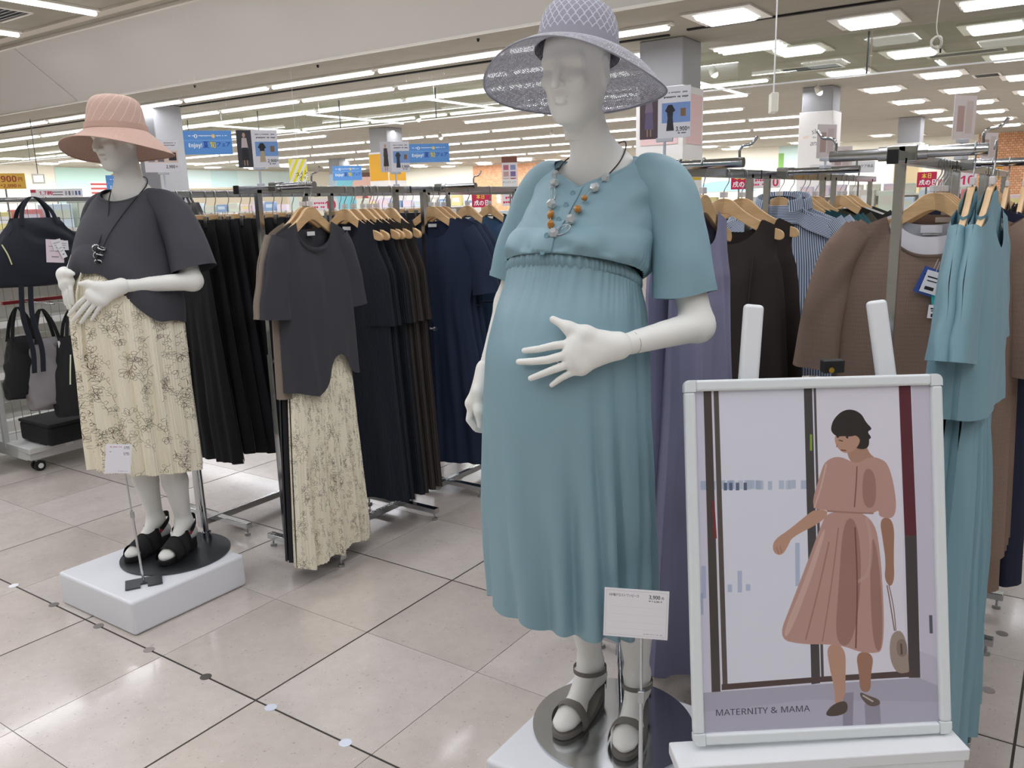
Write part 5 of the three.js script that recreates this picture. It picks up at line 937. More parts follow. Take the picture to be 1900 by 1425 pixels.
// ---------------------------------------------------------------- lettering (strokes on a 10 x 10 grid for signs the fonts do not cover)
const GLYPH = {
  'フ': [[1, 2, 9, 2, 8, 5, 5, 8, 2, 10]], 'ェ': [[3, 5, 8, 5], [5.5, 5, 5.5, 9.5], [2, 9.5, 9, 9.5]], 'ア': [[1, 1.5, 9, 1.5, 8, 4, 6, 5], [5, 3.5, 5, 6, 4, 8.5, 2, 10]],
  '夏': [[1, 1, 9, 1], [5, 1, 4.5, 2.2], [3, 2.2, 3, 6.3, 7, 6.3, 7, 2.2, 3, 2.2], [3, 3.6, 7, 3.6], [3, 5, 7, 5], [4, 6.5, 3, 8, 1, 9.3], [3.5, 7.3, 7.5, 7.3, 5.5, 9, 2.5, 10], [4, 8, 6, 9.2, 9, 10]],
  '旬': [[3.5, 0.5, 2.5, 2.5, 1, 4], [2.5, 2, 9, 2, 9, 9, 8, 10, 7, 9.6], [3, 4, 3, 8.5, 6.5, 8.5, 6.5, 4, 3, 4], [3, 6.2, 6.5, 6.2]],
  '円': [[1.5, 10, 1.5, 1.5, 8.5, 1.5, 8.5, 9.5, 7.5, 10], [5, 1.5, 5, 5.5], [1.5, 5.5, 8.5, 5.5]], '本': [[1, 3, 9, 3], [5, 0.5, 5, 10], [5, 3, 3, 6.5, 1, 8.5], [5, 3, 7, 6.5, 9, 8.5], [3.3, 7.8, 6.7, 7.8]],
  '日': [[2.5, 1, 2.5, 9.5, 7.5, 9.5, 7.5, 1, 2.5, 1], [2.5, 5.2, 7.5, 5.2]], '戌': [[2, 2.5, 9, 2.5], [2.3, 2.5, 2.2, 6, 1, 9.5], [3, 5, 5.5, 5], [6, 0.5, 6.5, 5, 8, 8.5, 9.5, 9.8, 9.6, 8], [8.5, 4.5, 7, 7, 4, 9.5], [7.5, 0.8, 8.7, 1.7]],
  'の': [[5.2, 2, 4.6, 6, 3, 8.8, 1.4, 7, 2, 4, 5, 2, 8, 3, 9, 6, 7.5, 8.8, 5.5, 9.7]], '分': [[4, 1, 2.5, 3.5, 1, 5], [6, 1, 7.5, 3.5, 9.3, 5], [3, 5, 7.5, 5, 7, 9, 6, 9.6, 5, 9], [4.8, 5, 4, 8, 2, 10]],
  '袖': [[2, 0.5, 3, 1.5], [1, 2.5, 4, 2.5, 1, 6.5], [2.5, 5, 2.5, 10], [3, 5.5, 4, 6.5], [5, 3, 5, 9.5, 9.3, 9.5, 9.3, 3, 5, 3], [7.1, 0.7, 7.1, 9.5], [5, 6.2, 9.3, 6.2]],
  'ド': [[3.5, 1, 3.5, 10], [3.5, 4.5, 7.5, 6.5], [6.5, 1.5, 7.2, 2.8], [8, 1, 8.7, 2.3]], 'ト': [[3.5, 1, 3.5, 10], [3.5, 4.5, 7.5, 6.5]], 'ロ': [[2, 2, 2, 9, 8, 9, 8, 2, 2, 2]], 'ス': [[2, 2, 8, 2, 6, 6, 1.5, 9.5], [5.5, 6.5, 9, 9.5]],
  'ワ': [[1.5, 5, 1.5, 2, 8.5, 2, 8, 6, 5, 10]], 'ン': [[1.5, 2, 4, 4], [1.5, 9.5, 5, 8, 9, 3]], 'ピ': [[2.5, 1.5, 2.5, 8.5, 3.5, 9.5, 8.5, 9.5], [2.5, 5.5, 7.5, 4], [8.5, 1, 9.5, 1.5, 9, 2.3, 8.5, 1]], 'ー': [[1, 5.5, 9, 5.5]],
  'タ': [[4.5, 0.8, 3, 4, 1, 6.5], [3.8, 2.5, 8.5, 2.5, 7, 6.5, 3, 10], [3.5, 5, 6.5, 6.8]], 'ク': [[4.5, 0.8, 3, 4, 1, 6.5], [3.8, 2.5, 8.5, 2.5, 7, 6.5, 3, 10]], 'ッ': [[2.5, 4.5, 3.2, 6.5], [5, 4, 5.5, 6], [8, 4.5, 7, 8, 4, 10]],
  'プ': [[1, 2.5, 8, 2.5, 7.5, 5, 5, 8, 2, 10], [8.8, 1, 9.6, 1.5, 9, 2.2, 8.8, 1]], 'キ': [[1.5, 3.5, 8.5, 2.5], [1, 6.5, 9, 5.5], [4.5, 0.8, 6, 10]], 'ャ': [[2, 6, 8, 4.8, 6.5, 7], [4, 4, 5.3, 10]], 'ミ': [[2.5, 1.5, 8, 3], [2.5, 4.5, 7.5, 6], [2, 7.5, 8.5, 9.5]],
  'ソ': [[1.5, 2, 3, 5], [8.5, 1.5, 7, 6, 3, 10]], 'ル': [[3, 2, 3, 6, 1, 9.5], [6, 1.5, 6, 9.5, 9.5, 6.5]], 'パ': [[3.5, 3, 2.5, 6.5, 1, 9], [6, 3, 7.5, 6, 9, 9], [8.3, 1, 9.2, 1.6, 8.6, 2.4, 8.3, 1]], 'ジ': [[2, 1.5, 4.5, 2.8], [1.5, 4.5, 4, 5.7], [2, 9.5, 6, 8, 9, 4], [7, 1.2, 7.7, 2.4], [8.6, 0.8, 9.2, 2]], 'マ': [[1, 2, 9, 2, 7, 5, 5, 7], [3, 5.5, 6, 9.5]],
  '産': [[5, 0.3, 5, 1.5], [1.5, 1.5, 8.5, 1.5], [3.5, 2, 4, 3.3], [6.5, 2, 6, 3.3], [1.8, 3.5, 9, 3.5], [2, 3.5, 2, 7, 1, 10], [4, 4.2, 3.2, 6], [3.5, 5.4, 8.5, 5.4], [5.8, 4, 5.8, 9.6], [3.5, 7.4, 8.3, 7.4], [2.8, 9.6, 9.2, 9.6]],
  '後': [[3.2, 0.5, 1.2, 3], [3.4, 3, 1, 6], [2.4, 5, 2.4, 10], [6.5, 0.5, 4.8, 2.2, 6.5, 3], [8.3, 1.3, 5, 4.8, 8.8, 4.4], [6, 5.2, 4, 8], [5.5, 6.2, 8.5, 6.2, 6.5, 8.5, 4, 10], [5.3, 7.2, 9.2, 10]],
  'ボ': [[1.5, 3, 8.5, 3], [5, 1, 5, 9.5, 4, 9], [3, 5, 1.5, 8], [7, 5, 8.5, 8], [7.5, 0.8, 8, 1.8], [8.8, 0.5, 9.3, 1.5]], 'デ': [[2.5, 1.5, 7, 1.5], [1, 4, 9, 4], [5.5, 4, 5, 7.5, 3, 10], [8, 0.8, 8.4, 1.7], [9.2, 0.5, 9.6, 1.4]], 'ィ': [[7.5, 4, 2.5, 8], [5.3, 6, 5.3, 10]], 'ケ': [[3.5, 0.8, 2.5, 3.5, 1, 6], [3, 3, 9.5, 3], [6.5, 3, 6, 7, 3.5, 10]],
  '用': [[2, 10, 2, 1.5, 8.5, 1.5, 8.5, 10], [2, 4.3, 8.5, 4.3], [2, 7, 8.5, 7], [5.2, 1.5, 5.2, 9.8]], '品': [[3, 1, 3, 4.2, 7, 4.2, 7, 1, 3, 1], [1, 5.8, 1, 9.6, 4.4, 9.6, 4.4, 5.8, 1, 5.8], [5.6, 5.8, 5.6, 9.6, 9, 9.6, 9, 5.8, 5.6, 5.8]],
  'イ': [[8, 1, 5, 4.5, 1.5, 6.5], [5.5, 4, 5.5, 10]], 'ム': [[5, 1, 2, 9, 8.5, 8], [6.5, 5.5, 9, 9.5]],
};
GLYPH['グ'] = [...GLYPH['ク'], [8, 0.4, 8.6, 1.4], [9.2, 0, 9.7, 1]]; GLYPH['ズ'] = [...GLYPH['ス'], [8.2, 0.4, 8.8, 1.4], [9.3, 0, 9.8, 1]];
function jtext(c, str, x, y, s, color, lw = 0.13, edge) {    // y = top of the line
  for (const ch of str) {
    const g = GLYPH[ch];
    if (g) { for (const pass of edge ? [1, 0] : [0]) { c.strokeStyle = pass ? edge : color; c.lineWidth = s * lw * (pass ? 2.1 : 1); c.lineCap = c.lineJoin = 'round'; for (const q of g) { c.beginPath(); for (let i = 0; i < q.length; i += 2) c[i ? 'lineTo' : 'moveTo'](x + q[i] * s / 10, y + q[i + 1] * s / 10); c.stroke(); } } x += s * 1.04; }
    else { c.font = `bold ${s}px sans-serif`; c.textBaseline = 'top'; if (edge) { c.strokeStyle = edge; c.lineWidth = s * lw; c.strokeText(ch, x, y); } c.fillStyle = color; c.fillText(ch, x, y); x += c.measureText(ch).width; }
  }
  return x;
}
const blurb = (c, x, y, w, h, col, n = 2, sd = 1) => { c.fillStyle = col; for (let k = 0; k < n; k++) for (let i = 0; i < w / (h * 0.9); i++) if (hash2(i + sd * 7, k + sd) > 0.18) c.fillRect(x + i * h * 0.9, y + k * h * 1.7, h * 0.7, h * (0.5 + 0.4 * hash2(i, k + 9))); };
function sheet(w, h, t, map, parent, name = 'sheet') {         // printed card with the print on its front
  const b = M(name, box(w, h, t), paper, parent); M('print', new THREE.PlaneGeometry(w * 0.998, h * 0.998).translate(0, 0, t / 2 + 0.0004), new THREE.MeshPhysicalMaterial({ map, roughness: 0.5 }), b); return b;
}
// ---------------------------------------------------------------- poster on its easel
{
  const YAW = 0.66, C = [-0.408, 0, -1.71], W = 0.558, H = 0.767, LEAN = -0.213;
  const E = T('easel', 'white wooden easel carrying the framed poster', 'easel', C, YAW);
  const zl = (y) => -0.048 - (y - 0.759) * 0.216;
  const leg = (x0, x1) => { const a = V(x0, 0, zl(0)), b = V(x1, 1.285, zl(1.285)), d = b.clone().sub(a); const m = M('front_leg', rbox(0.044, d.length(), 0.02, 0.009), whitePaint, E); m.position.copy(a.clone().add(b).multiplyScalar(0.5)); m.quaternion.setFromUnitVectors(V(0, 1, 0), d.normalize()); };
  leg(-0.25, -0.1); leg(0.3, 0.172);
  { const a = V(0.03, 0, -0.52), b = V(0.03, 1.1, -0.15), d = b.clone().sub(a), m = M('rear_leg', rbox(0.04, d.length(), 0.02, 0.006), whitePaint, E); m.position.copy(a.clone().add(b).multiplyScalar(0.5)); m.quaternion.setFromUnitVectors(V(0, 1, 0), d.normalize()); }
  M('cross_bar', rbox(0.3, 0.04, 0.018, 0.004, 0.035, 1.02, zl(1.02) - 0.02), whitePaint, E);
  const lg = M('ledge', merge([rbox(0.615, 0.028, 0.085, 0.004, -0.02, 0.366, 0.092), rbox(0.6, 0.05, 0.02, 0.004, -0.02, 0.335, 0.122)]), whitePaint, E);
  M('lower_board', rbox(0.57, 0.04, 0.022, 0.004, -0.02, 0.3, 0.09), whitePaint, E);
  for (const x of [-0.165, 0.1]) M('screw', cyl(0.008, 0.008, 0.004, 16).rotateX(HALF).translate(x, 0.337, 0.134), new THREE.MeshPhysicalMaterial({ color: 0xb07b58, metalness: 1, roughness: 0.35 }), E);
  // frame
  const F = T('poster_frame', 'white framed maternity poster of a woman in a pink dress', 'poster', [C[0], 0.762, C[2]], YAW); F.rotation.order = 'YXZ'; F.rotation.x = LEAN; F.rotation.z = -0.012;
  const fm = mat(0xe6ebec, 0.35);
  const bw = 0.024;
  for (const s of [-1, 1]) { M('frame_side', rbox(bw, H - 0.05, 0.018, 0.006, s * (W / 2 - bw / 2), 0, 0), fm, F); M('frame_rail', rbox(W - 0.05, bw, 0.018, 0.006, 0, s * (H / 2 - bw / 2), 0), fm, F); }
  const k = new THREE.Shape(); k.moveTo(0.0255, 0); k.lineTo(0.014, 0); k.absarc(0.014, 0.014, 0.014, -HALF, -Math.PI, true); k.lineTo(0, 0.0255); k.lineTo(0.0255, 0.0255); k.closePath();
  const cg = new THREE.ExtrudeGeometry(k, { depth: 0.012, bevelEnabled: true, bevelSize: 0.001, bevelThickness: 0.003, bevelSegments: 2, bevelOffset: -0.001 });
  for (const sx of [-1, 1]) for (const sy of [-1, 1]) { const m = M('frame_corner', cg, fm, F); m.position.set(sx * W / 2, sy * H / 2, -0.006); m.scale.set(-sx, -sy, 1); }
  M('backing', box(W - 0.02, H - 0.02, 0.006, 0, 0, -0.006), mat(0x8a8a8a, 0.8), F);
  const CW = 1024, CH = 1484;
  const print = tex(CW, CH, (c) => {
    const P = (x, y) => { const t = (y - 725) / 637; return [(x - (1289 + 13 * t)) / 440 * CW, (y - (725 - (x - 1289) * 0.025)) / 637 * CH]; };
    const poly = (pts, col) => { c.fillStyle = col; c.beginPath(); pts.forEach((p, i) => { const q = P(...p); c[i ? 'lineTo' : 'moveTo'](q[0], q[1]); }); c.closePath(); c.fill(); };
    const W8 = (p) => [1380 + p[0] * 0.4353, 740 + p[1] * 0.4353];
    const smooth = (pts, col) => { const q = pts.map((p) => P(...W8(p))), n = q.length; c.fillStyle = col; c.beginPath(); for (let i = 0; i <= n; i++) { const a = q[i % n], b = q[(i + 1) % n], m = [(a[0] + b[0]) / 2, (a[1] + b[1]) / 2]; if (i === 0) c.moveTo(m[0], m[1]); else c.quadraticCurveTo(a[0], a[1], m[0], m[1]); } c.closePath(); c.fill(); };
    const curve = (pts, col, lw) => { c.strokeStyle = col; c.lineWidth = lw; c.lineCap = 'round'; c.beginPath(); pts.forEach((p, i) => { const q = P(...W8(p)); if (!i) c.moveTo(...q); else { const pr = P(...W8(pts[i - 1])); c.quadraticCurveTo(pr[0], pr[1], (pr[0] + q[0]) / 2, (pr[1] + q[1]) / 2); if (i === pts.length - 1) c.lineTo(...q); } }); c.stroke(); };
    c.fillStyle = '#e2e1ec'; c.fillRect(0, 0, CW, CH);
    poly([[1285, 700], [1310, 700], [1322, 1290], [1298, 1290]], '#d9d6e6');
    poly([[1690, 700], [1760, 700], [1760, 1370], [1705, 1272]], '#d3cfdd'); poly([[1697, 1212], [1745, 1232], [1748, 1320], [1700, 1268]], '#c9c4d4');
    // panes and window frames
    poly([[1340, 725], [1494, 722], [1505, 1262], [1346, 1272]], '#e6e8f3'); poly([[1514, 722], [1667, 716], [1676, 1255], [1524, 1262]], '#e9e6f0');
    for (let k = 0; k < 26; k++) { const x = 1300 + hash2(k, 1) * 190, y = 893 + hash2(k, 2) * 3; poly([[x, y], [x + 4 + 10 * hash2(k, 3), y], [x + 4 + 10 * hash2(k, 3), y + 16], [x, y + 16]], `rgba(${150 + 40 * hash2(k, 4)},${170 + 30 * hash2(k, 4)},205,.6)`); }
    for (const x of [1346, 1356, 1368, 1382]) poly([[x, 898], [x + 6, 898], [x + 6, 912], [x, 912]], '#5d6a86');
    for (const [x, y, h] of [[1305, 1050, 60], [1352, 1085, 14], [1370, 1060, 40], [1385, 1085, 12], [1475, 1010, 80], [1640, 1000, 60], [1300, 1100, 40]]) poly([[x, y], [x + 8, y], [x + 8, y + h], [x, y + h]], 'rgba(150,165,200,.55)');
    poly([[1310, 700], [1324, 700], [1338, 1282], [1322, 1282]], '#4b4340'); poly([[1328, 700], [1337, 700], [1351, 1278], [1342, 1278]], '#5b524e'); poly([[1324, 930], [1329, 930], [1333, 1000], [1327, 1000]], '#7a2c33');
    poly([[1492, 700], [1507, 700], [1519, 1270], [1503, 1272]], '#4a4547'); poly([[1510, 700], [1514, 700], [1526, 1268], [1521, 1268]], '#55504f'); poly([[1503, 810], [1507, 810], [1507, 840], [1503, 840]], '#8fae3c');
    poly([[1666, 700], [1688, 700], [1698, 1000], [1676, 1000]], '#5f2330'); poly([[1676, 1000], [1698, 1000], [1703, 1264], [1682, 1264]], '#4a4143');
    poly([[1340, 1268], [1520, 1258], [1690, 1250], [1690, 1262], [1520, 1268], [1340, 1279]], '#54423f');
    // pavement
    poly([[1285, 1284], [1520, 1272], [1700, 1264], [1760, 1290], [1760, 1380], [1285, 1390]], '#b4b1c2'); poly([[1290, 1320], [1500, 1300], [1740, 1310], [1760, 1370], [1290, 1380]], '#bdbacb');
    poly([[1560, 1290], [1580, 1288], [1578, 1360], [1560, 1362]], '#9a94a4'); poly([[1600, 1310], [1628, 1308], [1630, 1350], [1602, 1352]], '#9f99a8');
    // woman
    const SK = '#c49a84', SD = '#a87c66', DR = '#c39b90', DD = '#a67d73', DL = '#d6b3a8';
    smooth([[345, 1050], [428, 1060], [426, 1200], [424, 1290], [378, 1312], [384, 1265], [358, 1150]], SK); smooth([[468, 1085], [548, 1095], [532, 1190], [532, 1262], [486, 1258], [484, 1190]], SD);
    smooth([[340, 1345], [372, 1308], [430, 1290], [437, 1340], [400, 1358], [350, 1360]], '#54463f'); smooth([[484, 1256], [520, 1275], [570, 1292], [572, 1318], [525, 1324], [490, 1285]], '#6a5a52'); curve([[500, 1275], [540, 1300]], '#c9beb8', 7);
    smooth([[300, 478], [365, 485], [330, 535], [205, 595], [190, 630], [165, 672], [135, 668], [122, 640], [132, 605], [188, 568], [262, 508]], SK); curve([[140, 640], [150, 665]], SD, 4); curve([[155, 635], [160, 660]], SD, 4);
    smooth([[572, 515], [638, 522], [632, 700], [636, 780], [618, 818], [592, 780], [600, 710], [588, 620]], SD);
    smooth([[440, 200], [515, 195], [535, 252], [600, 285], [520, 330], [440, 270]], '#b58d78');
    smooth([[402, 250], [345, 275], [328, 320], [280, 478], [355, 482], [356, 492], [545, 502], [572, 482], [570, 518], [656, 522], [622, 292], [565, 258], [520, 262], [480, 290]], DR);
    smooth([[356, 482], [548, 496], [582, 700], [594, 1085], [540, 1097], [480, 1087], [420, 1062], [340, 1052], [250, 1052], [142, 1028], [200, 880], [270, 700], [322, 560]], DR);
    smooth([[420, 520], [480, 520], [500, 760], [460, 1065], [380, 1055], [400, 800]], DD); smooth([[540, 560], [575, 720], [588, 1080], [545, 1090], [530, 800]], DD); smooth([[330, 570], [350, 560], [290, 760], [190, 1020], [160, 1010], [250, 800]], DL); smooth([[505, 300], [560, 320], [560, 480], [500, 470]], DD);
    curve([[480, 300], [476, 380], [468, 470]], '#7d5450', 5); curve([[300, 470], [330, 380], [350, 290]], DL, 8); curve([[356, 487], [450, 495], [546, 499]], DD, 7); curve([[520, 520], [540, 620], [530, 760], [480, 790]], 'rgba(205,170,165,.6)', 14);
    curve([[360, 620], [320, 800], [260, 1030]], DD, 6); curve([[400, 560], [370, 800], [330, 1040]], DD, 5); curve([[470, 560], [480, 800], [470, 1070]], '#7b5049', 6);
    smooth([[440, 120], [520, 120], [535, 190], [525, 225], [480, 225], [440, 190]], '#2c2523');
    smooth([[386, 165], [388, 200], [405, 228], [432, 244], [470, 232], [498, 190], [480, 165], [420, 155]], SK); curve([[405, 186], [420, 190]], '#3a2720', 4); curve([[398, 206], [394, 214]], SD, 4); curve([[414, 228], [432, 230]], '#7c3f3a', 5);
    smooth([[370, 135], [383, 95], [420, 60], [462, 54], [502, 75], [518, 110], [548, 140], [522, 150], [545, 178], [522, 186], [530, 218], [505, 204], [492, 160], [455, 172], [425, 168], [398, 172], [376, 155]], '#2c2523'); curve([[385, 140], [400, 172]], '#2c2523', 9); curve([[430, 150], [440, 175]], '#2c2523', 9);
    curve([[604, 808], [616, 880], [634, 1000]], '#8a6f66', 5); curve([[612, 808], [632, 900], [640, 1000]], '#8a6f66', 4);
    smooth([[618, 1006], [678, 998], [698, 1172], [690, 1182], [640, 1184], [610, 1112]], '#a8968a'); smooth([[640, 1040], [684, 1035], [690, 1110], [645, 1115]], '#8f7d72'); curve([[662, 1060], [664, 1100]], '#5d4e46', 8);
    poly([[1720, 1148], [1726, 1148], [1727, 1182], [1721, 1182]], '#5a5a66');
    const q = P(1328, 1326); c.fillStyle = '#3a3844'; c.font = `${Math.round(15.5 / 637 * CH)}px sans-serif`; c.textBaseline = 'bottom'; c.save(); c.translate(q[0], q[1]); c.scale((1500 - 1328) / 440 * CW / c.measureText('MATERNITY & MAMA').width, 1); c.fillText('MATERNITY & MAMA', 0, 0); c.restore();
  });
  M('poster_print', new THREE.PlaneGeometry(W - 0.036, H - 0.036).translate(0, 0, -0.0018), new THREE.MeshPhysicalMaterial({ map: print, roughness: 0.6 }), F);
  M('clear_cover', loft(40, 50, (u, v) => [(u - 0.5) * (W - 0.04), (0.5 - v) * (H - 0.04), 0.0016 + 0.0007 * noise2(u * 4, v * 5 + 3)]), clearPlastic, F);
  const cl = T('binder_clip', 'black clip on top of the poster frame', 'clip', [C[0] - 0.0, 1.155, C[2] - 0.088], YAW); M('body', rbox(0.046, 0.028, 0.022, 0.003, 0.0, 0, -0.03), blackPlastic, cl); M('pin', cyl(0.006, 0.006, 0.006, 14).rotateX(HALF).translate(-0.008, -0.006, -0.017), new THREE.MeshPhysicalMaterial({ color: 0xc9a94a, metalness: 1, roughness: 0.3 }), cl);
}
// ---------------------------------------------------------------- price card stands
{
  const near = tex(768, 512, (c, w, h) => {
    c.fillStyle = '#f0eef2'; c.fillRect(0, 0, w, h); c.strokeStyle = '#c9bfc4'; c.lineWidth = 3; c.strokeRect(22, 22, w - 44, h - 44);
    jtext(c, '5分袖ドロストワンピース', 55, 52, 30, '#3c3a40', 0.11); c.fillStyle = '#3c3a40'; c.font = 'bold 54px sans-serif'; c.textBaseline = 'top'; c.fillText('3,900', 530, 40); jtext(c, '円', 678, 62, 30, '#3c3a40'); c.font = 'bold 27px sans-serif'; c.fillText('4,290', 590, 100); blurb(c, 530, 108, 48, 14, '#55525a', 1); jtext(c, '円', 668, 104, 20, '#3c3a40');
    c.strokeStyle = '#d8d4da'; c.lineWidth = 2; for (const y of [190, 270, 350, 420]) { c.beginPath(); c.moveTo(60, y); c.lineTo(w - 70, y); c.stroke(); } blurb(c, 480, 462, 220, 11, '#a9a3aa', 1);
  });
  const o = T('price_stand', 'white price card on a steel pole in front of the blue dress', 'price stand', [-0.722, 0.135, -1.513], 0.45);
  M('base_plate', merge([rbox(0.1, 0.004, 0.05, 0.001, 0, 0.004, 0)]), darkSteel, o);
  M('pole', merge([bar([0, 0.004, 0], [0, 0.3, 0], 0.005, 12), bar([0, 0.28, 0], [0, 0.5, 0], 0.003, 10)]), chrome, o);
  M('clamp', rbox(0.016, 0.03, 0.014, 0.003, 0, 0.3, 0), steel, o);
  const k = sheet(0.138, 0.108, 0.0012, near, o, 'card'); k.position.set(-0.012, 0.504, 0.008); k.rotation.set(-0.12, 0, -0.03);
  M('card_holder', new THREE.PlaneGeometry(0.142, 0.112), clearPlastic, k).position.z = 0.0035;
  const far = tex(384, 480, (c, w, h) => {
    c.fillStyle = '#f1eef3'; c.fillRect(0, 0, w, h); blurb(c, 60, 40, 170, 18, '#b0606a', 1); c.fillStyle = '#3c3a40'; c.font = 'bold 34px sans-serif'; c.textBaseline = 'top'; c.fillText('2,900', 265, 25); c.fillText('3,900', 262, 125); blurb(c, 270, 66, 90, 14, '#55525a', 1); blurb(c, 270, 166, 90, 14, '#55525a', 1); blurb(c, 60, 120, 30, 16, '#8080a0', 1);
    c.strokeStyle = '#d8d4da'; for (const y of [240, 310, 380]) { c.beginPath(); c.moveTo(40, y); c.lineTo(w - 40, y); c.stroke(); } blurb(c, 200, 440, 150, 12, '#9a949c', 1);
  });
  const f = T('price_stand', 'white price card on a thin pole in front of the printed skirt', 'price stand', [-2.853, 0.135, -1.612], 1.03);
  M('base_plate', merge([box(0.13, 0.004, 0.055, 0, 0.004, -0.012), box(0.052, 0.004, 0.03, 0.039, 0.004, 0.03), box(0.052, 0.004, 0.03, -0.039, 0.004, 0.03)]), darkSteel, f);
  M('pole', merge([bar([0, 0.004, 0], [-0.01, 0.3, 0.02], 0.0045, 12), bar([-0.0095, 0.28, 0.019], [-0.014, 0.47, 0.03], 0.003, 10)]), chrome, f);
  M('clamp', rbox(0.015, 0.026, 0.013, 0.003, -0.009, 0.285, 0.018), steel, f);
  const q = sheet(0.086, 0.106, 0.0012, far, f, 'card'); q.position.set(-0.03, 0.51, 0.036); q.rotation.set(-0.2, 0, -0.16);
  M('card_holder', new THREE.PlaneGeometry(0.088, 0.108), clearPlastic, q).position.z = 0.0035;
}
// ---------------------------------------------------------------- cards standing on the racks
function popCard(label, at, yaw, w, h, map, poleTo, lean = 0) {
  const o = T('rack_sign', label, 'sign', at, yaw); const c = sheet(w, h, 0.002, map, o, 'card'); c.rotation.z = lean;
  M('sleeve', new THREE.PlaneGeometry(w + 0.006, h + 0.006).translate(0, 0, 0.004), clearPlastic, o); M('holder', merge([rbox(0.05, 0.012, 0.01, 0.002, 0, -h / 2 - 0.004, 0), bar([0, -h / 2, 0], [0, poleTo - at[1], 0], 0.0045, 10), rbox(0.03, 0.012, 0.03, 0.002, 0, poleTo - at[1], 0)]), mat(0xc9cdd4, 0.25, { clearcoat: 0.4 }), o);
  return o;
}
{
  const figure = (c, x, y, s, top, bottom, bg) => { c.fillStyle = bg; c.fillRect(x, y, 120 * s, 250 * s); c.fillStyle = '#c7a493'; c.beginPath(); c.ellipse(x + 60 * s, y + 34 * s, 12 * s, 16 * s, 0, 0, 7); c.fill(); c.fillStyle = top; c.beginPath(); c.moveTo(x + 42 * s, y + 52 * s); c.lineTo(x + 80 * s, y + 52 * s); c.lineTo(x + 88 * s, y + 120 * s); c.lineTo(x + 34 * s, y + 120 * s); c.fill(); c.fillStyle = bottom; c.beginPath(); c.moveTo(x + 40 * s, y + 116 * s); c.lineTo(x + 84 * s, y + 116 * s); c.lineTo(x + 92 * s, y + 200 * s); c.lineTo(x + 32 * s, y + 200 * s); c.fill(); c.fillStyle = '#b08c78'; c.fillRect(x + 46 * s, y + 200 * s, 9 * s, 36 * s); c.fillRect(x + 68 * s, y + 200 * s, 9 * s, 36 * s); };
  const card = (price, top, bottom, bg, gTop, gBot, strip) => tex(512, 384, (c, w, h) => {
    c.fillStyle = '#e9e8ee'; c.fillRect(0, 0, w, h); figure(c, 0, 0, 1.55, top, bottom, bg); blurb(c, 235, 40, 240, 13, '#4a4a55', 1, 3); blurb(c, 230, 72, 250, 17, '#33333c', 1, 5);
    c.fillStyle = strip; c.fillRect(226, 120, 286, 150); c.fillStyle = gTop; c.beginPath(); c.moveTo(290, 135); c.lineTo(330, 135); c.lineTo(362, 180); c.lineTo(340, 192); c.lineTo(338, 225); c.lineTo(282, 225); c.lineTo(280, 192); c.lineTo(258, 180); c.fill(); c.fillStyle = gBot; c.beginPath(); c.moveTo(288, 215); c.lineTo(334, 215); c.lineTo(350, 330); c.lineTo(272, 330); c.fill();
    c.fillStyle = '#8a6a50'; c.fillRect(415, 165, 52, 60); c.fillStyle = '#24242a'; c.font = 'bold 46px sans-serif'; c.textBaseline = 'top'; c.fillText(price, 368, 292); jtext(c, '円', 484, 306, 22, '#24242a'); blurb(c, 390, 345, 90, 13, '#33333c', 1);
  });
  popCard('sign with a black tee and beige skirt above the front rack post', [-2.8, 1.758, -2.29], 0.87, 0.158, 0.145, card('2,900', '#cdbfc0', '#26252c', '#3d3f46', '#23232a', '#b9a98e', '#7aa3dc'), BARY + 0.02);
  popCard('sign with a long dark dress above the ribbed dress rack', [-2.775, 1.748, -3.078], 0.72, 0.138, 0.14, card('3,900', '#4a4347', '#3f393e', '#d7d5da', '#3a4152', '#333a4a', '#84a9dd'), BARY + 0.02);
  popCard('white sign with small bags beside the pink hat', [-3.468, 1.765, -2.3], 0.95, 0.15, 0.14, tex(512, 384, (c, w, h) => { c.fillStyle = '#ebeaf0'; c.fillRect(0, 0, w, h); c.fillStyle = '#e6cfc0'; c.fillRect(40, 130, 440, 140); c.fillStyle = '#8d8a99'; c.fillRect(60, 190, 90, 70); c.fillStyle = '#77707c'; c.fillRect(190, 200, 90, 60); c.fillStyle = '#2a2a33'; c.fillRect(350, 150, 110, 95); blurb(c, 300, 30, 170, 16, '#777782', 2, 2); c.fillStyle = '#24242a'; c.font = 'bold 52px sans-serif'; c.textBaseline = 'top'; c.fillText('2,900', 300, 290); jtext(c, '円', 440, 306, 26, '#24242a'); }), BARY + 0.02);
  popCard('sign with a navy dress beside the wide grey hat', [-1.035, 1.755, -2.3], 0.1, 0.15, 0.14, card('3,900', '#8d7f90', '#74688c', '#5c4d55', '#23252e', '#2c2f3a', '#7f9fd6'), BARY + 0.02);
  const pale = tex(128, 256, (c, w, h) => { c.fillStyle = '#e6dcda'; c.fillRect(0, 0, w, h); c.fillStyle = '#c3a79f'; c.fillRect(20, 60, 40, 150); c.fillStyle = '#d9c8c2'; c.fillRect(70, 30, 40, 190); });
  popCard('narrow pale pink sign on the rack with lavender dresses', [-0.83, 1.706, -3.27], 1.0, 0.09, 0.12, pale, BARY + 0.02); popCard('narrow pale pink sign above the brown knits', [-0.353, 1.735, -3.0], 1.05, 0.1, 0.13, pale, BARY + 0.02);
  popCard('pale pink sign on the rear rack before the brick wall', [-0.4, 1.7, -4.3], 0.9, 0.09, 0.12, pale, BARY + 0.02); popCard('pale pink sign over the rear striped shirt rack', [-1.04, 1.69, -4.4], 0.6, 0.1, 0.11, pale, BARY + 0.02);
}
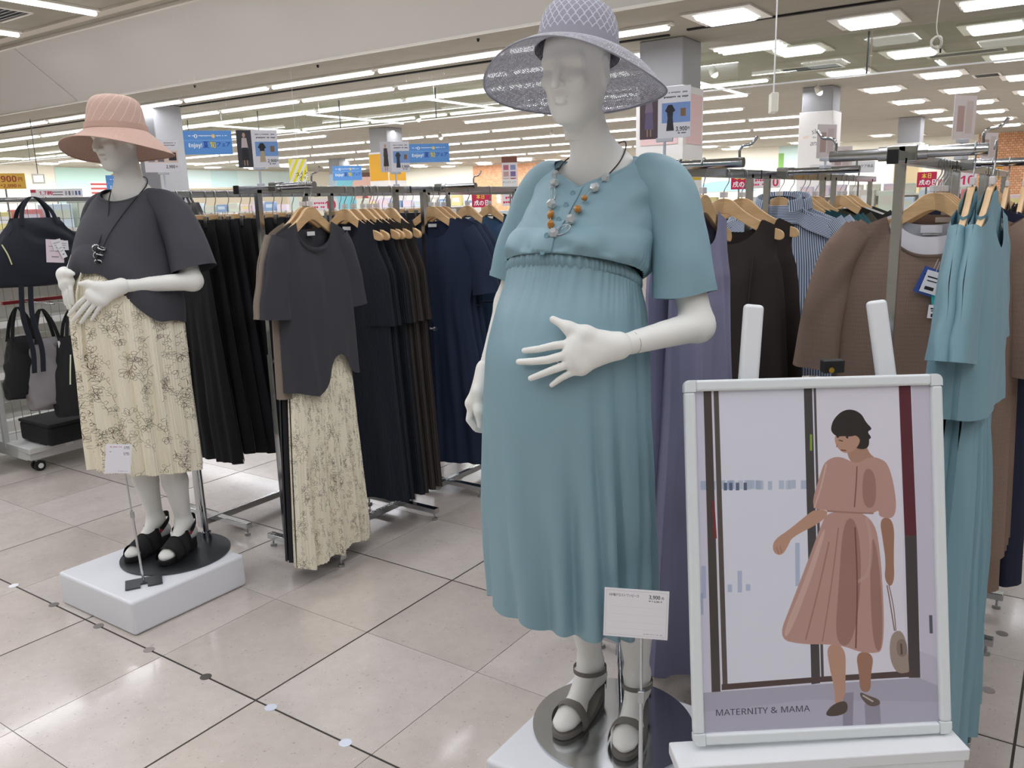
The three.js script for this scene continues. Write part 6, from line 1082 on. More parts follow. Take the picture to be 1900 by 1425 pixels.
// ---------------------------------------------------------------- hanging banners
{
  const bmap = tex(768, 384, (c, w, h) => {
    c.fillStyle = '#5a93d6'; c.fillRect(0, 0, w, h); c.fillStyle = '#6ba0df'; c.fillRect(0, h * 0.38, w, h * 0.06);
    blurb(c, 80, 74, 180, 22, '#e9f1fb', 1, 1); blurb(c, 270, 74, 200, 22, '#e9f1fb', 1, 2); blurb(c, 520, 74, 170, 22, '#e9f1fb', 1, 3); c.fillStyle = '#eef4fb'; c.beginPath(); c.ellipse(196, 88, 27, 32, 0, 0, 7); c.fill(); c.fillStyle = '#e9c978'; c.beginPath(); c.ellipse(476, 88, 27, 32, 0, 0, 7); c.fill(); c.fillStyle = '#2a5aa8'; c.fillRect(188, 68, 16, 40);
    c.fillStyle = '#f3f6f4'; c.font = 'bold 86px sans-serif'; c.textBaseline = 'top'; c.save(); c.translate(66, 186); c.scale(0.88, 1); c.fillText('Enjoy!', 0, 0); c.restore();
    jtext(c, '夏', 288, 166, 112, '#1d3f9a', 0.095); jtext(c, '旬', 400, 172, 106, '#f4e53a', 0.1, '#2a4f9a'); jtext(c, 'フェア', 512, 180, 74, '#1d3f9a', 0.13);
  });
  [['blue summer fair banner hanging beside the pink hat', [-6.76, 2.14, -4.97], 0.87, 0.42, 0.21], ['blue summer fair banner hanging near the grey pillar', [-6.6, 2.135, -7.92], 0.69, 0.49, 0.215], ['far blue summer fair banner beside the yellow hanging sign', [-14, 2.3, -13.9], 0.75, 0.65, 0.32], ['small blue summer fair banner right behind the far mannequin', [-15.2, 2.07, -9.25], 0.95, 0.67, 0.36]].forEach(([l, at, yaw, w, h], n) => {
    const o = T('hanging_banner', l, 'banner', at, yaw, 'blue summer fair banners'); sheet(w, h, 0.003, bmap, o, 'banner_sheet');
    for (const s of [-0.45, -0.15, 0.15, 0.45]) M('string', bar([s * w, h / 2, 0], [s * w, (n === 1 ? 3.9 : n === 0 ? HIGH : LOW) - at[1], 0], 0.001, 5), clearPlastic, o);
  });
  const ymap = tex(256, 384, (c, w, h) => { c.fillStyle = '#efeee4'; c.fillRect(0, 0, w, h); c.fillStyle = '#f2e536'; for (let k = -3; k < 6; k++) { c.beginPath(); c.moveTo(k * 90, h); c.lineTo(k * 90 + 45, h); c.lineTo(k * 90 + 245, 0); c.lineTo(k * 90 + 200, 0); c.fill(); } c.save(); c.rotate(-0.25); jtext(c, 'スイム', 30, 205, 58, '#2c2c22', 0.12); jtext(c, 'グッズ', 60, 270, 52, '#2c2c22', 0.12); c.restore(); });
  const y = T('hanging_sign', 'yellow and white striped hanging sign for swim goods', 'sign', [-9.77, 2.05, -8.7], 0.8); sheet(0.26, 0.4, 0.003, ymap, y, 'sign_board'); M('string', bar([0, 0.2, 0], [0, LOW - 2.05, 0], 0.002, 5), whitePaint, y);
  // pendant exit box and curled cord
  const e = T('exit_sign', 'white pendant exit sign box on a thin rod', 'exit sign', [-2.1, 2.215, -6.66], 0.45); M('housing', rbox(0.05, 0.145, 0.15, 0.006), mat(0xe8e6d8, 0.4), e);
  M('lit_face', new THREE.PlaneGeometry(0.13, 0.125).rotateY(HALF).translate(0.0265, 0, 0), new THREE.MeshStandardMaterial({ color: 0xffffff, emissive: 0xffffff, emissiveMap: tex(64, 64, (c) => { c.fillStyle = '#f4fff4'; c.fillRect(0, 0, 64, 64); c.fillStyle = '#2aa05a'; c.fillRect(10, 12, 44, 5); c.fillRect(28, 18, 9, 20); c.fillRect(22, 36, 7, 18); c.fillRect(36, 36, 7, 18); c.beginPath(); c.arc(32, 9, 5, 0, 7); c.fill(); }), emissiveIntensity: 0.9 }), e); M('rod', bar([0, 0.07, 0], [0, HIGH - 2.215, 0], 0.006, 8), whitePaint, e);
  const e2 = T('exit_sign', 'small lit square exit sign hanging before the far cream wall', 'exit sign', [-18.3, 2.3, -9.2], 1.1); M('housing', rbox(0.24, 0.2, 0.05, 0.006), mat(0xe0ddd0, 0.4), e2); M('lit_face', new THREE.PlaneGeometry(0.17, 0.12).translate(0, 0, 0.026), new THREE.MeshStandardMaterial({ color: 0xffffff, emissive: 0xffffff, emissiveIntensity: 1.2 }), e2); M('rod', bar([0, 0.1, 0], [0, LOW - 2.3, 0], 0.008, 8), darkSteel, e2);
  const c = T('curled_cord', 'white cord with a curled bundle hanging from the ceiling', 'cord', [-1.05, 0, -7.04]); const pts = [[0, HIGH, 0], [0.005, 3, 0], [0, 2.64, 0]]; for (let k = 0; k < 40; k++) { const a = k / 40 * Math.PI * 8; pts.push([0.035 * Math.cos(a) + 0.006 * Math.sin(a * 0.37), 2.575 + 0.042 * Math.sin(a) + 0.004 * Math.cos(k), 0.01 * Math.sin(k * 1.3)]); } M('cable', tube(pts, 0.0042, 300, 6), mat(0xd9d6cc, 0.5), c); M('plug', rbox(0.012, 0.03, 0.012, 0.002, 0.03, 2.515, 0), dark, c);
}
// ---------------------------------------------------------------- pillars and far walls
{
  const band = mat(0xeceae8, 0.6), pinkM = mat(0xe9c9c8, 0.7);
  pillar(-4.7, -10.6, 0.6, 'grey square pillar with pink panels behind the wide hat', (o, w) => {
    M('cladding', rbox(w + 0.06, 2.92, w + 0.06, 0.01, 0, 1.46, 0), band, o); M('panel', box(w - 0.08, 0.62, 0.01, 0, 2.52, w / 2 + 0.034), pinkM, o); M('panel', box(0.01, 0.62, w - 0.08, w / 2 + 0.034, 2.52, 0), pinkM, o);
    const t = tex(256, 64, (c, a, b) => { c.fillStyle = '#eceae4'; c.fillRect(0, 0, a, b); c.fillStyle = '#3a3a3a'; c.font = 'bold 48px sans-serif'; c.textBaseline = 'top'; c.fillText('Room', 20, 6); }); M('lettering', new THREE.PlaneGeometry(0.5, 0.12).translate(0, 2.02, w / 2 + 0.0305), new THREE.MeshPhysicalMaterial({ map: t, roughness: 0.7 }), o);
  });
  pillar(-4.43, -16.93, 0.56, 'grey square pillar with the sleep like an angel lettering', (o, w) => {
    M('cladding', rbox(w + 0.06, 3.05, w + 0.06, 0.01, 0, 1.525, 0), band, o);
    const t = tex(512, 384, (c, a, b) => { c.fillStyle = '#edebe9'; c.fillRect(0, 0, a, b); c.fillStyle = '#55524f'; c.font = '110px sans-serif'; c.textBaseline = 'top'; c.fillText('sleep', 190, 30); c.fillText('angel', 170, 220); c.font = '44px sans-serif'; c.fillText('like an', 210, 160); c.fillStyle = '#ead9cf'; c.beginPath(); c.ellipse(90, 175, 60, 24, -0.2, 0, 7); c.fill(); });
    M('lettering', new THREE.PlaneGeometry(0.52, 0.42).translate(0, 2.58, w / 2 + 0.031), new THREE.MeshPhysicalMaterial({ map: t, roughness: 0.7 }), o);
  });
  const brickTex = tex(1024, 512, (c, w, h) => { c.fillStyle = '#d9a377'; c.fillRect(0, 0, w, h); for (let j = 0; j < 32; j++) for (let i = -1; i < 33; i++) { const v = hash2(i, j); c.fillStyle = `rgb(${196 + v * 38},${120 + v * 34},${72 + v * 30})`; c.fillRect(i * 32 + (j % 2) * 16 + 1, j * 16 + 1, 30, 14); } });
  pillar(-4.25, -25.4, 0.56, 'far grey square pillar with a brick patterned lower part', (o, w) => { M('cladding', rbox(w + 0.06, 2.75, w + 0.06, 0.01, 0, 1.375, 0), mat(0xe6d3a8, 0.8), o); M('cap_band', rbox(w + 0.08, 0.1, w + 0.08, 0.01, 0, 2.78, 0), band, o); });
  pillar(-15.15, -16.5, 0.6, 'grey square pillar with yellow gift panels beside the sale banner', (o, w) => { M('cladding', rbox(w + 0.06, 2.9, w + 0.06, 0.01, 0, 1.45, 0), band, o); const y = mat(0xe0a72f, 0.6); M('panel', box(w + 0.02, 0.66, 0.01, 0, 2.52, w / 2 + 0.034), y, o); M('panel', box(0.01, 0.66, w + 0.02, w / 2 + 0.034, 2.52, 0), y, o); });
  pillar(-25.5, -24.9, 0.6, 'far grey square pillar with small brand panels', (o, w) => { M('cladding', rbox(w + 0.06, 2.9, w + 0.06, 0.01, 0, 1.45, 0), mat(0xb8cbd9, 0.7), o); M('panel', box(0.01, 0.8, w, w / 2 + 0.034, 2.6, 0), mat(0xe2a066, 0.7), o); });
  pillar(-14.75, -9.8, 0.6, 'plain grey square pillar right behind the pink hat');
  // wall panels
  const wp = (name, label, w, h, at, yaw, map) => { const o = T(name, label, 'wall sign', at, yaw); sheet(w, h, 0.03, map, o, 'panel'); return o; };
  const mm = (txt) => tex(1024, 512, (c, w, h) => { for (let j = 0; j < 34; j++) for (let i = -1; i < 45; i++) { const v = hash2(i, j); c.fillStyle = `rgb(${226 + v * 22},${164 + v * 26},${120 + v * 26})`; c.fillRect(i * 24 + (j % 2) * 12, j * 16, 23, 15); } c.fillStyle = '#f2ede6'; c.font = 'bold 300px sans-serif'; c.textBaseline = 'top'; c.fillText('mm', 260, 120); c.font = '110px sans-serif'; c.fillText('ini', 800, 150); c.fillText('om', 800, 300); });
  wp('brick_wall_sign', 'orange brick patterned wall sign with white letters at the far wall', 5.2, 2.4, [-23.6, 2.25, -34.884], 0, mm()); wp('brick_wall_sign', 'orange brick patterned wall sign at the far end over the knits', 5.4, 2.6, [-0.9, 2.3, -34.884], 0, mm());
  wp('window_panel', 'pale green window panel high on the far wall', 1.4, 1.2, [-10, 3.0, -34.884], 0, tex(64, 64, (c) => { c.fillStyle = '#cfe6df'; c.fillRect(0, 0, 64, 64); c.fillStyle = '#7fae5a'; c.fillRect(0, 20, 10, 30); }));
  wp('blue_oval_sign', 'pale blue round-topped wall panel behind the pajama sign', 3.0, 0.5, [-13.0, 2.05, -34.884], 0, tex(128, 32, (c) => { c.fillStyle = '#efe9d6'; c.fillRect(0, 0, 128, 32); c.fillStyle = '#9fd3e6'; c.beginPath(); c.ellipse(64, 34, 62, 30, 0, 0, 7); c.fill(); }));
  const bp = wp('baby_poster', 'large standing poster of a baby face between cyan and purple', 2.2, 1.33, [-22.7, 2.17, -23.5], 0.75, tex(512, 320, (c, w, h) => { c.fillStyle = '#7fc9d6'; c.fillRect(0, 0, w, h); c.fillStyle = '#8f86cf'; c.fillRect(330, 0, 182, h); c.fillStyle = '#e9c0ae'; c.beginPath(); c.ellipse(240, 150, 110, 140, 0, 0, 7); c.fill(); c.fillStyle = '#6b4b3c'; c.beginPath(); c.ellipse(240, 40, 100, 48, 0, Math.PI, 0); c.fill(); c.fillStyle = '#2f2422'; for (const x of [200, 285]) { c.beginPath(); c.ellipse(x, 140, 13, 11, 0, 0, 7); c.fill(); } c.fillStyle = '#a0484a'; c.beginPath(); c.ellipse(240, 225, 26, 18, 0, 0, 7); c.fill(); c.fillStyle = '#d6a592'; c.beginPath(); c.ellipse(240, 180, 14, 9, 0, 0, 7); c.fill(); }));
  for (const q of [-0.9, 0.9]) M('leg', bar([q, -0.6, -0.03], [q, -2.16, -0.03], 0.03), whitePaint, bp);
  wp('teal_wall_sign', 'pale cyan wall panel with a red house and small letters', 6.5, 2.3, [-34.384, 2.3, -27.2], HALF, tex(768, 256, (c, w, h) => { c.fillStyle = '#dff5f3'; c.fillRect(0, 0, w, h); c.fillStyle = '#d0eeee'; c.fillRect(150, 0, 180, h); c.fillStyle = '#d63a36'; c.beginPath(); c.moveTo(300, 150); c.lineTo(385, 95); c.lineTo(470, 150); c.fill(); c.fillRect(415, 105, 18, 40); c.fillStyle = '#6b6b6b'; c.font = '50px sans-serif'; c.textBaseline = 'top'; c.fillText("room's", 300, 160); }));
  wp('child_poster', 'teal wall panel with a child in a striped shirt', 4.5, 2.4, [-34.384, 2.25, -20.2], HALF, tex(512, 256, (c, w, h) => { c.fillStyle = '#c4e6da'; c.fillRect(0, 0, w, h); c.fillStyle = '#ece7e4'; c.fillRect(160, 60, 110, 150); c.fillStyle = '#b5423f'; for (let k = 0; k < 8; k++) c.fillRect(160, 66 + k * 19, 110, 8); c.fillStyle = '#e6c6b2'; c.beginPath(); c.ellipse(310, 80, 40, 50, 0, 0, 7); c.fill(); c.fillStyle = '#b5894d'; c.beginPath(); c.ellipse(300, 45, 42, 26, 0, 0, 7); c.fill(); c.fillStyle = '#dfe6ec'; c.fillRect(280, 130, 130, 126); }));
}
// ---------------------------------------------------------------- bag display
function bagGeo(w, h, d, topW, sq = 2.6, sag = 0) {           // soft bag: local x across, y up from the bottom, z depth
  const tb = table([[0, 0.82, 0.8], [0.06, 0.98, 0.95], [0.3, 1.0, 1.0], [0.7, (1 + topW) / 2, 0.8], [0.93, topW, 0.45], [1, topW * 0.94, 0.12]]);
  return loft(64, 30, (u, v) => {
    const t = u * Math.PI * 2, y = v, [kx, kz] = tb(y), c = Math.cos(t), s = Math.sin(t), p = 2 / sq, close = v === 0 ? 0.0 : 1;
    const wr = 0.012 * noise2(c * 3 + 5, y * 7 + s * 2);
    return [w / 2 * kx * Math.sign(s) * Math.pow(Math.abs(s), p) * close + wr * close, y * h - sag * (1 - y) * s * s, (d / 2 * kz * Math.sign(c) * Math.pow(Math.abs(c), p) + wr) * close, u, v];
  }, true, 1, 1);
}
const strap = (pts, w, t, seg = 40) => { const cv = new THREE.CatmullRomCurve3(pts.map((p) => V(...p))); return loft(8, seg, (u, v) => { const c = cv.getPoint(v), a = u * Math.PI * 2; return [c.x + w / 2 * Math.cos(a), c.y, c.z + t / 2 * Math.sin(a)]; }, true); };
{
  const gx = -5.42;
  const g = T('bag_display', 'white wheeled wire display fixture carrying the bags', 'display fixture', [gx, 0, -2.95]);
  const wm = mat(0xd8d9d6, 0.5);
  M('base_deck', rbox(0.56, 0.035, 1.32, 0.006, 0.02, 0.135, 0), wm, g);
  M('base_frame', merge([box(0.04, 0.05, 1.3, 0.26, 0.1, 0), box(0.5, 0.05, 0.04, 0, 0.1, 0.64), box(0.5, 0.05, 0.04, 0, 0.1, -0.64)]), wm, g);
  for (const z of [0.6, -0.6]) { const c = M('caster', merge([cyl(0.032, 0.032, 0.02, 20).rotateZ(HALF).translate(0.24, 0.033, z), cyl(0.032, 0.032, 0.02, 20).rotateZ(HALF).translate(0.275, 0.033, z)]), blackPlastic, g); M('caster_fork', rbox(0.03, 0.05, 0.03, 0.004, 0.257, 0.06, z), steel, c); M('hub_cap', cyl(0.016, 0.016, 0.003, 16).rotateZ(HALF).translate(0.288, 0.033, z), whitePaint, c); }
  const wires = []; for (let k = 0; k <= 24; k++) wires.push(bar([0, 0.15, -0.64 + k * 0.0533], [0, 1.6, -0.64 + k * 0.0533], 0.002, 5)); for (let k = 0; k <= 14; k++) wires.push(bar([0.003, 0.2 + k * 0.1, -0.64], [0.003, 0.2 + k * 0.1, 0.64], 0.002, 5));
  M('wire_panel', merge(wires), steel, g); M('top_rail', rbox(0.03, 0.03, 1.34, 0.004, 0, 1.62, 0), steel, g); for (const z of [0.65, -0.65]) M('side_post', sqbar([0, 0.12, z], [0, 1.62, z], 0.03, 0.03), wm, g);
  M('front_bar', sqbar([0.16, 1.02, -0.62], [0.16, 1.02, 0.62], 0.02, 0.02), mat(0x9a2f33, 0.5), g); M('front_bar', sqbar([0.06, 0.4, 0.15], [0.06, 1.2, 0.15], 0.028, 0.028), mat(0x9a2f33, 0.5), g);
  for (const [z, y] of [[0.46, 1.62], [0.5, 1.02], [0.36, 1.0], [-0.1, 1.6], [-0.25, 1.6], [-0.4, 1.6]]) M('peg', bar([0, y, z], [0.52, y, z], 0.004, 8), chrome, g);
  M('price_label', box(0.002, 0.025, 0.05, 0.302, 0.135, 0.42), paper, g);
  const navy = cloth(0x151a26), black = cloth(0x121316), grey = cloth(0x8b8789), dk = cloth(0x1b1c1f);
  // large navy bag with straps
  const n = T('navy_bag', 'large navy bag with white hang tags', 'bag', [-4.99, 1.12, -2.46], HALF); M('body', bagGeo(0.58, 0.39, 0.2, 0.5), navy, n);
  for (const z of [0.045, -0.045]) M('handle', strap([[-0.1, 0.35, z], [-0.075, 0.44, z * 0.5], [0, 0.508, 0], [0.075, 0.44, z * 0.5], [0.1, 0.35, z]], 0.026, 0.008), navy, n);
  for (const x of [-0.17, -0.12]) M('hanging_strap', strap([[x, 0.03, 0.08], [x - 0.02, -0.15, 0.09], [x + 0.01, -0.35, 0.08], [x, -0.48, 0.08]], 0.03, 0.006), navy, n);
  M('loop_strap', tube([[0.1, 0.03, 0.07], [0.14, -0.08, 0.08], [0.18, -0.06, 0.08], [0.2, 0.02, 0.07]], 0.006, 30, 6), navy, n);
  const tg = (x, y, z, w, h, r, col) => { const m = M('hang_tag', box(w, h, 0.001), mat(col, 0.6), n); m.position.set(x, y, z); m.rotation.z = r; M('print', merge([box(w * 0.7, 0.003, 0.0004, 0, h * 0.2, 0.0008), box(w * 0.6, 0.003, 0.0004, 0, 0, 0.0008), box(w * 0.4, 0.006, 0.0004, 0, -h * 0.25, 0.0008)]), mat(0x8a8590, 0.7), m); };
  tg(0.03, 0.2, 0.105, 0.1, 0.13, -0.1, 0xe9d9e2); tg(0.045, 0.235, 0.109, 0.055, 0.06, 0.2, 0xe9e9ec); tg(0.075, 0.23, 0.107, 0.07, 0.055, -0.05, 0xe4e4e8); tg(0.065, 0.2, 0.112, 0.03, 0.085, 0.35, 0xf0f0f2);
  M('zip_piping', tube([[-0.235, 0.25, 0.07], [-0.22, 0.2, 0.085], [-0.205, 0.14, 0.085]], 0.004, 12, 6), mat(0xd9d9a8, 0.6), n); M('small_badge', box(0.012, 0.02, 0.002, 0.165, 0.12, 0.088), steel, n);
  const tote = (label, m, at, w, h, d, hy, tag_) => { const o = T('tote_bag', label, 'bag', at, HALF, 'tote bags on the lower hooks'); M('body', bagGeo(w, h, d, 0.6, 2.3, 0.03), m, o); for (const z of [0.03, -0.03]) M('handle', strap([[-0.07, h * 0.93, z], [-0.04, h + hy * 0.6, z * 0.6], [0, h + hy, 0], [0.04, h + hy * 0.6, z * 0.6], [0.07, h * 0.93, z]], 0.022, 0.007), m === grey ? black : m, o); if (tag_) { const q = M('hang_tag', box(0.035, 0.04, 0.001), paper, o); q.position.set(0.05, h * 0.9, d / 2 + 0.004); } return o; };
  tote('black tote bag hanging beside the grey tote', black, [-5.06, 0.5, -2.32], 0.25, 0.34, 0.14, 0.17); tote('grey tote bag between two black bags', grey, [-5.0, 0.42, -2.42], 0.27, 0.4, 0.14, 0.17, true);
  const bb = tote('black bag with white zip piping and metal ring', dk, [-4.93, 0.36, -2.56], 0.32, 0.46, 0.18, 0.16, true); M('zip_piping', tube([[-0.08, 0.36, 0.075], [-0.1, 0.28, 0.088], [-0.115, 0.19, 0.092]], 0.004, 14, 6), mat(0xe3e2c4, 0.6), bb); M('metal_ring', new THREE.TorusGeometry(0.016, 0.003, 8, 24, 4.5).translate(-0.02, 0.27, 0.094), steel, bb);
  const bx = T('fabric_box', 'flat black fabric box on the display base', 'box', [-5.2, 0.16, -2.62], 0); M('body', rbox(0.36, 0.12, 0.5, 0.02, 0, 0.06, 0), black, bx); M('lid_flap', rbox(0.37, 0.02, 0.5, 0.008, 0, 0.125, 0), dk, bx);
  // backpacks hanging further along
  [[0x4b4a4c, 'dark grey backpack on the far hooks', -3.42], [0x55585a, 'mid grey backpack on the far hooks', -3.2], [0x1e2a3a, 'navy blue backpack with a gold zip pull', -2.98]].forEach(([c, l, z], k) => { const m = cloth(c), o = T('backpack', l, 'bag', [-4.95, 1.18, z], 0.35, 'backpacks on the far hooks'); M('body', bagGeo(0.3, 0.4, 0.16, 0.7, 2.6), m, o); M('front_pocket', bagGeo(0.22, 0.2, 0.08, 0.85, 2.6).translate(0, 0.03, 0.07), m, o); for (const q of [0.02, -0.02]) M('handle', strap([[-0.05, 0.38, q], [0, 0.47, q], [0.05, 0.38, q]], 0.02, 0.006), m, o); M('zip_pull', bar([0.08, 0.27, 0.09], [0.085, 0.23, 0.095], 0.004, 6), new THREE.MeshPhysicalMaterial({ color: 0xb39a5a, metalness: 1, roughness: 0.35 }), o); });
  const en = T('end_panel', 'pale grey shelf end panel at the picture edge', 'shelf end', [-5.56, 0, -2.02]); M('panel', rbox(0.6, 0.62, 0.3, 0.01, 0, 0.33, 0), mat(0xb9bbb8, 0.6), en); M('plinth_strip', box(0.58, 0.1, 0.29, 0, 0.05, 0), mat(0x8b8f94, 0.6), en);
  const ys = T('price_sign', 'yellow price sign reading 1,900 above the bag display', 'price sign', [-5.93, 1.75, -2.76], 1.15); sheet(0.24, 0.1, 0.002, tex(512, 220, (c, w, h) => { c.fillStyle = '#d9ad45'; c.fillRect(0, 0, w, h); c.fillStyle = '#a03a2e'; c.font = 'bold 120px sans-serif'; c.textBaseline = 'top'; c.fillText('1,900', 110, 10); jtext(c, '円', 420, 50, 60, '#a03a2e'); c.font = 'bold 66px sans-serif'; c.fillText('2,090', 230, 138); blurb(c, 140, 160, 80, 24, '#a03a2e', 1); jtext(c, '円', 410, 158, 40, '#a03a2e'); }), ys, 'sign_board'); M('pole', bar([0, -0.05, -0.004], [0, -1.74, -0.004], 0.006), steel, ys); M('foot_plate', box(0.2, 0.012, 0.2, 0, -1.744, 0), steel, ys);
}
// ---------------------------------------------------------------- shelving across the shop
{
  const sm = mat(0xe3e1da, 0.6), rail = mat(0xf2f1ee, 0.5);
  const boxCols = [0xe9d3d6, 0xf0eee8, 0xcfdde6, 0xe8dc9a, 0xd88a8a, 0xd3dccb, 0xf4f2f0, 0xdcd3e0, 0xd9d4c8, 0x8aa6c8];
  const bmats = boxCols.map((c) => mat(c, 0.6)), names = ['pink', 'white', 'pale blue', 'yellow', 'red', 'pale green', 'bright white', 'lilac', 'beige', 'blue'];
  let n = 0;
  const shelf = (x, z, w, yaw, h, label, fill = 9) => {
    const o = T('shop_shelf', label, 'shelf', [x, 0, z], yaw);
    M('back_panel', box(w, h - 0.1, 0.02, 0, (h + 0.1) / 2, -0.2), sm, o); for (const s of [-1, 1]) M('upright', box(0.03, h, 0.42, s * w / 2, h / 2, 0), sm, o); M('base', box(w, 0.14, 0.42, 0, 0.07, 0), sm, o);
    for (const y of [0.45, 0.8, 1.12]) { const q = M('shelf_board', box(w - 0.04, 0.025, 0.38, 0, y, 0.0), sm, o); M('price_rail', box(w - 0.04, 0.045, 0.008, 0, y, 0.195), rail, q); }
    M('top_board', box(w + 0.03, 0.025, 0.42, 0, h, 0), sm, o);
    const c = Math.cos(yaw), s = Math.sin(yaw), grp = 'packages on the ' + label;
    for (const y of [h + 0.0125, 1.1325]) for (let k = 0; k < fill; k++) {
      const bw = w / fill * 0.8, bh = (y > 1.2 ? 0.1 : 0.14) + 0.09 * hash2(k, n), lx = -w / 2 + (k + 0.5) * w / fill, lz = 0.03, ci = Math.floor(hash2(k * 3 + n, 5) * 10);
      const b = T('package', ORD[k] + ' package on the ' + (y > 1.2 ? 'top' : 'upper shelf') + ' of the ' + label.replace('white shelf', 'shelf'), 'package', [x + lx * c + lz * s, y, z - lx * s + lz * c], yaw, grp); M('carton', rbox(bw, bh, 0.16, 0.008, 0, bh / 2, 0), bmats[ci], b); M('front_print', box(bw * 0.7, bh * 0.4, 0.001, 0, bh * 0.55, 0.0808), bmats[(ci + 3) % 10], b); n++;
    }
    return o;
  };
  shelf(-8.36, -6.16, 1.6, 0.4, 1.3, 'white shelf seen past the far mannequin'); shelf(-6.49, -7.04, 1.6, 0.35, 1.32, 'white shelf behind the black skirts'); shelf(-4.73, -8.03, 1.6, 0.3, 1.33, 'white shelf behind the ribbed dresses'); shelf(-2.86, -8.25, 1.4, 0.2, 1.33, 'white shelf behind the near mannequin'); shelf(-1.16, -7.92, 1.4, 0.1, 1.35, 'white shelf behind the striped shirts'); shelf(0.55, -7.70, 1.4, 0, 1.35, 'white shelf behind the knit rack'); shelf(-10.12, -5.39, 1.6, 0.7, 1.3, 'white shelf with the long price strip'); shelf(-13.75, -10.45, 2.4, 0.5, 1.5, 'far white shelf before the pale cyan panel', 10); shelf(-10.45, -12.10, 2.4, 0.3, 1.5, 'far white shelf before the grey pillar', 10); shelf(-6.82, -13.20, 2.4, 0.2, 1.5, 'far white shelf before the brick sign', 10); shelf(-2.64, -13.75, 2.4, 0.1, 1.5, 'far white shelf before the lettered pillar', 10);
  shelf(-6.25, -3.0, 1.5, HALF, 1.42, 'white shelf right behind the bag display', 7);
  // cardboard colour display box and signs on top of the shelves
  const cb = T('beige_cabinet', 'large plain beige display cabinet behind the skirt rack', 'cabinet', [-17.5, 0, -13.2], 0.8); M('body', rbox(3.0, 2.05, 1.2, 0.02, 0, 1.025, 0), mat(0xcbbfa6, 0.7), cb); M('top', rbox(3.05, 0.05, 1.25, 0.01, 0, 2.06, 0), mat(0xd6ccb6, 0.7), cb);
  const post = (label, at, yaw, w, h, draw, pw = 384) => { const o = T('shelf_sign', label, 'sign', at, yaw); sheet(w, h, 0.003, tex(pw, Math.round(pw * h / w), draw), o, 'sign_board'); M('pole', bar([0, -h / 2, -0.004], [0, -at[1] + 0.01, -0.004], 0.006, 8), steel, o); M('foot_plate', box(0.2, 0.012, 0.2, 0, -at[1] + 0.006, 0), steel, o); };
  const red = (txt) => (c, w, h) => { c.fillStyle = '#cf2b54'; c.fillRect(0, 0, w, h); jtext(c, '本日', w * 0.22, h * 0.08, h * 0.32, '#f6e34a', 0.14); jtext(c, '戌の日', w * 0.1, h * 0.5, h * 0.36, '#ffffff', 0.15); };
  const ten = (c, w, h) => { c.fillStyle = '#f2e8ea'; c.fillRect(0, 0, w, h); c.fillStyle = '#d8325c'; c.font = `bold ${h * 0.9}px sans-serif`; c.textBaseline = 'top'; c.fillText('10', w * 0.5, h * 0.02); blurb(c, w * 0.05, h * 0.3, w * 0.42, h * 0.2, '#d8325c', 2, 4); };
  post('red sale sign beside the wooden hangers behind the brown tops', [-2.13, 1.63, -6.03], 0.35, 0.11, 0.115, red()); post('white sale sign with a red ten beside the red sale sign', [-1.95, 1.62, -6.08], 0.33, 0.2, 0.09, ten); post('red sale sign above the knit rack shelf', [-0.95, 1.6, -6.4], 0.15, 0.12, 0.1, red()); post('white sale sign with a red ten above the knit rack shelf', [-0.75, 1.59, -6.4], 0.12, 0.2, 0.09, ten); post('red sale sign behind the ribbed dresses', [-5.05, 1.56, -6.85], 0.5, 0.2, 0.14, red()); post('white sale sign with a red ten behind the ribbed dresses', [-4.75, 1.56, -7.0], 0.5, 0.26, 0.13, ten); post('red sale sign in front of the far child poster', [-8.65, 1.62, -5.1], 0.9, 0.22, 0.12, red()); post('white sale sign with a red ten behind the black skirts', [-6.5, 1.56, -6.1], 0.7, 0.28, 0.12, ten);
  post('long white price strip reading 1,780 above the shelf', [-7.77, 1.72, -4.05], 1.0, 0.42, 0.075, (c, w, h) => { c.fillStyle = '#d9d6d8'; c.fillRect(0, 0, w, h); c.fillStyle = '#b0344c'; c.fillRect(4, 6, w * 0.1, h * 0.35); c.font = `bold ${h * 0.6}px sans-serif`; c.textBaseline = 'top'; c.fillText('1,780', w * 0.16, h * 0.12); jtext(c, '円', w * 0.33, h * 0.22, h * 0.42, '#b0344c'); c.fillStyle = '#6a6a6e'; c.fillRect(w * 0.42, h * 0.3, w * 0.2, h * 0.12); c.fillRect(w * 0.42, h * 0.6, w * 0.2, h * 0.12); for (let k = 0; k < 5; k++) { c.fillStyle = ['#8d93a0', '#6f6a66', '#9aa6b8', '#50608a', '#40609a'][k]; c.fillRect(w * (0.66 + k * 0.065), h * 0.25, w * 0.04, h * 0.5); } }, 768);
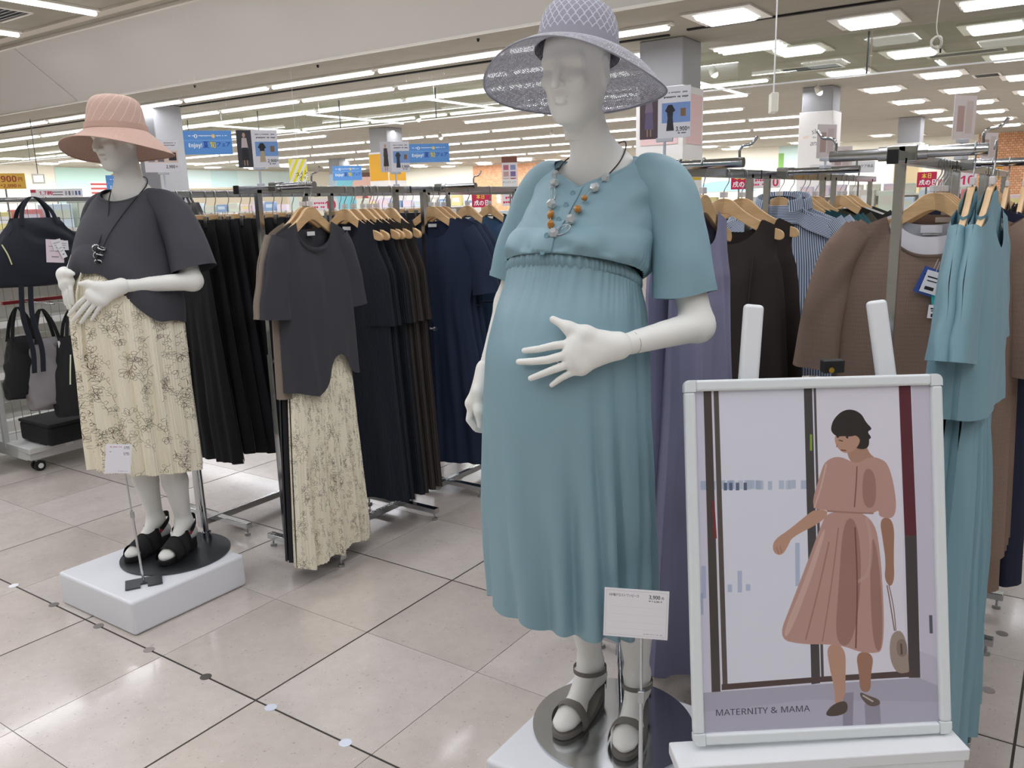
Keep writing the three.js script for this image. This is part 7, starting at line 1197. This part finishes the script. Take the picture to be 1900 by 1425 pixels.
  post('white shelf sign for tank tops and camisoles', [-3.9, 1.66, -5.68], 0.5, 0.125, 0.1, (c, w, h) => { c.fillStyle = '#f0f0ee'; c.fillRect(0, 0, w, h); jtext(c, 'タンクトップ', 18, h * 0.15, w * 0.138, '#3a3a3c', 0.09); jtext(c, 'キャミソール', 18, h * 0.58, w * 0.138, '#3a3a3c', 0.09); });
  post('white shelf sign for pajamas', [-1.52, 1.68, -5.93], 0.25, 0.17, 0.075, (c, w, h) => { c.fillStyle = '#eeeeec'; c.fillRect(0, 0, w, h); jtext(c, 'パジャマ', 50, h * 0.3, 66, '#4a4a4c', 0.09); }); post('white shelf sign for care goods', [-1.3, 1.69, -5.98], 0.22, 0.19, 0.075, (c, w, h) => { c.fillStyle = '#e9e9ea'; c.fillRect(0, 0, w, h); jtext(c, '産後ボディケア用品', 12, h * 0.3, 38, '#46464a', 0.09); });
  post('yellow price sign reading 3,190 behind the near mannequin shoulder', [-1.86, 1.67, -4.48], 0.4, 0.125, 0.11, (c, w, h) => { c.fillStyle = '#d9b93a'; c.fillRect(0, 0, w, h); c.fillStyle = '#b5482e'; c.font = `bold ${h * 0.36}px sans-serif`; c.textBaseline = 'top'; c.fillText('3,190', w * 0.2, h * 0.52); blurb(c, w * 0.2, h * 0.12, w * 0.6, h * 0.12, '#8a6a2a', 2); });
  post('small yellow sign in the far aisle behind the knits', [-0.5, 1.62, -5.6], 0.1, 0.11, 0.08, (c, w, h) => { c.fillStyle = '#e0a53a'; c.fillRect(0, 0, w, h); blurb(c, w * 0.15, h * 0.3, w * 0.7, h * 0.16, '#7a4a1a', 2); }); post('brown and cream product card hanging by the tank top sign', [-4.05, 1.78, -5.9], 0.5, 0.13, 0.24, (c, w, h) => { c.fillStyle = '#e6dcdc'; c.fillRect(0, 0, w, h); c.fillStyle = '#7a4a3c'; c.fillRect(0, 0, w, h * 0.2); for (let k = 0; k < 6; k++) { c.fillStyle = ['#b56a78', '#8a93b8', '#c9a09a', '#7f6a9a', '#d6b7b0', '#a05a6a'][k]; c.fillRect(w * (0.1 + 0.45 * (k % 2)), h * (0.28 + 0.22 * Math.floor(k / 2)), w * 0.34, h * 0.17); } });
}
renderer.render(scene, camera);
